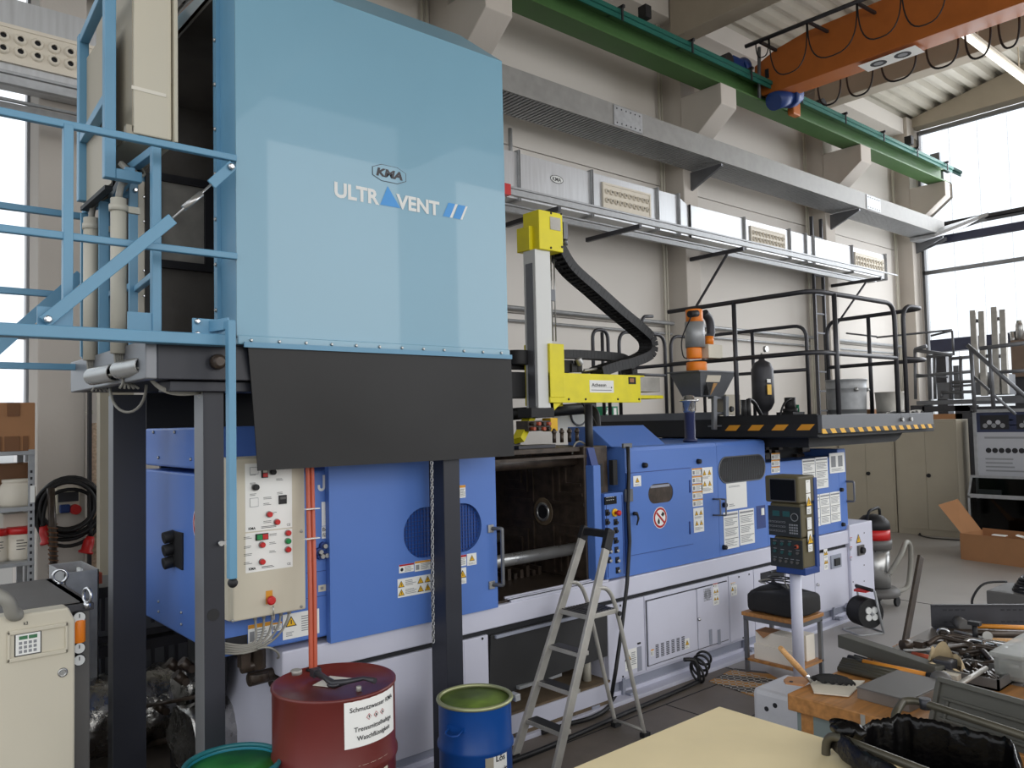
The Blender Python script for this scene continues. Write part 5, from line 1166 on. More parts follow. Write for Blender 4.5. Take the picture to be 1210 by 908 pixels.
MB('sign_yellow').box(P(651, 510, y=RY-.03), P(659, 494, y=RY-.03)+V((0, .1, 0))).build('end_block', t, bev=.003)
k = MB('cable_black'); k.cyl(P(601, 490, y=RY+.3), P(700, 482, y=RY+.3), .05, 14); k.tube(spline([P(690, 484, y=RY+.3), P(700, 486, y=RY+.25), P(704, 500, y=RY+.2), P(704, 540, y=RY+.1)]), .045, 12); k.build('supply_hose', t)
k = MB('cable_black'); k.tube(bez(P(686, 474, y=RY), P(695, 485, y=RY), P(702, 495, y=RY), P(706, 508, y=RY-.1)), .01, 6); k.build('hose', t)
# small round gauge on white board behind the valves
t = thing('gauge_board', 'white board with a round dial behind the yellow robot', 'board', (4.7, 5.2, 2.0))
a, b = P(655, 508, y=5.25), P(696, 486, y=5.25); k = MB('paper').box((a.x, 5.25, a.z), (b.x, 5.27, b.z+.06)); k.build('board', t)
q = P(684, 490, y=5.24); k = MB('grey_steel').torus(q, .1, .01, Y1, 28, 6); k.use('letter_white').lathe(q, [(.095, 0), (.095, .004)], 28, (0, -1, 0)); k.build('dial', t)
# material loader
t = thing('hopper_loader', 'orange and steel vacuum hopper loader standing on the machine', 'loader', (P(820, 500, y=4.3).x, 4.45, 1.86))
LY = 4.45
def LP(u, v): return P(u, v, y=LY)
c = LP(824, 440).x
def cyl_uv(u0, u1, v0, v1, m_, nm, bev=0, k2=None):
    a, b = LP((u0+u1)/2, v0), LP((u0+u1)/2, v1); r = rad(u0, u1, a)
    o = MB(m_).lathe((a.x, LY, b.z), [(r, 0), (r, a.z-b.z)], 26); o.build(nm, t, bev=bev)
cyl_uv(810, 830, 366, 381, 'orange_loader', 'upper_drum', .008); cyl_uv(809, 832, 381, 411, 'galvanised', 'steel_drum'); cyl_uv(811, 829, 411, 424, 'orange_loader', 'lower_drum', .01); cyl_uv(811, 835, 428, 440, 'orange_loader', 'flange_drum', .01)
k = MB('letter_white'); S = Sheet(k, LP(822, 398)+V((0, -.115, 0)), X1, Z1); S.text('motan', 0, 0, .028, 'ink', 1, .03); k.build('lettering', t)
k = MB('matte_black').cyl(LP(813, 372)+V((0, -.1, 0)), LP(804, 373)+V((0, -.1, 0)), .03, 12); k.build('plug', t)
k = MB('dark_steel'); k.tube(spline([LP(832, 370), LP(838, 378), LP(840, 392), LP(838, 402)]), .04, 12); k.build('elbow', t)
MB('orange_loader').cyl(LP(836, 408)+V((0, -.02, 0)), LP(836, 398)+V((0, -.02, 0)), .04, 14).build('orange_cap', t)
MB('beige').box(LP(827, 424)+V((0, -.1, 0)), LP(843, 409)+V((0, .0, 0))).build('valve_box', t, bev=.005)
k = MB('cable_black'); k.tube(spline([LP(806, 376)+V((0, -.1, 0)), LP(806, 400), LP(807, 420), LP(812, 424)]), .006, 6); k.build('wire', t)
hp = [LP(801, 441).x, LP(858, 441).x]
k = MB('smoked_glass'); zz1, zz0 = LP(820, 441).z, LP(820, 469).z; x0, x1 = LP(809, 441).x, LP(851, 441).x; x2, x3 = LP(817, 469).x, LP(844, 469).x
k.use('grey_steel').add([(x0, LY-.17, zz1), (x1, LY-.17, zz1), (x1, LY+.17, zz1), (x0, LY+.17, zz1), (x2, LY-.1, zz0), (x3, LY-.1, zz0), (x3, LY+.1, zz0), (x2, LY+.1, zz0)], [(0, 1, 5, 4), (1, 2, 6, 5), (2, 3, 7, 6), (3, 0, 4, 7), (4, 5, 6, 7)])
k.box((x0-.03, LY-.18, zz1), (x1+.03, LY+.18, zz1+.012)); k.build('hopper', t)
k = MB('bin_plastic').prism([(x2+.02, LY-.165, zz1-.03), (x2+.19, LY-.19, zz1-.03), (x2+.19, LY-.17, zz1-.09), (x2+.02, LY-.145, zz1-.09)], (0, -.004, 0)); k.use('smoked_glass').prism([(x2+.0, LY-.165, zz1-.1), (x2+.09, LY-.175, zz1-.1), (x2+.09, LY-.12, zz0+.01), (x2+.03, LY-.11, zz0+.01)], (0, -.004, 0)); k.use('wood_pale').prism([(x2+.1, LY-.17, zz1-.1), (x2+.16, LY-.17, zz1-.1), (x2+.13, LY-.11, zz0+.01)], (0, -.004, 0)); k.build('sight_window', t)
for u in (831, 845): MB('grey_steel').beam(LP(u, 469)+V((0, -.12, 0)), LP(u, 508)+V((0, -.12, 0)), .03, .05).build('stand', t, bev=.003)
for v in (472, 490, 505): MB('grey_steel').box(LP(830, v)+V((0, -.1, 0)), LP(847, v-2.5)+V((0, -.06, 0))).build('stand_rung', t)
MB('beige_cabinet').box(LP(848, 491)+V((0, -.1, 0)), LP(864, 467)+V((0, .06, 0))).build('terminal_box', t, bev=.005)
MB('matte_black').lathe(LP(853, 484)+V((0, -.1, 0)), [(.028, 0), (.024, .02)], 14, (0, -1, 0)).build('switch_knob', t)
c2 = P(814, 470, y=LY-.3)
zc_ = P(812, 488, y=LY-.3).z; k = MB('chrome').lathe((c2.x, LY-.3, zc_), [(.045, 0), (.055, .02), (.055, .09), (.08, .095), (.08, .11), (.05, .112), (.045, .14), (.02, .15)], 24); k.build('metering_cap', t)
k = MB('navy_pipe').lathe((c2.x, LY-.3, 1.85), [(.06, 0), (.06, .02), (.045, .03), (.045, zc_-1.85)], 24); k.build('feed_throat', t)
# ================================================================== SERVICE PLATFORM
t = thing('service_platform', 'dark steel platform on the machine with tubular guard rails and hazard stripes', 'platform', (7.4, 4.7, 1.9))
PZ = 2.03
MB('matte_black').box((6.3, 3.42, 1.86), (8.6, 6.3, PZ)).build('deck', t, bev=.004)
MB('platform_grey').box((6.28, 3.38, 1.9), (8.5, 3.42, PZ+.02)).build('front_kick_plate', t, bev=.003)
MB('matte_black').box((6.27, 3.42, 1.87), (6.3, 6.3, PZ+.03)).build('side_kick_plate', t)
MB('platform_grey').box((6.26, 4.4, PZ), (6.3, 6.25, PZ+.07)).build('rear_kick_plate', t)
MB('hazard').box((6.27, 3.374, 1.895), (8.5, 3.38, 1.935)).build('front_hazard_stripe', t)
MB('hazard_side').box((6.262, 3.42, 1.925), (6.268, 4.35, 1.975)).build('side_hazard_stripe', t)
MB('matte_black').prism([(6.45, 3.6, 1.86), (8.3, 3.6, 1.86), (8.2, 3.6, 1.8), (8.1, 3.6, 1.77), (6.45, 3.6, 1.77)], (0, 1.2, 0)).build('under_beam', t)
for x, y in ((6.4, 6.1), (8.4, 6.1), (8.35, 5.45)): MB('matte_black').box((x, y, 0), (x+.1, y+.1, 1.86)).build('leg', t)
HT, HM = 3.1, 2.58
def hrail(pts, nm='guard_rail', r=.021): MB('dark_steel').tube(fillet(pts, .16, 6), r, 10).build(nm, t)
hrail([(6.3, 4.95, HT), (6.3, 3.42, HT), (7.76, 3.4, HT), (7.76, 3.4, PZ-.05)])
hrail([(6.3, 4.95, HM), (6.3, 3.42, HM), (7.76, 3.4, HM)])
for x, y in ((6.3, 4.2), (6.62, 3.405)): MB('dark_steel').cyl((x, y, 1.93), (x, y, HT), .021, 10).build('guard_post', t)
hrail([(8.55, 4.5, PZ), (8.55, 4.5, HT), (8.4, 3.38, HT), (7.95, 3.4, HT), (7.95, 3.4, PZ-.05)])
hrail([(8.55, 4.5, HM), (8.42, 3.36, HM), (7.95, 3.4, HM)])
MB('dark_steel').cyl((8.5, 4.0, PZ), (8.5, 4.0, HT), .021, 10).build('guard_post', t)
hrail([(8.3, 6.2, HT), (8.6, 6.2, HT), (8.64, 4.8, HT), (8.64, 4.8, PZ)])
hrail([(8.62, 6.2, HM), (8.64, 4.8, HM)])
MB('dark_steel').cyl((8.62, 5.5, PZ), (8.62, 5.5, HT), .021, 10).build('guard_post', t)
def xat(u): return P(u, 390, y=6.25).x
for a, b in ((700, 718), (731, 785), (792, 830)):
    hrail([(xat(a), 6.25, PZ), (xat(a), 6.25, HT-.02), (xat(b), 6.25, HT-.02), (xat(b), 6.25, PZ)])
    MB('dark_steel').cyl((xat(a), 6.25, HM), (xat(b), 6.25, HM), .018, 8).build('guard_rail', t)
MB('dark_steel').tube(fillet([P(757, 388, y=6.2), P(760, 374, y=6.2), P(771, 374, y=6.2)], .05), .02, 8).build('hook', t)
MB('dark_steel').cyl((xat(709), 6.22, PZ), (xat(709), 6.22, 3.05), .02, 8).build('guard_post', t)
MB('dark_steel').cyl((6.35, 4.95, HM-.0), (6.35, 6.2, HM), .018, 8).build('guard_rail', t)
for x, y in ((7.76, 3.4), (7.95, 3.4)): MB('steel').lathe((x, y-.025, 1.99), [(.02, 0), (.02, .02)], 8, (0, -1, 0)).build('clamp', t)
# things on the platform
t = thing('pressure_accumulator', 'black bottle-shaped pressure accumulator with gauge standing on the platform', 'pressure bottle', (0, 0, 0))
q = P(901, 448, y=4.9); t.location = (q.x, 4.9, PZ); t['_o'] = (q.x, 4.9, PZ)
rr = rad(889, 914.5, q); za, zb = P(901, 487, y=4.9).z, P(901, 426, y=4.9).z
MB('dark_steel').lathe((q.x, 4.9, za), [(.03, -.12), (.05, -.02), (.05, .0), (rr*.7, .03), (rr, .1), (rr, zb-za-.1), (rr*.75, zb-za-.03), (rr*.3, zb-za), (.03, zb-za+.02)], 28).build('bottle', t)
MB('dark_steel').box((q.x-.06, 4.84, PZ), (q.x+.06, 4.96, za-.08)).build('foot', t)
k = MB('steel').cyl((q.x, 4.9, zb), (q.x, 4.9, zb+.08), .012, 8).lathe((q.x, 4.86, zb+.12), [(.035, 0), (.035, .03)], 18, (0, -1, 0)).cyl((q.x-.03, 4.9, zb+.05), (q.x+.05, 4.9, zb+.04), .01, 8); k.build('gauge', t)
k = MB('sign_orange'); S = Sheet(k, (q.x-rr*.9, 4.9-rr-.004, (za+zb)/2-.1), X1, Z1); S.plate(0, 0, .08, .11, 'sign_yellow'); S.plate(0, .13, .07, .17, 'paper'); k.build('label_sheet', t)
c = P(934, 487, y=4.7); t = thing('hydraulic_pump', 'small dark hydraulic pump unit beside the accumulator', 'pump', (c.x, 4.7, PZ))
k = MB('matte_black').box((c.x-.12, 4.6, PZ), (c.x+.12, 4.8, PZ+.06)).cyl((c.x, 4.7, PZ+.06), (c.x, 4.7, PZ+.22), .06, 16).cyl((c.x, 4.7, PZ+.05), (c.x, 4.7, PZ+.1), .08, 16); k.build('pump_body', t)
MB('sign_green').cyl((c.x+.12, 4.68, PZ+.06), (c.x+.12, 4.68, PZ+.14), .018, 10).build('green_cap', t)
MB('cable_black').tube(bez((c.x-.02, 4.66, PZ+.2), (c.x-.2, 4.66, PZ+.22), (c.x-.2, 4.7, PZ+.05), (c.x-.22, 4.7, PZ+.0)), .012, 6).build('hose', t)
c = P(878, 485, y=4.6); t = thing('motor_cylinders', 'black ribbed motor with hoses on the platform, left of the accumulator', 'motor', (c.x, 4.6, PZ))
for dx in (-.08, 0, .08): MB('matte_black').cyl((c.x+dx, 4.6, PZ), (c.x+dx, 4.6, PZ+.19), .035, 14).build('cylinder', t)
MB('cable_black').tube(bez((c.x+.08, 4.6, PZ+.18), (c.x+.2, 4.6, PZ+.22), (c.x+.25, 4.6, PZ+.1), (c.x+.33, 4.6, PZ+.03)), .02, 8).build('hose', t)
MB('conduit').box((c.x-.25, 4.7, PZ), (c.x-.13, 4.8, PZ+.22)).build('terminal_box', t)
def bucket(u0, u1, vt, yy, m_, nm, lab, rings, cat='bucket'):
    cx_ = P((u0+u1)/2, 488, y=yy).x; r = rad(u0, u1, (cx_, yy, 2.1)); zt_ = P((u0+u1)/2, vt, y=yy).z
    t = thing(nm, lab, cat, (cx_, yy, PZ)); hh = zt_-PZ
    k = MB(m_); pr = [(r*.92, 0), (r*.96, hh*.6)]
    if rings: pr += [(r*.97, hh*.74), (r*1.0, hh*.76), (r*.97, hh*.78), (r*.98, hh*.93)]
    pr += [(r, hh*.96), (r*1.03, hh*.98), (r, hh), (r*.95, hh), (r*.93, .03), (0, .03)]
    k.lathe((cx_, yy, PZ), pr, 30, caps=False); k.build('shell', t)
    return t, (cx_, yy, PZ+hh*.75, r)
t, q = bucket(978, 1024, 449, 4.1, 'galvanised', 'metal_bucket', 'large silver-grey metal bucket on the platform behind the rail', True)
k = MB('steel'); 
for s_ in (-1, 1): k.cyl((q[0]+s_*q[3]*.6, q[1]-q[3]*.8, q[2]), (q[0]+s_*q[3]*.62, q[1]-q[3]*.86, q[2]-.03), .02, 10)
k.build('handle_lug', t)
bucket(1036, 1068, 463.5, 3.8, 'aluminium', 'steel_pot', 'smaller brushed steel pot on the platform right of the bucket', False, 'pot')
c = P(1022, 482, y=4.15); t = MB('cardboard').box((c.x-.05, 4.05, PZ), (c.x+.2, 4.25, PZ+.07)).build('cardboard_box', None, 'small cardboard box on the platform between bucket and pot', cat='box', bev=.003)
c = P(1076, 485, y=3.9); k = MB('paper'); k.grid(lambda a, b: V((8.15+.3*a, 3.45+.25*b, PZ+.015+.025*abs(math.sin(5*a+3*b))+.012*math.sin(17*a))), 12, 8, False); k.build('crumpled_sheet', None, 'crumpled pale plastic sheet at the right end of the platform', cat='sheet')
# ================================================================== CONTROL PENDANT
qx, qy = P(948, 700, z=1.0), 0
PX = 5.40; y_r = P(946, 640, x=PX).y; y_l = P(906, 640, x=PX).y
t = thing('control_pendant', 'olive control pendant with dark screen and keypads on a white post', 'control panel', (PX+.1, (y_r+y_l)/2, 0))
yc = (y_r+y_l)/2
MB('base_white').cyl((PX+.15, P(943, 760, x=PX+.15).y, 0.02), (PX+.15, P(943, 760, x=PX+.15).y, .95), .042, 20).lathe((PX+.15, P(943, 760, x=PX+.15).y, 0), [(.1, 0), (.1, .012), (.06, .02)], 24).build('post', t)
def pz(v): return P(925, v, x=PX).z
segs = [(563, 594.5, .0), (595, 635, .03), (635.5, 672, .05)]
for (v0, v1, dx) in segs:
    ins = .012 if dx else 0
    MB('pendant_olive').box((PX+dx, y_r+dx*.2, pz(v1)), (PX+.24, y_l-dx*.6, pz(v0))).build('housing', t, bev=.014)
MB('motor_blue').box((PX+.05, y_r-.0, pz(679)), (PX+.26, y_l-.04, pz(672)+.01)).box((PX+.21, y_r-.006, pz(672)), (PX+.255, y_l-.02, pz(566))).build('blue_back_frame', t, bev=.004)
def PS(o): return Sheet(o, (PX, 0, 0), -Y1, Z1)
def py(u, v, dx): p = P(u, v, x=PX+dx); return p
k = MB('screen'); a, b = py(911, 590.5, -.001), py(939, 567.5, -.001); k.box((PX-.009, a.y, a.z), (PX+.0, b.y, b.z)); k.build('screen', t, bev=.002)
MB('grey_device').box((PX-.005, a.y+.006, a.z-.008), (PX-.0015, b.y-.006, b.z+.008)).build('screen_bezel', t)
a, b = py(909, 632, .028), py(945.5, 600, .028); k = MB('pendant_face').box((PX+.024, a.y, a.z), (PX+.03, b.y, b.z))
k.use('lcd_teal')
for i in range(2): ya = a.y+(b.y-a.y)*(.14+.32*i); k.box((PX+.0225, ya, a.z+(b.z-a.z)*.66), (PX+.024, ya+(b.y-a.y)*.22, a.z+(b.z-a.z)*.84))
k.use('poster_grey')
for r_ in range(3):
    for i in range(6): ya = a.y+(b.y-a.y)*(.08+.09*i); za = a.z+(b.z-a.z)*(.14+.15*r_); k.use('ink_grey').box((PX+.023, ya, za), (PX+.024, ya+.018, za+.012)); k.use('ink').box((PX+.0225, ya+.002, za+.002), (PX+.0232, ya+.016, za+.010))
for r_ in range(4):
    for i in range(4): ya = a.y+(b.y-a.y)*(.70+.07*i); za = a.z+(b.z-a.z)*(.1+.09*r_); k.use('ink_grey').box((PX+.0225, ya, za), (PX+.024, ya+.013, za+.012))
k.use('ink_grey').torus((PX+.0235, a.y+(b.y-a.y)*.82, a.z+(b.z-a.z)*.66), .028, .003, X1, 16, 4); k.build('keypad', t)
a, b = py(911.5, 668.5, .048), py(948, 639.5, .048); k = MB('pendant_face').box((PX+.044, a.y, a.z), (PX+.05, b.y, b.z))
for i, (fy, fz) in enumerate(((.15, .82), (.38, .82), (.62, .84), (.15, .55), (.38, .53), (.62, .5), (.14, .24), (.32, .22), (.5, .22), (.68, .22), (.85, .22), (.86, .56))):
    c_ = (PX+.044, a.y+(b.y-a.y)*fy, a.z+(b.z-a.z)*fz)
    k.use('grey_device' if i > 5 else 'lcd_teal').lathe(c_, [(.013 if i < 6 else .009, 0), (.011, .012)], 12, (-1, 0, 0)); k.use('ink_grey').box((PX+.0425, c_[1]-.014, c_[2]+.018), (PX+.044, c_[1]+.014, c_[2]+.022))
k.build('selector_panel', t)
c_ = (PX+.044, a.y+(b.y-a.y)*.84, a.z+(b.z-a.z)*.78); k = MB('copper_red').lathe(c_, [(.016, 0), (.014, .02)], 14, (-1, 0, 0)); k.use('matte_black').lathe((c_[0]-.02, c_[1], c_[2]), [(.01, 0), (.01, .006)], 12, (-1, 0, 0)); k.build('emergency_stop', t)
for (v0, v1, st) in ((584, 608, 'tri1'), (568, 583, 'plain'), (612, 626, 'plain'), (628, 652, 'tri1')):
    z0, z1 = pz(v1), pz(v0); notice(t, (PX+.1, y_r-.001, z0), X1, Z1, .06, (z1-z0), st)
# ================================================================== SMALL TABLE WITH BAG
c0, c1, c2, c3 = [P(*u, z=.49) for u in ((880, 722), (942, 735), (970, 722), (908, 712))]
tx0, tx1, ty0, ty1 = 5.62, 6.04, 3.3, 3.78
t = thing('side_table', 'low two-tier side table with beech shelves behind the pendant post', 'table', ((tx0+tx1)/2, (ty0+ty1)/2, 0))
MB('wood_beech').box((tx0, ty0, .455), (tx1, ty1, .485)).build('tabletop', t, bev=.004)
MB('grey_steel').box((tx0+.01, ty0+.01, .42), (tx1-.01, ty1-.01, .455)).build('apron', t)
MB('wood_beech').box((tx0+.01, ty0+.01, .1), (tx1-.01, ty1-.01, .12)).build('lower_shelf', t, bev=.003)
for x in (tx0+.01, tx1-.04):
    for y in (ty0+.01, ty1-.04): MB('grey_steel').box((x, y, 0), (x+.03, y+.03, .43)).build('leg', t, bev=.002)
t = thing('black_bag', 'soft black bag with coiled cable lying on the small side table', 'bag', ((tx0+tx1)/2, 3.54, .485))
def bagf(a, b):
    an = 2*PI*a; ph = PI*b
    sx_ = math.copysign(abs(math.cos(an))**.25, math.cos(an)); sy_ = math.copysign(abs(math.sin(an))**.25, math.sin(an)); rr = math.sin(ph)**.22 if 0 < b < 1 else 0
    return V(((tx0+tx1)/2+.01+.2*sx_*rr, 3.53+.23*sy_*rr, .49+(.085+.012*math.sin(4*a*PI))*(1-math.copysign(abs(math.cos(ph))**.3, math.cos(ph)))+.006*math.sin(9*an)*rr))
MB('dark_cloth').grid(bagf, 40, 16).build('body', t)
k = MB('cable_black'); k.tube(spline([V((5.85+.11*math.cos(a_*1.0)*(1-.02*a_), 3.53+.15*math.sin(a_)*(1-.02*a_), .7+.006*a_)) for a_ in [i*.5 for i in range(30)]], 3), .006, 6); k.build('cable', t)
k = MB('cable_grey'); k.tube(spline([(5.7, 3.4, .71), (5.78, 3.5, .76), (5.9, 3.62, .73), (5.8, 3.72, .71), (5.7, 3.6, .72)], 5), .006, 6); k.build('cable', t)
t = thing('white_carton', 'white carton with open brown flap on the lower shelf of the side table', 'box', (5.78, 3.52, .12))
MB('white_box').box((5.66, 3.36, .12), (5.82, 3.7, .24)).box((5.67, 3.37, .24), (5.82, 3.69, .34)).build('carton', t, bev=.003)
MB('cardboard').add([(5.67, 3.55, .341), (5.82, 3.55, .341), (5.82, 3.69, .341), (5.67, 3.69, .341), (5.64, 3.6, .30)], [(0, 1, 2, 3), (0, 3, 4)]).build('flap', t)
t = MB('white_box').box((5.86, 3.36, .12), (5.99, 3.5, .32)).build('white_carton', None, 'narrow white carton on the lower shelf, right of the post', cat='box', bev=.003)
# checker-plate mat
k = MB('hazard_floor').box((5.0, 3.35, 0), (5.6, 3.85, .008)); k.use('steel')
t = thing('checker_plate', 'worn yellow and black checker plate on the floor before the machine', 'floor plate', (5.3, 3.6, 0))
k = MB('hazard_floor').prism([P(*u, z=0) for u in ((838, 806), (868, 791), (905, 795), (935, 812), (915, 832))], (0, 0, .006)); k.build('plate', t)
k = MB('aluminium'); base = [P(*u, z=.007) for u in ((838, 806), (868, 791), (935, 808), (912, 830))]
for i in range(16):
    for j in range(9):
        a_, b_ = (i+.5)/16, (j+.5)/9; c_ = (base[0]*(1-a_)+base[3]*a_)*(1-b_)+(base[1]*(1-a_)+base[2]*a_)*b_
        an = PI/4 if (i+j) % 2 else -PI/4; k.obox(c_, (math.cos(an), math.sin(an), 0), (-math.sin(an), math.cos(an), 0), Z1, .032, .011, .004)
k.build('checker_pattern', t, kind='stuff')
# cables on the floor in front of the base
for i, (pts, lab) in enumerate([([(5.02, 3.9, .2), (5.1, 3.86, .18), (5.12, 3.84, .05), (5.05, 3.85, .02), (4.2, 3.8, .02), (3.3, 3.75, .02), (2.6, 3.8, .02), (2.0, 3.8, .02)], 'thick black cable leaving the base and running along the floor'), ([P(737, 808, z=.02), P(720, 835, z=.02), P(700, 848, z=.02), P(672, 856, z=.02), P(640, 866, z=.02)], 'black cable curving over the floor under the step ladder')]):
    MB('cable_black').tube(spline(pts, 6), .016, 8).build('floor_cable', None, lab, cat='cable')
t = thing('cable_coil', 'black coiled cable on the floor before the base, beside the side table', 'cable', (5.2, 3.9, 0))
for i in range(4): MB('cable_black').torus((5.15+.03*i, 3.88, .08+.03*i), .08-.008*i, .01, (1, .3*i-.3, .25), 18, 6).build('loop', t)
# ================================================================== CABLE REEL
q = P(1024, 745, z=0); t = thing('cable_reel', 'black cable reel with white hub in a chrome wire stand', 'cable reel', (7.5, 3.66, 0))
ax = V((-.45, -.9, 0)).normalized(); c = V((7.48, 3.68, .185))
for s_, m_ in ((-1, 'matte_black'), (1, 'matte_black')): MB(m_).lathe(c+ax*(.085*s_), [(.135, 0), (.135, .012)], 28, ax).build('flange', t)
MB('cable_black').lathe(c-ax*.08, [(.13, 0)]+[(.13+.006*(i % 2), .01*i+.005) for i in range(16)]+[(.13, .16)], 24, ax).build('wound_cable', t)
k = MB('letter_white'); sd_ = ax.cross(Z1)
for i in range(4): an = PI/4+PI/2*i; k.lathe(c+ax*.098+(sd_*math.cos(an)+Z1*math.sin(an))*.045, [(.034, 0), (.03, .012)], 14, ax)
k.build('socket', t)
k = MB('galvanised'); side = sd_; 
f1 = [c-ax*.14-side*.13+Z1*-.18, c-ax*.14-side*.1+Z1*.2, c+ax*.0-side*.02+Z1*.22, c+ax*.14-side*.1+Z1*-.18]
k.tube(fillet([c-ax*.13-side*.12-Z1*.18, c-ax*.13+side*.16-Z1*.18, c+ax*.13+side*.16-Z1*.18, c+ax*.13-side*.12-Z1*.18], .05, closed=True), .01, 8, closed=True)
for e_ in (-1, 1): k.tube([c+ax*.13*e_-side*.1-Z1*.18, c+ax*.13*e_-side*.02+Z1*.215], .011, 8)
k.cyl(c-ax*.13, c+ax*.13, .012, 8); k.build('stand', t)
MB('red_plastic').box(c-ax*.1-side*.04+Z1*.185, c+ax*.06+side*.02+Z1*.205).build('grip_label', t); MB('matte_black').cyl(c-ax*.13-side*.02+Z1*.215, c+ax*.1-side*.02+Z1*.215, .017, 10).build('handle', t)
# ================================================================== VACUUM CLEANER
q = P(1042, 710, z=0); t = thing('vacuum_cleaner', 'industrial vacuum cleaner with red band and grey hose beside the white end box', 'vacuum cleaner', (q.x, q.y, 0))
c = V((8.62, 4.1, 0)); t.location = c; t['_o'] = tuple(c)
MB('grey_device').lathe(c+Z1*.1, [(.22, 0), (.24, .02), (.24, .06), (.2, .09)], 24).build('chassis', t)
for a_ in (.3, 1.8, 3.6, 5.0): MB('matte_black').cyl(c+V((.2*math.cos(a_), .2*math.sin(a_)-.015, .05)), c+V((.2*math.cos(a_), .2*math.sin(a_)+.015, .05)), .05, 14).build('castor', t)
MB('steel').lathe(c+Z1*.2, [(.15, 0), (.15, .4)], 24).build('tank', t)
MB('grey_device').lathe(c+Z1*.6, [(.17, 0), (.18, .05), (.18, .1)], 24).build('collar', t)
MB('red_plastic').lathe(c+Z1*.7, [(.165, 0), (.165, .11)], 24).build('red_band', t)
MB('matte_black').lathe(c+Z1*.81, [(.17, 0), (.16, .08), (.1, .14), (.0, .16)], 24).build('motor_head', t)
MB('matte_black').tube(fillet([c+V((-.16, 0, .85)), c+V((-.2, -.05, 1.02)), c+V((.05, -.05, 1.04)), c+V((.17, 0, .86))], .06), .015, 8).build('handle', t)
a0 = c+V((.02, -.16, .55))
MB('cable_grey').tube(spline([c+V((-.05, -.17, .35)), c+V((.04, -.26, .55)), c+V((.2, -.25, .66)), c+V((.42, -.2, .58)), c+V((.5, -.15, .3)), c+V((.4, -.15, .14)), c+V((.22, -.1, .12))], 8), .026, 10).build('hose', t)
# ================================================================== CUPBOARDS AT THE GABLE END
for i, (ya, lab) in enumerate(((5.22, 'beige double-door steel cupboard, nearest to the display board'), (6.24, 'beige double-door steel cupboard, second from the display board'), (7.26, 'beige steel cupboard next to the wall, mostly hidden'))):
    yb = ya+1.0; x0 = 13.95 if i == 0 else 14.1
    x0 = 14.0
    t = thing('steel_cupboard', lab, 'cupboard', (x0+.25, (ya+yb)/2, 0), 'beige steel cupboards')
    MB('beige_cabinet').box((x0, ya, .0), (x0+.5, yb, 1.93)).build('body', t, bev=.004)
    for a, b in ((ya+.03, ya+.498), (ya+.502, yb-.03)): MB('beige_cabinet').box((x0-.012, a, .1), (x0, b, 1.9)).build('door', t, bev=.003)
    MB('matte_black').lathe((x0-.012, ya+.46, 1.0), [(.035, 0), (.03, .03)], 16, (-1, 0, 0)).build('knob', t)
MB('cable_black').tube(spline([P(1085, 632, z=.015), P(1100, 636, z=.015), P(1140, 639, z=.015), P(1160, 640, z=.015)], 5), .01, 6).lathe(P(1088, 632, z=0), [(.04, 0), (.03, .04)], 10).build('floor_cable', None, 'thin black cable with plug lying before the beige cupboards', cat='cable')
# ================================================================== DISPLAY BOARD AND GLASS CASE
DX = 13.6
t = thing('display_board', 'poster board in an aluminium frame showing machine parts on navy and grey', 'display board', (DX, 4.3, 0))
yl, yr = P(1156, 540, x=DX).y, P(1215, 540, x=DX).y-1.2
zt, zb = P(1158, 488, x=DX).z, P(1158, 599, x=DX).z; zm = P(1158, 511, x=DX).z; zw = P(1158, 589, x=DX).z
k = MB('poster_grey'); S = Sheet(k, (DX, yl, 0), -Y1, Z1); w_ = yl-yr
S.plate(0, zb, w_, zt, 'poster_grey', .02); S.rect(0, zm, w_, zt, 'poster_navy').rect(0, zb, w_, zw, 'paper')
S.rect(.12, zt-.13, .5, zt-.11, 'paper').rect(.15, zt-.2, 1.0, zt-.19, 'paper')
for i in range(4):
    S.rect(.05+.5*i, zm+.04, .45+.5*i, zm+.26, 'ink', 2)
    for j in range(5): S.disc(.12+.5*i+.06*j, zm+.1+.05*(j % 2), .035, 'poster_grey' if j % 2 else 'ink_grey', 3)
S.rect(.1, zm-.1, .95, zm-.07, 'ink_grey', 2); 
for i in range(7): S.disc(.15+.09*i, zm-.28, .04, 'ink', 2)
S.lines(.1, zm-.62, .65, zm-.38, 4, 'ink_grey', 2); S.rect(.1, zm-.76, .7, zm-.72, 'ink', 2); S.lines(.1, zm-1.1, .55, zm-.8, 5, 'ink_grey', 2)
S.rect(.65, zw+.1, .85, zw+.4, 'poster_navy', 2).disc(.97, zw+.2, .13, 'logo_blue', 3).disc(1.08, zw+.2, .08, 'lcd_teal', 4)
S.disc(1.75, zm-.75, .75, 'letter_white', 1, 40).disc(1.6, zm-.75, .36, 'ink_grey', 2, 36).disc(1.6, zm-.75, .18, 'letter_white', 3, 30); S.poly([(1.35, zm-.15), (1.5, zm-.1), (1.6, zm-.42), (1.48, zm-.42)], 'sign_red', 3)
S.disc(.12, (zb+zw)/2, .035, 'ink', 2).rect(.2, (zb+zw)/2-.01, .6, (zb+zw)/2+.015, 'ink_grey', 2); k.build('poster', t)
k = MB('galvanised')
for a, b in (((DX-.02, yl+.0, 0), (DX+.03, yl+.05, zt+.04)), ((DX-.02, yr, zt), (DX+.03, yl+.05, zt+.05)), ((DX-.02, yr, zb-.04), (DX+.03, yl, zb))): k.box(a, b)
k.build('frame', t, bev=.004)
t = thing('glass_case', 'low glass display case with small exhibits below the poster board', 'display case', (13.2, 4.3, 0))
GX = 13.1; gy = P(1145, 620, x=GX).y; gz = [P(1146, v, x=GX).z for v in (592, 569)]; 
k = MB('galvanised')
zA = .78; zTop = 1.05
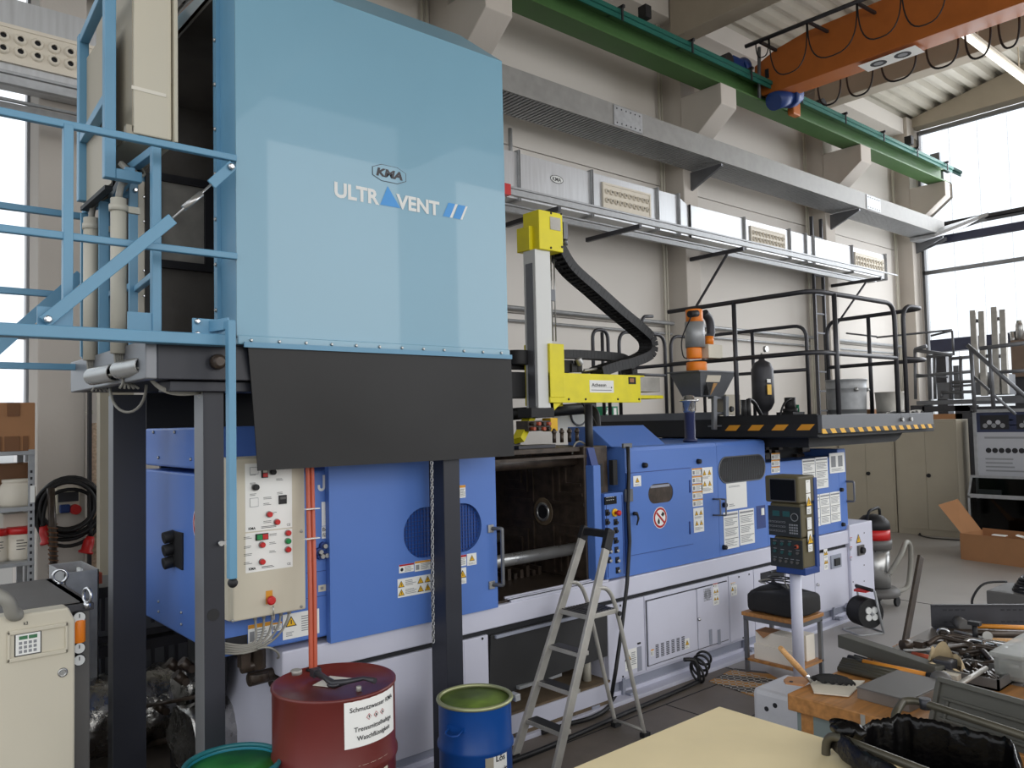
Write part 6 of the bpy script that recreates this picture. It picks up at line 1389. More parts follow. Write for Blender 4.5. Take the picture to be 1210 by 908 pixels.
for y in (gy, 1.2):
    for x in (GX, GX+.4): k.box((x, y-.03, 0), (x+.03, y, zA if x == GX else zTop))
    k.beam((GX+.01, y-.015, zA), (GX+.15, y-.015, zTop), .03, .03)
for z, xa in ((zA, GX), (.22, GX), (zTop, GX+.13), (.08, GX)): k.box((xa, 1.2, z), (xa+.03, gy, z+.035))
k.box((GX, 1.2, zA-.02), (GX+.43, gy, zA)); k.build('frame', t)
MB('smoked_glass').box((GX+.01, 1.2, .25), (GX+.015, gy-.03, zA-.03)).add([(GX+.01, 1.2, zA+.03), (GX+.01, gy-.03, zA+.03), (GX+.14, gy-.03, zTop), (GX+.14, 1.2, zTop)], [(0, 1, 2, 3)]).build('glass', t)
MB('matte_black').box((GX+.4, 1.2, .05), (GX+.42, gy-.02, zTop-.02)).build('back_panel', t)
for i in range(5):
    y = gy-.42-.62*i; o = MB('paper').box((GX+.1, y, zA+.0), (GX+.13, y+.3, zA+.1)).build('exhibit_card', None, 'white name card in the glass case, %s from its left end' % ['first', 'second', 'third', 'fourth', 'fifth'][i], cat='card', group='cards in the glass case')
    if i: 
        k = MB('steel').lathe((GX+.2, y+.15, zA), [(.03, 0), (.02, .05), (.07, .12), (.07, .15), (.02, .17)], 12); k.build('steel_exhibit', None, 'turned steel exhibit behind the card in the glass case, %s from left' % ['', 'first', 'second', 'third', 'fourth'][i], cat='exhibit', group='exhibits in the glass case')
MB('dark_steel').box((14.2, 4.75, 0), (14.5, 5.1, 1.95)).build('dark_post', None, 'dark steel post between beige cupboard and poster board', cat='post', bev=.005)
# cardboard box on the floor
t = thing('open_carton', 'open brown cardboard box on the floor before the glass case, flap raised', 'box', (11.9, 4.0, 0))
a, b = P(1136, 661, z=0), P(1215, 672, z=0); d = (b-a); d = V((d.x, d.y, 0)).normalized(); n_ = V((-d.y, d.x, 0)); n_ = n_ if n_.x > 0 else -n_
L_, D_, H_ = 1.7, .55, .36
k = MB('cardboard')
k.obox(a+d*L_/2+Z1*H_/2, d, n_, Z1, L_, .012, H_); k.obox(a+d*L_/2+n_*D_+Z1*H_/2, d, n_, Z1, L_, .012, H_*1.15); k.obox(a+n_*D_/2+Z1*H_/2, n_, d, Z1, D_, .012, H_); k.obox(a+d*L_+n_*D_/2+Z1*H_/2, n_, d, Z1, D_, .012, H_); k.obox(a+d*L_/2+n_*D_/2+Z1*.01, d, n_, Z1, L_, D_, .012)
k.build('carton', t)
fa = a+n_*.02+Z1*H_; MB('cardboard').prism([fa, fa+n_*(D_-.06), fa+n_*(D_-.1)-d*.3+Z1*.42, fa+n_*.04-d*.34+Z1*.36], (.01, 0, 0)).build('flap', t)
k = MB('paper')
for i in range(12): c_ = a+d*random.uniform(.4, 1.4)+n_*random.uniform(.12, .42)+Z1*(H_-.06+random.uniform(0, .06)); k.obox(c_, (random.uniform(-1, 1), 1, random.uniform(-.5, .5)), X1, (0, .2, 1), .16, .1, .01)
k.build('packing_paper', t, kind='stuff')
# ================================================================== STEEL STRUCTURE AT THE FAR END
t = thing('far_machine_stand', 'grey steel machine stand with railings and upright tubes at the glazed gable', 'machine stand', (16, 5, 0))
FX = 15.6
def F(u, v, x=FX): return P(u, v, x=x)
def fbox(u0, v0, u1, v1, m_, nm, d_=.2, x=FX, bev=.0):
    a, b = F(u0, v1, x), F(u1, v0, x); return MB(m_).box((x, a.y, a.z), (x+d_, b.y, b.z)).build(nm, t, bev=bev)
def fy(u0, v0, u1, v1, r=.035, x=FX, m_='grey_steel', nm='rail', x2=None): return MB(m_).cyl(F(u0, v0, x), F(u1, v1, x2 or x), r, 8).build(nm, t)
fbox(1083, 472, 1150, 479, 'grey_steel', 'main_beam', .5); fbox(1150, 467, 1215, 478, 'grey_steel', 'main_beam', .5)
fbox(1090, 479, 1144, 487, 'dark_steel', 'lower_beam', .5); fbox(1136, 479, 1146, 640, 'dark_steel', 'stand_leg', .4); fbox(1083, 479, 1092, 640, 'dark_steel', 'stand_leg', .4)
fbox(1096, 489, 1137, 500, 'cardboard', 'brown_panel', .4); fbox(1140, 479, 1220, 486, 'dark_steel', 'lower_beam', .5)
for u, vt in ((1081, 413), (1098, 420), (1104, 418), (1123, 420), (1135, 421)): fy(u, vt, u+1, 472, .03)
fy(1081, 413, 1095, 409, .035); fy(1081, 414, 1125, 420, .035); fy(1083, 445, 1150, 439, .03); fy(1095, 422, 1125, 419, .03); fy(1125, 424, 1146, 422, .03); fy(1083, 443, 1120, 446, .02); fy(1112, 464, 1150, 463, .03); fy(1112, 464, 1112, 470, .03); fy(1125, 452, 1165, 450, .03); fy(1123, 457, 1165, 454, .02)
fbox(1128, 432, 1132, 472, 'grey_steel', 'cylinder_post'); fbox(1108, 452, 1122, 472, 'grey_steel', 'drive_box')
fy(1100, 397, 1125, 391, .02); fy(1036, 399, 1125, 390, .02); fy(1125, 391, 1127, 420, .02); fy(1000, 394, 1036, 398, .018)
for u, v0, v1 in ((1150, 367, 452), (1160, 368, 468), (1175, 363, 466), (1185, 366, 466)):
    MB('aluminium').beam(F(u, v0, 14.8), F(u+3.5, v1, 14.8), .09, .09).build('upright', t, bev=.006)
fy(1151, 379, 1161, 380, .03, 14.8); fy(1176, 377, 1187, 377, .03, 14.8); fy(1152, 421, 1190, 421, .03, 14.8)
fbox(1174, 442, 1192, 467, 'grey_steel', 'guide_box', .3, 14.9); fbox(1148, 440, 1168, 467, 'grey_steel', 'guide_box', .3, 14.9)
a, b = F(1143, 408, 12.6), F(1215, 472, 12.6); MB('grey_steel').cyl(a, b, .03, 10).build('stair_handrail', t); MB('grey_steel').cyl(F(1150, 445, 12.6), F(1200, 490, 12.6), .02, 10).build('stair_rail', t)
MB('grey_steel').cyl(F(1147, 410, 12.6), F(1152, 487, 12.6), .028, 10).build('stair_post', t); MB('grey_steel').cyl(F(1169, 410, 12.6), F(1174, 482, 12.6), .028, 10).build('stair_post', t)
MB('grey_steel').cyl(F(1158, 412, 12.6), F(1215, 405, 12.6), .03, 10).build('stair_handrail', t); MB('grey_steel').cyl(F(1180, 440, 12.6), F(1215, 438, 12.6), .025, 10).build('stair_rail', t)
fbox(1150, 470, 1172, 474, 'galvanised', 'stair_tread', .4, 12.8)
t2 = thing('press_frame', 'dark blue press beam with brown cabinet at the far right edge', 'machine', (17.5, 4, 0))
a, b = P(1103, 410, x=17.5), P(1196, 400, x=17.5); MB('dull_blue_beam').beam((17.5, a.y, a.z), (17.5, b.y-.8, a.z+.02), .3, .26).build('beam', t2)
a, b = P(1196, 446, x=17), P(1225, 400, x=17); MB('brown_grey').box((17, b.y-1, a.z), (17.6, a.y, b.z)).build('brown_cabinet', t2); MB('dark_steel').box((17.1, b.y-1, 0), (17.7, a.y, a.z)).build('base', t2)
MB('steel').lathe(P(1205, 385, x=17.1), [(.08, -.3), (.08, 0), (.05, .1)], 12).lathe(P(1197, 398, x=17.1), [(.05, -.2), (.05, .1)], 12).build('valve_top', t2)
MB('dark_steel').box((17.45, P(1108, 480, x=17.45).y-.2, 0), (17.75, P(1108, 480, x=17.45).y, 3.2)).build('leg', t2)
MB('dark_steel').box((17.9, 0.5, 0), (18.6, 7.2, 2.0)).build('machine_body', t2)
# exit signs behind the guard rails
for u, lab, arrow in ((716, 'green running-man emergency exit sign behind the platform rails', 1), (725, 'narrow green door emblem sign right of the running man sign', 0)):
    a, b = P(u-5 if arrow else u-3, 493.5, y=8.15), P(u+5 if arrow else u+3, 480.5, y=8.15)
    k = MB('sign_green'); S = Sheet(k, (a.x, 8.12, a.z), X1, Z1); w_, h_ = b.x-a.x, b.z-a.z; S.plate(0, 0, w_, h_, 'sign_green', .15)
    if arrow: S.disc(w_*.55, h_*.78, h_*.09, 'paper', 2).poly([(w_*.4, h_*.62), (w_*.62, h_*.68), (w_*.75, h_*.45), (w_*.6, h_*.4), (w_*.7, h_*.1), (w_*.58, h_*.1), (w_*.45, h_*.35), (w_*.25, h_*.2), (w_*.2, h_*.28), (w_*.4, h_*.48)], 'paper', 2)
    else: S.rect(w_*.25, h_*.15, w_*.75, h_*.85, 'paper', 2)
    k.build('exit_sign', None, lab, cat='sign')
# ================================================================== LEFT SIDE: SHELF, SOCKETS, CRATES
SY = 6.9
sxe = P(41, 580, y=SY).x; sxw = sxe-1.4
t = thing('shelf_rack', 'galvanised boltless shelf rack before the bright window on the left', 'shelf', (sxe-.7, SY+.25, 0))
for x in (sxe-.04, sxw):
    for y in (SY, SY+.46): k = MB('galvanised').box((x, y, 0), (x+.04, y+.03, P(40, 536, y=SY).z+.03)); k.build('upright', t)
k = MB('ink'); 
z = .3
while z < 1.8: k.box((sxe-.03, SY-.001, z), (sxe-.015, SY+.001, z+.02)); z += .05
k.build('slot_row', t, kind='stuff')
shz = [P(20, v, y=SY).z for v in (533.5, 600, 665)]+[P(20, 716, y=SY).z]
for z in shz: MB('galvanised').box((sxw, SY-.01, z-.03), (sxe, SY+.5, z)).build('shelf_board', t, bev=.002)
MB('paper').box((sxe-.03, SY-.004, P(40, 594, y=SY).z), (sxe, SY-.001, P(40, 574, y=SY).z)).build('rack_label', t)
def onshelf(u0, u1, vt, zi, dep, m_, nm, lab, cat, y0=SY+.03, **kw):
    a, b = P(u0, 600, y=y0).x, P(u1, 600, y=y0).x; z1 = P((u0+u1)/2, vt, y=y0).z
    return MB(m_).box((a, y0, shz[zi]), (b, y0+dep, z1)).build(nm, None, lab, cat=cat, bev=.006, **kw), a, b, z1
o, a, b, z1 = onshelf(-30, 41, 476, 0, .4, 'cardboard', 'cardboard_box', 'big cardboard box with brown tape on the top shelf', 'box')
MB('cardboard_tape').box((P(9, 490, y=SY).x, SY+.022, P(9, 492, y=SY+.03).z), (P(24, 490, y=SY).x, SY+.03, z1)).build('brown_tape', o)
for u0, u1 in ((-4, 2), (6, 24), (28, 34)): MB('cardboard_tape').box((P(u0, 520, y=SY).x, SY+.022, shz[0]+.0), (P(u1, 520, y=SY).x, SY+.03, P(10, 516, y=SY).z)).build('brown_tape', o)
o, *_ = onshelf(-20, 39, 548, 1, .2, 'cardboard_tape', 'cardboard_box', 'dark brown cardboard box behind the white round tub', 'box', y0=SY+.28)
o, *_ = onshelf(4, 33, 607, 2, .25, 'bin_plastic', 'plastic_box', 'grey-white plastic box behind the red-lidded tubs', 'box', y0=SY+.2)
o, *_ = onshelf(-10, 28, 705, 3, .3, 'cardboard', 'cardboard_box', 'flat cardboard box on the lowest visible shelf', 'box')
def tub(u0, u1, vt, zi, lab, red):
    cx_ = P((u0+u1)/2, 640, y=SY+.17).x; r = rad(u0, u1, (cx_, SY+.17, 1.2)); z0 = shz[zi]; hh = P((u0+u1)/2, vt, y=SY+.15).z-z0
    t = thing('plastic_tub', lab, 'tub', (cx_, SY+.17, z0), 'white plastic tubs on the rack')
    if red:
        MB('bin_plastic').lathe((cx_, SY+.17, z0), [(r*.9, 0), (r, .02), (r, hh*.8)], 22).build('tub', t)
        MB('red_plastic').lathe((cx_, SY+.17, z0+hh*.78), [(r*1.03, 0), (r*1.05, hh*.16), (r*.9, hh*.2), (0, hh*.2)], 22).build('lid', t)
        k = MB('ink'); S = Sheet(k, (cx_-r*.4, SY+.17-r-.001, z0+hh*.3), X1, Z1); S.lines(0, 0, r*.8, hh*.35, 4, 'ink', 1, .25); k.build('lettering', t)
    else: MB('bin_plastic').lathe((cx_, SY+.17, z0), [(r*.85, 0), (r*.95, hh*.1), (r, hh*.3), (r, hh*.62), (r*.8, hh*.82), (r*.76, hh*.86), (r*.8, hh*.88), (r*.8, hh*.98), (0, hh)], 24).build('tub', t)
tub(0, 39, 566, 1, 'round white barrel-shaped tub with screw lid on the second shelf', False)
tub(9, 38, 622, 2, 'white tub with red lid, nearest the rack upright', True); tub(-14, 9, 625, 2, 'white tub with red lid, cut by the left picture edge', True)
# wall strip, board, socket box with cable
q0, q1 = P(108, 560, y=7.85), P(118, 560, y=7.85); MB('chipboard').box((q0.x, 7.85, 0.3), (q1.x, 7.89, P(112, 500, y=7.85).z)).build('chipboard_plank', None, 'long narrow chipboard plank standing against the wall column', cat='plank')
q0, q1 = P(104, 500, y=7.86), P(108, 500, y=7.86); MB('dark_steel').box((q0.x, 7.84, .2), (q1.x, 7.89, P(106, 455, y=7.86).z)).build('dark_bar', None, 'thin dark bar standing left of the chipboard plank', cat='bar')
t = thing('socket_box', 'grey wall socket box with blue and red sockets inside a cable coil', 'socket box', (P(82, 600, y=7.85).x, 7.85, 1.3))
a, b = P(67, 608, y=7.8), P(94, 576, y=7.8); k = MB('beige').box((a.x, 7.8, a.z), (b.x, 7.9, b.z)); k.build('box', t, bev=.006)
MB('dark_steel').box((P(69, 594, y=7.79).x, 7.79, P(69, 594, y=7.79).z), (P(93, 582, y=7.79).x, 7.8, P(93, 581, y=7.79).z)).build('breaker_window', t)
MB('motor_blue').box((P(71, 607, y=7.76).x, 7.75, P(71, 607, y=7.76).z), (P(83, 607, y=7.76).x, 7.8, P(71, 597, y=7.76).z)).build('blue_socket', t, bev=.01)
MB('red_plastic').lathe(P(88, 602, y=7.8), [(.045, 0), (.042, .07)], 16, (0, -1, 0)).build('red_socket', t)
t = thing('power_cable_coil', 'thick black power cable coil with red plugs hanging on the wall', 'cable', (P(80, 600, y=7.7).x, 7.7, 1.1))
c = P(80, 598, y=7.72); 
for i, (dx, dz, r_) in enumerate(((-.02, 0, .23), (.0, .02, .22), (.01, -.0, .25), (-.01, -.03, .26), (.02, -.02, .24), (-.015, -.0, .21))): MB('cable_black').torus(c+V((dx*.8, -.015*i, dz)), r_*.98, .017, (.1*(i-2)*.3, 1, .05), 30, 8).build('loop', t)
MB('cable_black').torus(P(82, 612, y=7.68), .24, .016, (0, 1, 0), 30, 8).build('loop', t)
for (u0, v0, u1, v1) in ((51, 622, 57, 642), (107, 634, 101, 654)):
    a, b = P(u0, v0, y=7.66), P(u1, v1, y=7.66); MB('red_plastic').lathe(a, [(.03, 0), (.045, .05), (.045, .12), (.06, .13), (.06, (b-a).length)], 16, b-a).build('plug', t)
MB('cable_black').tube(spline([P(60, 575, y=7.66), P(54, 595, y=7.66), P(51, 610, y=7.66), P(51, 622, y=7.66)], 5), .017, 8).build('cable', t)
MB('cable_black').tube(spline([P(106, 580, y=7.66), P(107, 600, y=7.66), P(107, 634, y=7.66)], 5), .017, 8).build('cable', t)
t = thing('wrapped_hose', 'dark hose wrapped with a spiral band hanging beside the socket box', 'hose', P(63, 678, y=7.6))
MB('oily_steel').tube([P(60, 577, y=7.62), P(62, 620, y=7.6), P(64, 690, y=7.6), V((P(65, 760, y=7.6).x, 7.6, 0.02))], .03, 12).build('hose', t)
a, b = P(62, 620, y=7.6), P(64, 690, y=7.6); k = MB('copper_red'); k.use('cardboard_tape'); k.tube([a.lerp(b, i/90)+V((.036*math.cos(i*.9), .036*math.sin(i*.9), 0)) for i in range(91)], .006, 6); k.build('spiral_band', t)
k = MB('conduit'); k.tube(fillet([P(49, 40, y=8.25), P(49, 475, y=8.25)], .1), .018, 8); k.build('wall_conduit', None, 'vertical grey conduit on the wall beside the left window', cat='pipe')
k = MB('conduit'); k.tube(fillet([P(47, 480, y=8.22), P(47, 492, y=8.22), P(110, 487, y=8.2)], .08), .014, 8); k.tube(fillet([P(55, 492, y=8.22), P(73, 492, y=8.22), P(74, 570, y=8.22)], .08), .012, 8); k.build('wall_conduit', None, 'bent conduit leading down to the wall socket box', cat='pipe')
# gratings/crates behind the post
for i, (z0, lab) in enumerate(((.62, 'dark grey ribbed transport crate, upper one behind the rear post'), (.22, 'dark grey ribbed transport crate, lower one behind the rear post'))):
    x0 = P(110, 760, y=6.0).x; t = thing('transport_crate', lab, 'crate', (x0+.5, 6.2, z0), 'stacked dark transport crates')
    MB('grey_steel').box((x0, 6.0, z0), (x0+.95, 6.5, z0+.37)).build('shell', t, bev=.01)
    k = MB('dark_steel'); k.box((x0-.01, 5.985, z0+.3), (x0+.96, 6.0, z0+.37)).box((x0-.01, 5.985, z0), (x0+.96, 6.0, z0+.04))
    for j in range(6): k.box((x0+.05+.16*j, 5.985, z0+.08), (x0+.07+.16*j, 6.0, z0+.3)).box((x0+.16+.16*j-.02, 5.985, z0+.08), (x0+.165+.16*j, 6.0, z0+.3))
    k.box((x0-.012, 6.05, z0+.08), (x0, 6.45, z0+.11)).box((x0-.012, 6.1, z0+.18), (x0, 6.4, z0+.24)); k.build('rib', t)
t = MB('plywood_dirty').box((1.9, 5.9, .0), (3.2, 6.9, .2)).build('pallet', None, 'dusty pale pallet beneath the dark crates', cat='pallet')
MB('sign_yellow').box((P(160, 733, y=5.8).x, 5.9, 1.0), (P(173, 733, y=5.8).x, 6.2, 1.05)).build('yellow_tool', None, 'small yellow object on top of the dark crates', cat='tool')
q0, q1 = P(118, 600, y=6.9), P(131, 600, y=6.9); MB('beige_cabinet').box((q0.x, 6.9, 0.0), (q0.x+.25, 7.0, P(120, 462, y=6.9).z)).build('leaning_board', None, 'pale panel standing between the plank and the rear post', cat='panel')
# sheet metal cabinet behind chiller
x0 = P(76, 680, y=5.6).x; t = thing('metal_bin', 'open rusty sheet-metal bin behind the grey temperature unit', 'bin', (x0+.3, 5.8, .6))
zt = P(90, 676, y=5.6).z; x1 = P(117, 680, y=5.6).x
k = MB('galvanised').box((x0, 5.6, zt-.7), (x1, 5.61, zt)).box((x0, 5.6, zt-.7), (x0+.01, 6.05, zt)).box((x1-.01, 5.6, zt-.7), (x1, 6.05, zt)).box((x0, 6.04, zt-.7), (x1, 6.05, zt)); k.build('shell', t, bev=.002)
MB('copper_red').box((x0+.05, 5.75, zt-.12), (x0+.25, 5.9, zt-.05)).build('rag', t); MB('letter_white').box((x0+.1, 5.65, zt-.02), (x1-.08, 5.75, zt+.005)).build('white_bar', t)
# ================================================================== TEMPERATURE CONTROL UNIT (bottom left)
CZ = 1.2; cxr = P(107, 712, z=CZ).x; cyf = P(107, 712, z=CZ).y; cyb = P(68, 683, z=CZ).y
t = thing('temperature_unit', 'grey temperature control unit with beige front door and digital keypad', 'machine', (cxr-.4, (cyf+cyb)/2, 0))
MB('grey_device').box((cxr-1.1, cyf, .05), (cxr, cyb, CZ)).build('body', t, bev=.008)
MB('dark_steel').box((cxr-1.12, cyf-.015, CZ-.035), (cxr+.012, cyb+.015, CZ)).build('lid_rim', t, bev=.004)
MB('grey_device').box((cxr-1.06, cyf+.03, CZ), (cxr-.04, cyb-.03, CZ+.006)).build('lid', t, bev=.003)
for u, v in ((71, 681), (103, 704)): q = P(u, v, z=CZ+.04); MB('chrome').torus(q, .035, .008, (.3, 1, 0) if u == 71 else (1, .3, 0), 22, 8).lathe(q-V((0, 0, .06)), [(.02, 0), (.014, .03)], 10).build('lifting_eye', t)
# beige front: slightly proud moulded door
FYY = cyf-.1; xr_ = P(89, 760, y=FYY).x; zt_ = P(70, 728, y=FYY).z
pts = [(xr_-1.0, FYY, .1), (xr_, FYY, .1), (xr_, FYY, P(89, 733, y=FYY).z), (P(81, 716, y=FYY).x, FYY, P(81, 718, y=FYY).z), (xr_-1.0, FYY, P(81, 718, y=FYY).z)]
fd = MB('beige').prism(pts, (0, .11, 0)).build('front_door', t, bev=.01)
a, b = P(8, 784, y=FYY), P(80, 735, y=FYY)
k = MB('panel_beige'); k.box((a.x, FYY-.012, b.z-.02), (b.x, FYY, b.z)).box((a.x, FYY-.012, a.z), (b.x, FYY, a.z+.02)).box((a.x, FYY-.012, a.z), (a.x+.012, FYY, b.z)).box((b.x-.012, FYY-.012, a.z), (b.x, FYY, b.z)); k.build('recess_rim', fd, bev=.004)
k = MB('ink'); a, b = P(17, 777, y=FYY-.002), P(49, 745, y=FYY-.002); S = Sheet(k, (a.x, FYY-.003, a.z), X1, Z1); w_, h_ = b.x-a.x, b.z-a.z
S.plate(0, 0, w_, h_, 'ink', .003).rect(w_*.04, h_*.04, w_*.96, h_*.96, 'paper').rect(w_*.16, h_*.72, w_*.48, h_*.88, 'lcd_green', 2).rect(w_*.52, h_*.72, w_*.84, h_*.88, 'lcd_green', 2)
for i in range(4):
    for j in range(3): S.rect(w_*(.16+.18*i), h_*(.12+.19*j), w_*(.28+.18*i), h_*(.25+.19*j), 'ink_grey', 2)
k.build('keypad_display', fd)
k = MB('ink'); q = P(28, 739, y=FYY-.002); S = Sheet(k, (q.x, FYY-.001, q.z), X1, Z1); S.text('k2', 0, 0, .014, 'ink', 1, .02); k.build('lettering', fd)
q = P(74, 795, y=FYY); MB('steel').lathe(q, [(.022, 0), (.022, .004), (.014, .008), (.012, .003)], 18, (0, -1, 0)).build('lock', fd)
for v, m_, r_ in ((729, 'g', .03), (765, 'g', .028), (779, 'g', .028)):
    q = P(92, v, y=cyf-.01); k = MB('matte_black').lathe(q, [(r_, 0), (r_, .03)], 18, (0, -1, 0)); k.use('letter_white').lathe(q+V((0, -.03, 0)), [(r_*.88, 0), (r_*.88, .003)], 18, (0, -1, 0)); k.use('ink').box(q+V((-.002, -.036, 0)), q+V((.002, -.033, r_*.6))); k.build('pressure_gauge', t)
q = P(93, 747, y=cyf-.02); MB('orange_loader').cyl(q+V((-.0, 0, -.05)), q+V((0, 0, .06)), .03, 14).build('orange_flow_meter', t, bev=.004)
MB('cable_grey').tube(spline([P(-12, 700, y=FYY), P(0, 705, y=FYY-.03), P(10, 712, y=FYY-.04), P(15, 726, y=FYY-.02), P(22, 726, y=FYY)], 5), .03, 12).build('bent_handle', t)
# ================================================================== DRUMS
def drum(x, y, r, hh, nm, lab, m_, rim, liquid=None, hoops=True, lev=.03):
    t = thing(nm, lab, 'drum', (x, y, 0), 'steel drums in the foreground' if False else None)
    pr = [(r*.97, 0), (r, .012)]
    if hoops:
        for f in (.33, .64):
            pr += [(r, hh*f-.03), (r*1.035, hh*f-.008), (r*1.035, hh*f+.008), (r, hh*f+.03)]
    else: pr += [(r, hh*.62-.02), (r*1.05, hh*.62-.005), (r*1.05, hh*.62+.01), (r, hh*.62+.03)]
    pr += [(r, hh-.02), (r*1.02, hh-.01), (r*1.02, hh), (r*.985, hh+.002), (r*.975, hh-.015)]
    if liquid: pr += [(r*.965, hh-lev-.1)]
    else: pr += [(0, hh-.018)]
    MB(m_).lathe((x, y, 0), pr, 44, caps=False).build('shell', t)
    if rim: MB(rim).torus((x, y, hh), r*1.005, .011, Z1, 44, 8).build('rim', t)
    if liquid: MB(liquid).lathe((x, y, hh-lev-.004), [(r*.97, 0), (r*.97, .004), (0, .004)], 36).build('liquid', t)
    return t
RX, RY_, RR, RH = 1.79, 3.39, .276, .88
t = drum(RX, RY_, RR, RH, 'steel_drum', 'dark red 200 litre steel drum with a white waste-water label', 'red_drum', None)
for u, v, r_ in ((350, 797, .028), (424, 817, .012)): q = P(u, v, z=RH-.015); MB('aluminium').lathe(q, [(r_, 0), (r_, .018), (r_*.8, .022)], 18).build('bung', t)
q = P(393, 806, z=RH-.014); MB('tape_white').obox(q, (math.cos(.5), math.sin(.5), 0), (-math.sin(.5), math.cos(.5), 0), Z1, .14, .12, .002).build('paper_label', t)
# curved label
def curved(t, x, y, r, u0, u1, z0, z1, m_, nm, extra=None, n=14):
    def ang(u):
        # direction on the drum where the pixel column u meets it
        best = None
        for i in range(720):
            a = -PI+2*PI*i/720; p = V((x+r*math.cos(a), y+r*math.sin(a), z0)); d = p-CAM
            if d.x*math.cos(a)+d.y*math.sin(a) > 0: continue
            uu = W/2+F_PX*d.dot(cr)/d.dot(cf)
            if best is None or abs(uu-u) < best[0]: best = (abs(uu-u), a)
        return best[1]
    a0, a1 = ang(u0), ang(u1)
    if a1 < a0: a1 += 2*PI
    k = MB(m_); k.grid(lambda a, b: V((x+(r+.002)*math.cos(a0+(a1-a0)*a), y+(r+.002)*math.sin(a0+(a1-a0)*a), z0+(z1-z0)*b)), n, 1)
    if extra:
        m2 = MB('paper'); S = Sheet(m2, (0, 0, 0), X1, Z1); extra(S, (a1-a0)*r, z1-z0)
        for i, p in enumerate(m2.v):                     # bend the flat print round the drum
            a = a0+p.x/r; m2.v[i] = V((x+(r+.0025-p.y)*math.cos(a), y+(r+.0025-p.y)*math.sin(a), z0+p.z))
        base = len(k.v); k.v += m2.v
        for f, fm in zip(m2.f, m2.fm): k.use(m2.ms[fm]); k.f.append([base+i for i in f]); k.fm.append(k.cur); k.sm.append(False)
    return k.build(nm, t)
def red_label(S, w, h):
    S.text('Schmutzwasser KMA', w*.08, h*.76, h*.1, 'ink', 2, .012, width=w*.84)
    for i in range(3):
        cx_, cz_, e = w*(.38+.13*i), h*.59, h*.07
        S.poly([(cx_-e, cz_), (cx_, cz_-e), (cx_+e, cz_), (cx_, cz_+e)], 'sign_red', 1).poly([(cx_-e*.78, cz_), (cx_, cz_-e*.78), (cx_+e*.78, cz_), (cx_, cz_+e*.78)], 'paper', 2)
        if i == 0: S.rect(cx_-.003, cz_-e*.25, cx_+.003, cz_+e*.5, 'ink', 3).disc(cx_, cz_-e*.45, e*.1, 'ink', 3, 8)
        else: S.disc(cx_, cz_+e*.1, e*.3, 'ink', 3, 10).rect(cx_-e*.35, cz_-e*.4, cx_+e*.35, cz_-e*.15, 'ink', 3)
    S.text('Trennmittelhaltige', w*.14, h*.33, h*.1, 'ink', 2, .012, width=w*.72); S.text('Waschflüssigkeit', w*.18, h*.14, h*.1, 'ink', 2, .012, width=w*.64)
zA_, zB_ = P(407, 885, y=RY_-RR+.03).z, P(407, 829, y=RY_-RR+.03).z
curved(t, RX, RY_, RR, 407, 464.5, zA_, zB_, 'paper', 'waste_label', red_label)
curved(t, RX, RY_, RR, 424, 458, zA_-.2, zA_-.08, 'panel_beige', 'small_label')
# spanner on the drum
t = thing('drum_wrench', 'grey cast bung wrench lying on top of the red drum', 'wrench', P(410, 803, z=RH))
k = MB('dark_steel'); pts = [P(373, 795, z=RH+.02), P(385, 802, z=RH+.02), P(394, 809, z=RH+.015), P(410, 806, z=RH+.02), P(430, 802, z=RH+.02), P(443, 805, z=RH+.02)]
k.tube(pts, [.018, .012, .02, .012, .009, .013], 10); k.box(pts[0]-V((.02, .02, .018)), pts[0]+V((.02, .02, .018))); k.torus(pts[2], .022, .008, Z1, 16, 6); k.build('wrench', t)
# copper-red hoses into the drum
q = P(370, 791, z=RH-.01); t = thing('red_hoses', 'pair of orange-red hoses running down into the dark red drum', 'hose', q)
for du in (-2.6, 2.6): MB('copper_red').tube(spline([q+V((du*.004, 0, -.2)), q+V((du*.004, 0, .02)), P(369+du, 690, y=q.y+.05), P(367+du, 600, y=q.y+.13), P(366+du, 548, y=3.8), P(365+du, 515, y=3.82)], 5), .0115, 10).build('hose', t)
for v in (602, 637): c_ = P(368, v, y=q.y+.11 if v < 610 else q.y+.08); MB('paper').box((c_.x-.035, c_.y-.016, c_.z), (c_.x+.04, c_.y+.012, c_.z+.004)).build('cable_tie', t)
MB('matte_black').lathe(q-V((0, 0, .003)), [(.036, 0), (.036, .008), (.028, .01)], 18).build('bung_collar', t)
t = drum(2.625, 3.42, .192, .6, 'blue_drum', 'small blue open steel drum filled with murky green liquid', 'blue_drum', 'drum_rim', 'green_liquid', False, .008)
k = MB('galvanised').box((2.625+.165, 3.42-.14, .57), (2.625+.2, 3.42-.08, .605)); k.build('ring_clamp', t, bev=.003)
k = MB('blue_drum'); o_ = V((-.93, -.36, 0)); s_ = V((-.36, .93, 0)); a = V((2.625, 3.42, .5))+o_*.192; k.tube(fillet([a+s_*.04, a+s_*.04+o_*.04-Z1*.015, a+s_*.0+o_*.055-Z1*.02, a-s_*.04+o_*.04-Z1*.015, a-s_*.04], .015), .005, 6); k.obox(a, o_, s_, Z1, .008, .1, .03); k.build('handle', t)
curved(t, 2.625, 3.42, .192, 574, 584, .2, .37, 'beige_cabinet', 'foil_strip')
def lab2(S, w, h): S.text('Lös', w*.15, h*.68, h*.16, 'ink', 2, .02).text('mit', w*.35, h*.35, h*.16, 'ink', 2, .02)
curved(t, 2.625, 3.42, .192, 584, 599, .2, .39, 'paper', 'white_label', lab2)
drum(1.36, 3.5, .2, .6, 'green_barrel', 'teal-rimmed open drum with bright green liquid at the bottom left', 'teal_paint', 'teal_rim', 'green_bright', False, .02)
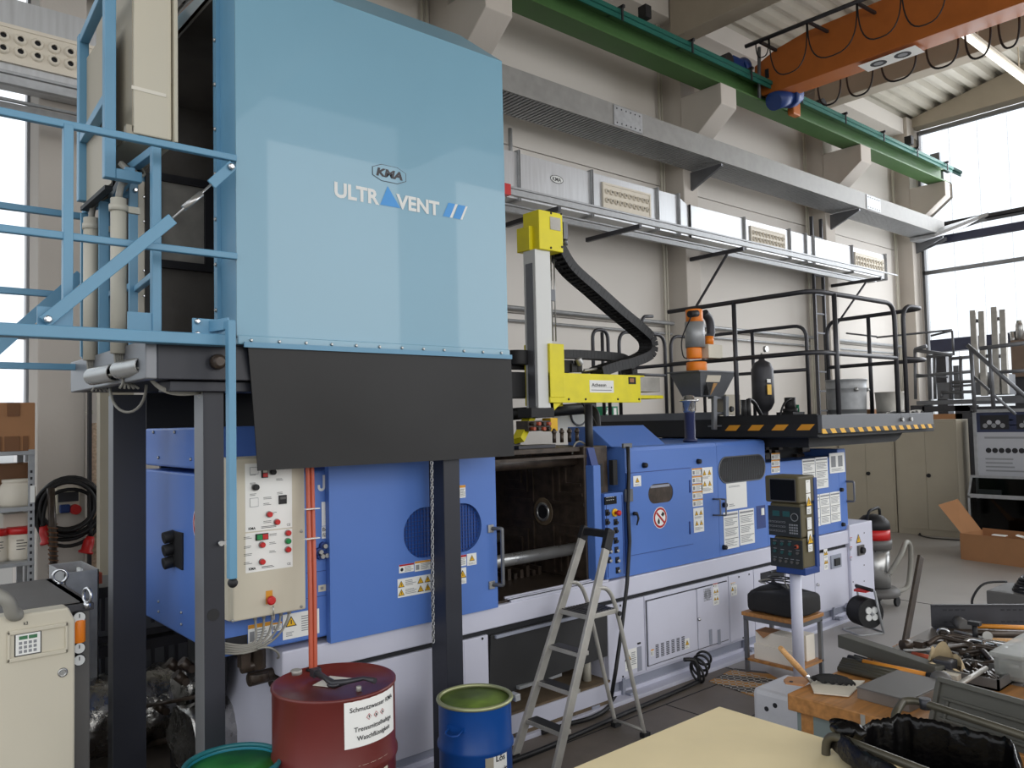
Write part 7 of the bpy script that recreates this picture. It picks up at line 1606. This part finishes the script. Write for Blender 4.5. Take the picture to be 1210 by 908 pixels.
# ================================================================== STEP LADDER
t = thing('step_ladder', 'aluminium step ladder with black top cap standing before the machine', 'ladder', (3.6, 3.65, 0))
def L2(u, v, y): return P(u, v, y=y)
YF, YN = 3.78, 3.49
fb_n, ft_n = V((3.27, YN-.02, 0)), L2(722, 626, YN+.06); fb_f, ft_f = V((3.15, YF, 0)), L2(690, 622, YF-.02)
xb = .5*(fb_n.x+fb_f.x); xt = .5*(ft_n.x+ft_f.x); zt = .5*(ft_n.z+ft_f.z)
fb_n, ft_n, fb_f, ft_f = V((xb, 3.45, 0)), V((xt, 3.54, zt)), V((xb, 3.8, 0)), V((xt, 3.76, zt))
MB('aluminium').beam(fb_n, ft_n, .025, .055, X1).build('front_stile', t, bev=.003); MB('aluminium').beam(fb_f, ft_f, .025, .055, X1).build('front_stile', t, bev=.003)
def onst(z, near): a, b = (fb_n, ft_n) if near else (fb_f, ft_f); f = z/zt; return a.lerp(b, f)
for z in (.22, .43, .635):
    a, b = onst(z, 0), onst(z, 1); MB('aluminium').box((a.x-.02, b.y+.01, z-.025), (a.x+.07, a.y-.01, z)).build('step', t, bev=.003)
    MB('dark_steel').box((a.x-.01, b.y+.02, z), (a.x+.065, a.y-.02, z+.003)).build('tread', t)
pzz = .845; a, b = onst(pzz, 0), onst(pzz, 1)
k = MB('aluminium').box((a.x-.02, b.y+.005, pzz-.03), (a.x+.25, a.y-.005, pzz)); pf_ = k.build('platform', t, bev=.004)
k = MB('dark_steel')
for i in range(10): k.box((a.x-.01+.026*i, b.y+.02, pzz), (a.x-.0+.026*i, a.y-.02, pzz+.004))
k.lathe((a.x+.11, (a.y+b.y)/2, pzz), [(.035, 0), (.035, .006)], 14); k.build('tread', pf_)
rb_n, rb_f = V((4.14, 3.47, 0)), V((3.93, 3.72, 0)); rb_n.x = rb_f.x = 4.04
for rb, s in ((rb_n, 1), (rb_f, 0)):
    top = onst(1.0, s); pts = spline([top, top+V((.1, 0, -.03)), V((a.x+.25, top.y, pzz-.02)), V((a.x+.25, top.y, pzz-.02)).lerp(rb, .5), rb], 5); MB('aluminium').tube(pts, .014, 10).build('rear_leg', t)
    MB('matte_black').lathe(V((a.x+.25, top.y-.02, pzz-.03)), [(.016, 0), (.014, .01)], 10, (0, -1, 0)).build('joint', t)
MB('aluminium').cyl(rb_n.lerp(onst(1.0, 1), .05)+V((0, 0, .0)), rb_f.lerp(onst(1.0, 0), .05), .01, 8).build('cross_brace', t)
k = MB('matte_black').beam(ft_n+V((-.01, -.02, -.03)), ft_f+V((-.01, .02, -.03)), .05, .045); k.beam(ft_n+(fb_n-ft_n)*.0, ft_n+(fb_n-ft_n)*.09, .035, .065, X1); k.beam(ft_f, ft_f+(fb_f-ft_f)*.06, .035, .065, X1); k.build('top_cap', t, bev=.004)
for p in (fb_n, fb_f, rb_n, rb_f): MB('matte_black').box((p.x-.03, p.y-.02, 0), (p.x+.03, p.y+.02, .03)).build('foot', t)
# ================================================================== FOREGROUND TABLE
c = P(850, 835, z=.8); t = thing('foreground_table', 'cream table top in the foreground at the bottom right', 'table', (c.x-.6, c.y-.6, 0))
MB('table_top').box((c.x-1.3, c.y-2.2, .775), (c.x, c.y, .8)).build('tabletop', t, bev=.003)
for x, y in ((c.x-.1, c.y-.1), (c.x-1.25, c.y-.1), (c.x-.1, c.y-2.1), (c.x-1.25, c.y-2.1)): MB('grey_steel').box((x, y, 0), (x+.04, y+.04, .775)).build('leg', t)
# ================================================================== WORKBENCH
BZ = .75
A, B_, C_ = P(930, 820, z=BZ), P(1109, 739, z=BZ), P(1000, 860, z=BZ)
ex = (B_-A).normalized(); ey = V((ex.y, -ex.x, 0))            # ex away, ey towards the right edge
Lb = (B_-A).length
t = thing('workbench', 'long wooden workbench with a steel plate, crowded with tools', 'workbench', (A+ex*Lb*.5+ey*.6)*1)
t.location.z = 0; t['_o'] = tuple(t.location)
Wb = 1.7
MB('wood_beech').prism([A-Z1*.075, A+ex*1.15-Z1*.075, A+ex*1.15+ey*Wb-Z1*.075, A+ey*Wb-Z1*.075], (0, 0, .075)).build('wooden_top', t, bev=.005)
MB('plate_metal').prism([A+ex*.85+ey*.03+Z1*.0, A+ex*Lb+ey*.0, A+ex*Lb+ey*Wb, A+ex*.85+ey*Wb], (0, 0, .006)).build('steel_plate', t)
MB('wood_beech').prism([A+ex*1.16-Z1*.05, A+ex*Lb-Z1*.05, A+ex*Lb+ey*Wb-Z1*.05, A+ex*1.16+ey*Wb-Z1*.05], (0, 0, .049)).build('rear_top', t)
MB('bench_panel').prism([A+ex*.03+ey*.03-Z1*.5, A+ex*.06+ey*.03-Z1*.5, A+ex*.06+ey*Wb-Z1*.5, A+ex*.03+ey*Wb-Z1*.5], (0, 0, .42)).build('front_panel', t)
MB('bench_panel').prism([A+ex*.06+ey*.03-Z1*.75, A+ex*.9+ey*.03-Z1*.75, A+ex*.9+ey*.6-Z1*.75, A+ex*.06+ey*.6-Z1*.75], (0, 0, .66)).build('drawer_block', t)
for a, b in ((.03, .05), (Lb-.12, .06), (.03, Wb-.1), (Lb-.12, Wb-.1)): q = A+ex*a+ey*b; MB('wood_beech' if a < 1 else 'grey_steel').box((q.x, q.y-.06, 0), (q.x+.06, q.y, .68)).build('leg', t)
q = A+ey*.36-ex*.002; MB('aluminium').obox(q-Z1*.045, ey, ex, Z1, .02, .004, .08).build('edge_clip', t)
def BP(u, v, z=.0): return P(u, v, z=BZ+z)
def lay(mb, nm, lab, cat, g=None): return mb.build(nm, None, lab, cat=cat, group=g)
# long things on the bench
def bar(u0, v0, u1, v1, r, m_, nm, lab, cat, z=None, n=12):
    z = r if z is None else z; return lay(MB(m_).cyl(BP(u0, v0, z), BP(u1, v1, z), r, n), nm, lab, cat)
o = MB('crate_green').beam(BP(996, 757, .035), BP(1112, 796, .035), .075, .07).build('steel_channel', None, 'long grey-green flat channel lying at the back edge of the wood top', cat='channel', bev=.004)
k = MB('galvanised').box(BP(1034, 767, .03), BP(1046, 775, .07)); k = MB('galvanised'); q = BP(1041, 778, .0); k.box(q+V((-.03, -.03, 0)), q+V((.0, .03, .06))).box(q+V((.01, -.05, 0)), q+V((.04, -.0, .06))); lay(k, 'metal_bracket', 'small clear metal bracket by the grey-green channel', 'bracket')
t_ = thing('profile_bundle', 'bundle of slim grey-brown metal profiles lying on the wood top', 'profiles', BP(1050, 800))
for i in range(5): MB('cart_tube').cyl(BP(991+i*1.2, 790-i*2.4, .018+.006*(i % 2)), BP(1108+i*2, 818-i*4.5, .018), .016, 8).build('profile', t_)
t_ = thing('sledge_hammer', 'hammer with orange wooden handle and black grip, lying across the wood top', 'hammer', BP(1070, 790))
MB('matte_black').tube([BP(1003, 777, .03), BP(1020, 782, .03)], .014, 10).build('grip', t_); MB('wood_handle').tube([BP(1020, 782, .03), BP(1060, 791, .032), BP(1096, 799, .035)], [.013, .015, .016], 10).build('handle', t_)
MB('matte_black').tube([BP(1095, 799, .035), BP(1105, 801, .035)], .018, 10).build('collar', t_); MB('grey_device').sphere(BP(1112, 803, .045), .042, 12, (1, 1.2, .9)).build('head', t_)
t_ = thing('thin_file', 'thin black-handled file beside the orange hammer handle', 'file', BP(1030, 785))
MB('matte_black').tube([BP(1010, 776, .02), BP(1030, 782, .02)], .011, 8).build('grip', t_); MB('dark_steel').beam(BP(1030, 782, .02), BP(1060, 789, .02), .02, .006).build('blade', t_)
# hand brush and dust pan
t_ = thing('dust_pan', 'brown dust pan with transparent rim lying at the bench corner', 'dust pan', BP(960, 812))
pan = [BP(926, 806, .02), BP(931, 802, .02), BP(960, 803, .005), BP(1020, 808, .005), BP(1000, 824, .005), BP(968, 822, .004), BP(950, 812, .01), BP(928, 809, .02)]
MB('cardboard').prism(pan[:2]+pan[2:3]+pan[6:], (0, 0, .01)).build('handle', t_); MB('bin_plastic').prism([BP(955, 803, .004), BP(1022, 806, .004), BP(1003, 824, .004), BP(962, 820, .004)], (0, 0, .006)).build('blade', t_); MB('ink').lathe(BP(935, 806, .031), [(.009, 0), (.009, .002)], 10).build('hole', t_)
t_ = thing('hand_brush', 'hand brush with wooden handle and black bristles resting on the dust pan', 'brush', BP(980, 812))
pa_, pb_ = BP(958, 805, .03), None
e0 = P(922, 766, z=BZ+.22); 
MB('wood_pale').tube([e0, e0.lerp(pa_, .5), e0.lerp(pa_, .8)], [.012, .015, .013], 12).build('handle', t_); MB('chrome').tube([e0.lerp(pa_, .8), pa_], .012, 12).build('ferrule', t_)
k = MB('dark_cloth')
def brf(a, b):
    c_ = BP(962+45*a, 806+3*a, .015); an = 2*PI*b; r_ = .045*math.sin(PI*(a*.9+.08))**.5
    return c_+V((-.3*math.cos(an)*r_, math.cos(an)*r_*1.2, abs(math.sin(an))*r_*.9+.004*math.sin(40*a+b*30)))
k.grid(brf, 26, 16); k.build('bristles', t_)
# white enamelled housing behind the bench corner
q = P(905, 830, z=.45); t_ = thing('white_housing', 'chipped white metal housing on the floor, left of the bench corner', 'housing', (4.25, 2.55, 0))
a_ = P(892, 835, z=.4); b_ = P(935, 850, z=.4)
k = MB('white_enamel'); z_ = .47
pA, pB = P(894, 812, z=z_), P(932, 812, z=z_); pC = P(914, 804, z=z_)
x0_, x1_ = pA.x-.02, pA.x+.35; y1_ = pA.y+.02; y0_ = y1_-.42
k.box((x0_, y0_, .12), (x1_, y1_, z_)); k.build('shell', t_, bev=.03)
MB('dark_steel').box((x0_+.03, y0_+.03, 0), (x1_-.03, y1_-.03, .12)).build('base', t_)
for u, v in ((906, 838), (916, 834)): q = P(u, v, x=x0_); MB('ink').lathe((x0_-.001, q.y, q.z), [(.014, 0), (.014, .003)], 12, (-1, 0, 0)).build('hole', t_)
# flat grey box / case
cs = [BP(1013, 826, 0), BP(1047, 803, 0), BP(1104, 815, 0), BP(1075, 843, 0)]
d1 = (cs[3]-cs[0]); d2 = V((d1.y, -d1.x, 0)).normalized()*-(cs[1]-cs[0]).length
o = MB('plate_metal').prism([cs[0], cs[3], cs[3]+d2, cs[0]+d2], (0, 0, .05)); o.use('grey_device').prism([cs[0]-d2*.02+Z1*.05, cs[3]-d2*.02+Z1*.05, cs[3]+d2*1.02+Z1*.05, cs[0]+d2*1.02+Z1*.05], (0, 0, .006)); o.build('flat_case', None, 'flat grey tin case lying near the front edge of the bench', cat='case', bev=.003)
k = MB('matte_black')
for i in range(5): k.sphere(BP(1085+i*3, 808+(-1)**i*1.6, .012), .014, 8)
lay(k, 'wing_nuts', 'small cluster of black wing nuts beside the tin case', 'nut')
# cloth bag
t_ = thing('canvas_bag', 'open beige canvas bag slumped on the bench beside the hammer head', 'bag', BP(1120, 805))
c_ = BP(1117, 800, 0)
def cb(a, b):
    an = 2*PI*a; r_ = (.1-.04*b)*(1+.18*math.sin(3*an)+.08*math.sin(7*an+b*3)); return c_+V((r_*math.cos(an), r_*1.1*math.sin(an), .005+.085*b**1.2*(1+.6*math.cos(an-.6)+.2*math.sin(5*an))))
MB('fabric_beige').grid(cb, 30, 8).build('bag', t_)
MB('dark_steel').box(c_+V((-.05, -.05, .02)), c_+V((.03, .04, .09))).build('metal_part', t_, bev=.006); MB('bin_plastic').box(c_+V((-.12, -.1, .02)), c_+V((-.04, -.02, .05))).build('label_tag', t_)
# tools on the steel plate
PZ_ = .012
t_ = thing('steel_angle', 'long perforated dark steel angle standing on edge at the rear of the bench', 'angle', BP(1160, 735))
a, b = BP(1100, 738, PZ_), BP(1101, 740, PZ_); zt_ = .13
A2 = BP(1101, 741, PZ_); B2 = BP(1215, 741, PZ_); d = (B2-A2).normalized(); n_ = V((-d.y, d.x, 0))
MB('dark_steel').prism([A2, B2+d*.3, B2+d*.3+Z1*.13, A2+Z1*.13], n_*.006).prism([A2, B2+d*.3, B2+d*.3-n_*.05, A2-n_*.05], (0, 0, .006)).prism([A2+Z1*.13, B2+d*.3+Z1*.13, B2+d*.3-n_*.02+Z1*.13, A2-n_*.02+Z1*.13], (0, 0, .005)).build('profile', t_)
k = MB('ink')
for i in range(12):
    for z in (.1, .03): c3 = A2+d*(.08+.035*(i % 4)+.33*(i//4))+Z1*z-n_*.001; k.obox(c3, d, n_, Z1, .02, .003, .008)
k.build('slots', t_)
bar(1110, 747.5, 1215, 750, .022, 'oily_steel', 'steel_bar', 'thick rusty round bar lying before the steel angle', 'bar', PZ_+.022)
t_ = thing('mallet', 'mallet with orange handle and round grey head, leaning on the steel angle', 'hammer', BP(1140, 740))
MB('wood_handle').cyl(BP(1150, 740, .06), BP(1215, 742, .06), .013, 10).build('handle', t_); MB('grey_device').cyl(BP(1132, 735, .06), BP(1141, 741, .06), .035, 16).build('head', t_); MB('matte_black').cyl(BP(1141, 740, .06), BP(1152, 740, .06), .016, 10).build('collar', t_)
bar(1128, 765 - 18, 1150, 751, .01, 'chrome', 'ring_spanner', 'short chrome spanner end near the rusty bar', 'spanner', .02)
lay(MB('chrome').torus(BP(1115, 749, .03), .03, .009, (1, .2, .3), 18, 6), 'steel_hook', 'shiny open steel hook at the end of the round bar', 'hook')
lay(MB('aluminium').cyl(BP(1167, 752, .01), BP(1167, 752, .08), .025, 14), 'steel_bush', 'small upright steel bush on the rusty bar', 'bush')
t_ = thing('long_clamp', 'long black screw clamp lying on the steel plate', 'clamp', BP(1100, 764))
MB('oily_steel').cyl(BP(1070, 763, .03), BP(1125, 757, .03), .011, 10).build('spindle', t_); MB('oily_steel').cyl(BP(1066, 763, .03), BP(1075, 762, .03), .028, 12).build('head', t_); MB('oily_steel').box(BP(1085, 763, .015), BP(1090, 760, .05)).build('collar', t_)
bar(1068, 769, 1120, 768, .009, 'steel', 'steel_rod', 'thin bright rod lying parallel to the screw clamp', 'rod', PZ_+.01)
bar(1128, 746, 1165, 755, .008, 'steel', 'steel_rod', 'thin steel rod leaning over the bars behind the clamps', 'rod', .05)
bar(1130, 755, 1215, 758, .012, 'wood_pale', 'copper_rod', 'long brownish rod lying behind the clamp heap', 'rod', PZ_+.012)
bar(1078, 773, 1107, 779, .013, 'copper_red', 'rust_rod', 'short reddish rusty rod in front of the bright rod', 'rod', PZ_+.012)
random.seed(11)
names = ['black forged clamp jaw, leftmost of the heap', 'black forged clamp with a T-handle standing up', 'black clamp bow in the middle of the heap', 'bright worn clamp bow right of the T-handle', 'black clamp arm under the bright one', 'rightmost shiny clamp bow of the heap', 'lower black clamp arm at the front of the heap']
pos = [(1125, 765), (1143, 763), (1138, 773), (1163, 768), (1172, 776), (1188, 770), (1155, 781)]
for i, ((u, v), nme) in enumerate(zip(pos, names)):
    c3 = BP(u, v, .035); an = random.uniform(0, PI); t_ = thing('screw_clamp', nme+' on the steel plate', 'clamp', (c3.x, c3.y, BZ+.006), 'heap of screw clamps')
    dx_, dy_ = V((math.cos(an), math.sin(an), 0)), V((-math.sin(an), math.cos(an), 0))
    MB('chrome' if i in (3, 5) else 'oily_steel').tube(fillet([c3-dx_*.1+dy_*.05, c3-dx_*.1-dy_*.05+Z1*.02, c3+dx_*.1-dy_*.05+Z1*.03, c3+dx_*.1+dy_*.06], .04), .013, 8).build('bow', t_)
    MB('oily_steel').cyl(c3-dx_*.14+dy_*.04, c3+dx_*.02+dy_*.04, .009, 8).build('screw', t_); MB('oily_steel').cyl(c3-dx_*.14+dy_*.04-Z1*.02, c3-dx_*.14+dy_*.04+Z1*.04, .007, 8).build('tommy_bar', t_)
    MB('matte_black').lathe(c3+dx_*.02+dy_*.04, [(.018, 0), (.014, .02)], 10, dx_).build('pressure_pad', t_)
q = BP(1153, 765, .0); t_ = thing('tee_bolt', 'upright black T-bolt rising from the clamp heap', 'bolt', q); MB('matte_black').cyl(q+V((0, 0, .01)), q+V((0, 0, .12)), .014, 10).build('shank', t_); MB('matte_black').box(q+V((-.02, -.03, .12)), q+V((.02, .03, .14))).build('head', t_)
bar(1150, 779, 1095, 771, .008, 'steel', 'flat_spanner', 'flat bright spanner in front of the screw clamps', 'spanner', PZ_+.01)
# clear plastic tub and tray at the right edge
q = BP(1205, 800, 0); t_ = thing('clear_plastic_tub', 'cloudy clear plastic container at the right picture edge on the bench', 'container', q)
o_ = V((q.x+.1, q.y-.18, BZ+.006))
MB('clear_plastic').box(o_+V((-.28, -.3, .01)), o_+V((.25, .24, .13))).build('tub', t_, bev=.03)
MB('clear_plastic').box(o_+V((-.29, -.31, .12)), o_+V((.26, .25, .14))).build('lid', t_, bev=.006)
t_ = thing('parts_tray', 'open grey tray of small dark parts before the plastic container', 'tray', BP(1160, 805))
c3 = BP(1160, 803, .006)
k = MB('grey_device').box(c3+V((-.13, -.12, 0)), c3+V((.13, .12, .008))).box(c3+V((-.13, -.12, 0)), c3+V((-.12, .12, .05))).box(c3+V((.12, -.12, 0)), c3+V((.13, .12, .05))).box(c3+V((-.13, .11, 0)), c3+V((.13, .12, .05))).box(c3+V((-.13, -.12, 0)), c3+V((.13, -.11, .05))); k.build('tray', t_)
k = MB('oily_steel')
for i in range(40): c4 = c3+V((random.uniform(-.1, .1), random.uniform(-.09, .09), .02+random.uniform(0, .02))); k.obox(c4, (random.random(), 1, .3), X1, Z1, .03, .016, .012)
k.build('small_parts', t_, kind='stuff')
bar(1128, 812, 1165, 790, .012, 'aluminium', 'tube_handle', 'bright grey tube leaning over the parts tray', 'tube', .07)
MB('crate_green').box(BP(1158, 790, .0), BP(1178, 784, .04)).build('small_plate_stack', None, 'small grey-green plate behind the parts tray', cat='plate')
# green ribbed crate in front
t_ = thing('ribbed_crate', 'grey-green ribbed plastic crate standing tilted at the bench front', 'crate', P(1160, 850, z=.7))
a = P(1111, 803, z=.93); b = P(1215, 832, z=.93); d = (b-a); d.z = 0; d.normalize(); L_ = 1.0
lo = P(1106, 829, z=.84); lo2 = lo+d*L_; hi2 = a+d*L_
nrm = (d.cross(lo-a)).normalized()
if nrm.dot(CAM-a) < 0: nrm = -nrm
a3 = a+(lo-a)*2.6; b3 = hi2+(lo-a)*2.6
MB('crate_green').prism([a, hi2, b3, a3], -nrm*.02).build('side', t_, bev=.004)
k = MB('crate_green')
for f, th in ((.0, .02), (.45, .012), (.72, .012), (.98, .012)): 
    p0, p1 = a+(lo-a)*(f*1.7)+d*(.03 if f else 0), hi2+(lo-a)*(f*1.7); k.beam(p0+nrm*.005, p1+nrm*.005, th, th*1.6, nrm)
k.beam(a+nrm*.005, a3+nrm*.005, .02, .02, nrm); k.beam(a+d*.05+(lo-a)*.75+nrm*.004, a+d*.05+(lo-a)*2.3+nrm*.004, .012, .012, nrm); k.build('rib', t_, bev=.003)
MB('crate_green').prism([a, hi2, hi2-nrm*.35-Z1*.05, a-nrm*.35-Z1*.05], (0, 0, -.01)).build('rim', t_)
# ================================================================== WASTE CART WITH BLACK BAG
t_ = thing('waste_cart', 'tubular waste cart lined with a shiny black bin bag at the bottom right', 'waste cart', P(1100, 880, z=0.0))
cz_ = .9
f0, f1 = P(976, 866, z=cz_-.02), P(1100, 915, z=cz_-.02)
g0 = P(1056, 846, z=cz_); g1 = P(1068, 828, z=cz_+.02); g2 = P(1085, 829, z=cz_+.02); g3 = P(1215, 872, z=cz_+.02)
MB('cart_tube').tube(fillet([f0+V((0, .02, -.5)), f0, f0+(f1-f0)*1.6], .06), .016, 12).build('near_tube', t_)
dfar = (g3-g2).normalized()
MB('cart_tube').tube(fillet([g0-Z1*.35, g0, g1, g2, g2+dfar*1.0], .05), .015, 12).build('far_tube', t_)
MB('dark_steel').tube([g2+dfar*.03-Z1*.02, g2+dfar*.03+Z1*.02], .021, 12).build('clamp', t_)
MB('cart_tube').cyl(f0-Z1*.5, f0-Z1*.88, .016, 10).cyl(g0-Z1*.35, g0-Z1*.88, .016, 10).cyl(f0+(f1-f0)*1.6, f0+(f1-f0)*1.6-Z1*.88, .016, 10).cyl(g2+dfar*1.0, g2+dfar*1.0-Z1*.88, .016, 10).build('frame_leg', t_)
# the bag: rim line follows the frame, then sinks inward
rim = [P(990, 862, z=.9), P(1003, 858, z=.9), P(1018, 858, z=.9), P(1032, 852, z=.9), P(1050, 848, z=.91), P(1066, 844, z=.92), P(1085, 848, z=.92), P(1105, 852, z=.92), P(1130, 858, z=.92), P(1160, 866, z=.92), P(1190, 872, z=.92)]
rim += [P(1198, 890, z=.92), P(1203, 925, z=.91), P(1150, 940, z=.9), P(1090, 925, z=.9), P(1050, 900, z=.9), P(1015, 882, z=.9)]
cen = sum(rim, V((0, 0, 0)))/len(rim); rim = spline(rim+[rim[0]], 6)[:-1]; nr_ = len(rim)
random.seed(5); ph = [random.uniform(0, 6) for _ in range(6)]
def bagp(i, b):
    p = rim[i % nr_]; f = (i % nr_)/nr_*2*PI; wr = .25*math.sin(9*f+ph[0])+.25*math.sin(23*f+ph[1]+b*7)+.3*math.sin(47*f+ph[2]+b*9)+.2*math.sin(83*f+ph[3]-b*12)
    if b < .25: q = b/.25; o_ = (p-cen); o_.z = 0; o_.normalize(); return p+o_*(.03*(1-q))+Z1*(-.07*(1-q)**2+.009*wr)
    q = (b-.25)/.75; r_ = 1-.25*q; s = cen+(p-cen)*r_; s.z = p.z-.45*q**.8; o_ = (p-cen); o_.z = 0; o_.normalize()
    return s+o_*(.012*wr)+Z1*(.01*wr*(1-q))
k = MB('trash_bag'); nb_ = 22; vs = [bagp(i, j/nb_) for j in range(nb_+1) for i in range(nr_)]
k.add(vs, [(j*nr_+i, j*nr_+(i+1) % nr_, (j+1)*nr_+(i+1) % nr_, (j+1)*nr_+i) for j in range(nb_) for i in range(nr_)], True)
k.f.append([nb_*nr_+i for i in range(nr_)]); k.fm.append(0); k.sm.append(False); k.build('bin_bag', t_)
k = MB('trash_bag'); c_ = P(1000, 862, z=.9)
k.grid(lambda a, b: c_+V((.04*math.cos(2*PI*a)*math.sin(PI*b)*(1+.3*math.sin(30*a)), .06*math.sin(2*PI*a)*math.sin(PI*b)*(1+.3*math.sin(10*PI*a+4*b)), .028*math.cos(PI*b)+.006*math.sin(24*PI*a))), 26, 12); k.build('bag_knot', t_)
# ================================================================== STANDING BAR AND CABLE BOX BEHIND THE BENCH
pb = P(1052, 855, z=0.0); pt_ = P(1088, 658, y=pb.y); 
o = MB('oily_steel').beam(pb+V((0, 0, .001)), pt_, .07, .02, Y1).build('standing_bar', None, 'dark flat steel bar standing upright behind the bench', cat='bar', bev=.003)
q = P(1190, 715, z=.35); t_ = thing('cable_on_box', 'dark box with a coil of black cable on top, behind the steel angle', 'box', P(1190, 730, z=0))
c5 = P(1165, 698, z=.5); MB('grey_device').box((c5.x, c5.y-.9, 0), (c5.x+.5, c5.y, .5)).build('box', t_, bev=.01)
for i in range(7): MB('cable_black').torus((c5.x+.22, c5.y-.32, .52+.016*i), .17-.01*i, .012, (.08*(i % 3-1), .05, 1), 24, 6).build('cable_loop', t_)
MB('cable_black').tube(spline([(c5.x+.2, c5.y-.1, .56), (c5.x+.02, c5.y+.02, .55), (c5.x-.03, c5.y+.1, .42), (c5.x-.02, c5.y+.1, .3)], 5), .01, 6).lathe((c5.x-.02, c5.y+.1, .17), [(.04, 0), (.04, .1), (.015, .13)], 10).build('cable_end', t_)
for o in sc.objects:
    if '_o' in o: del o['_o']
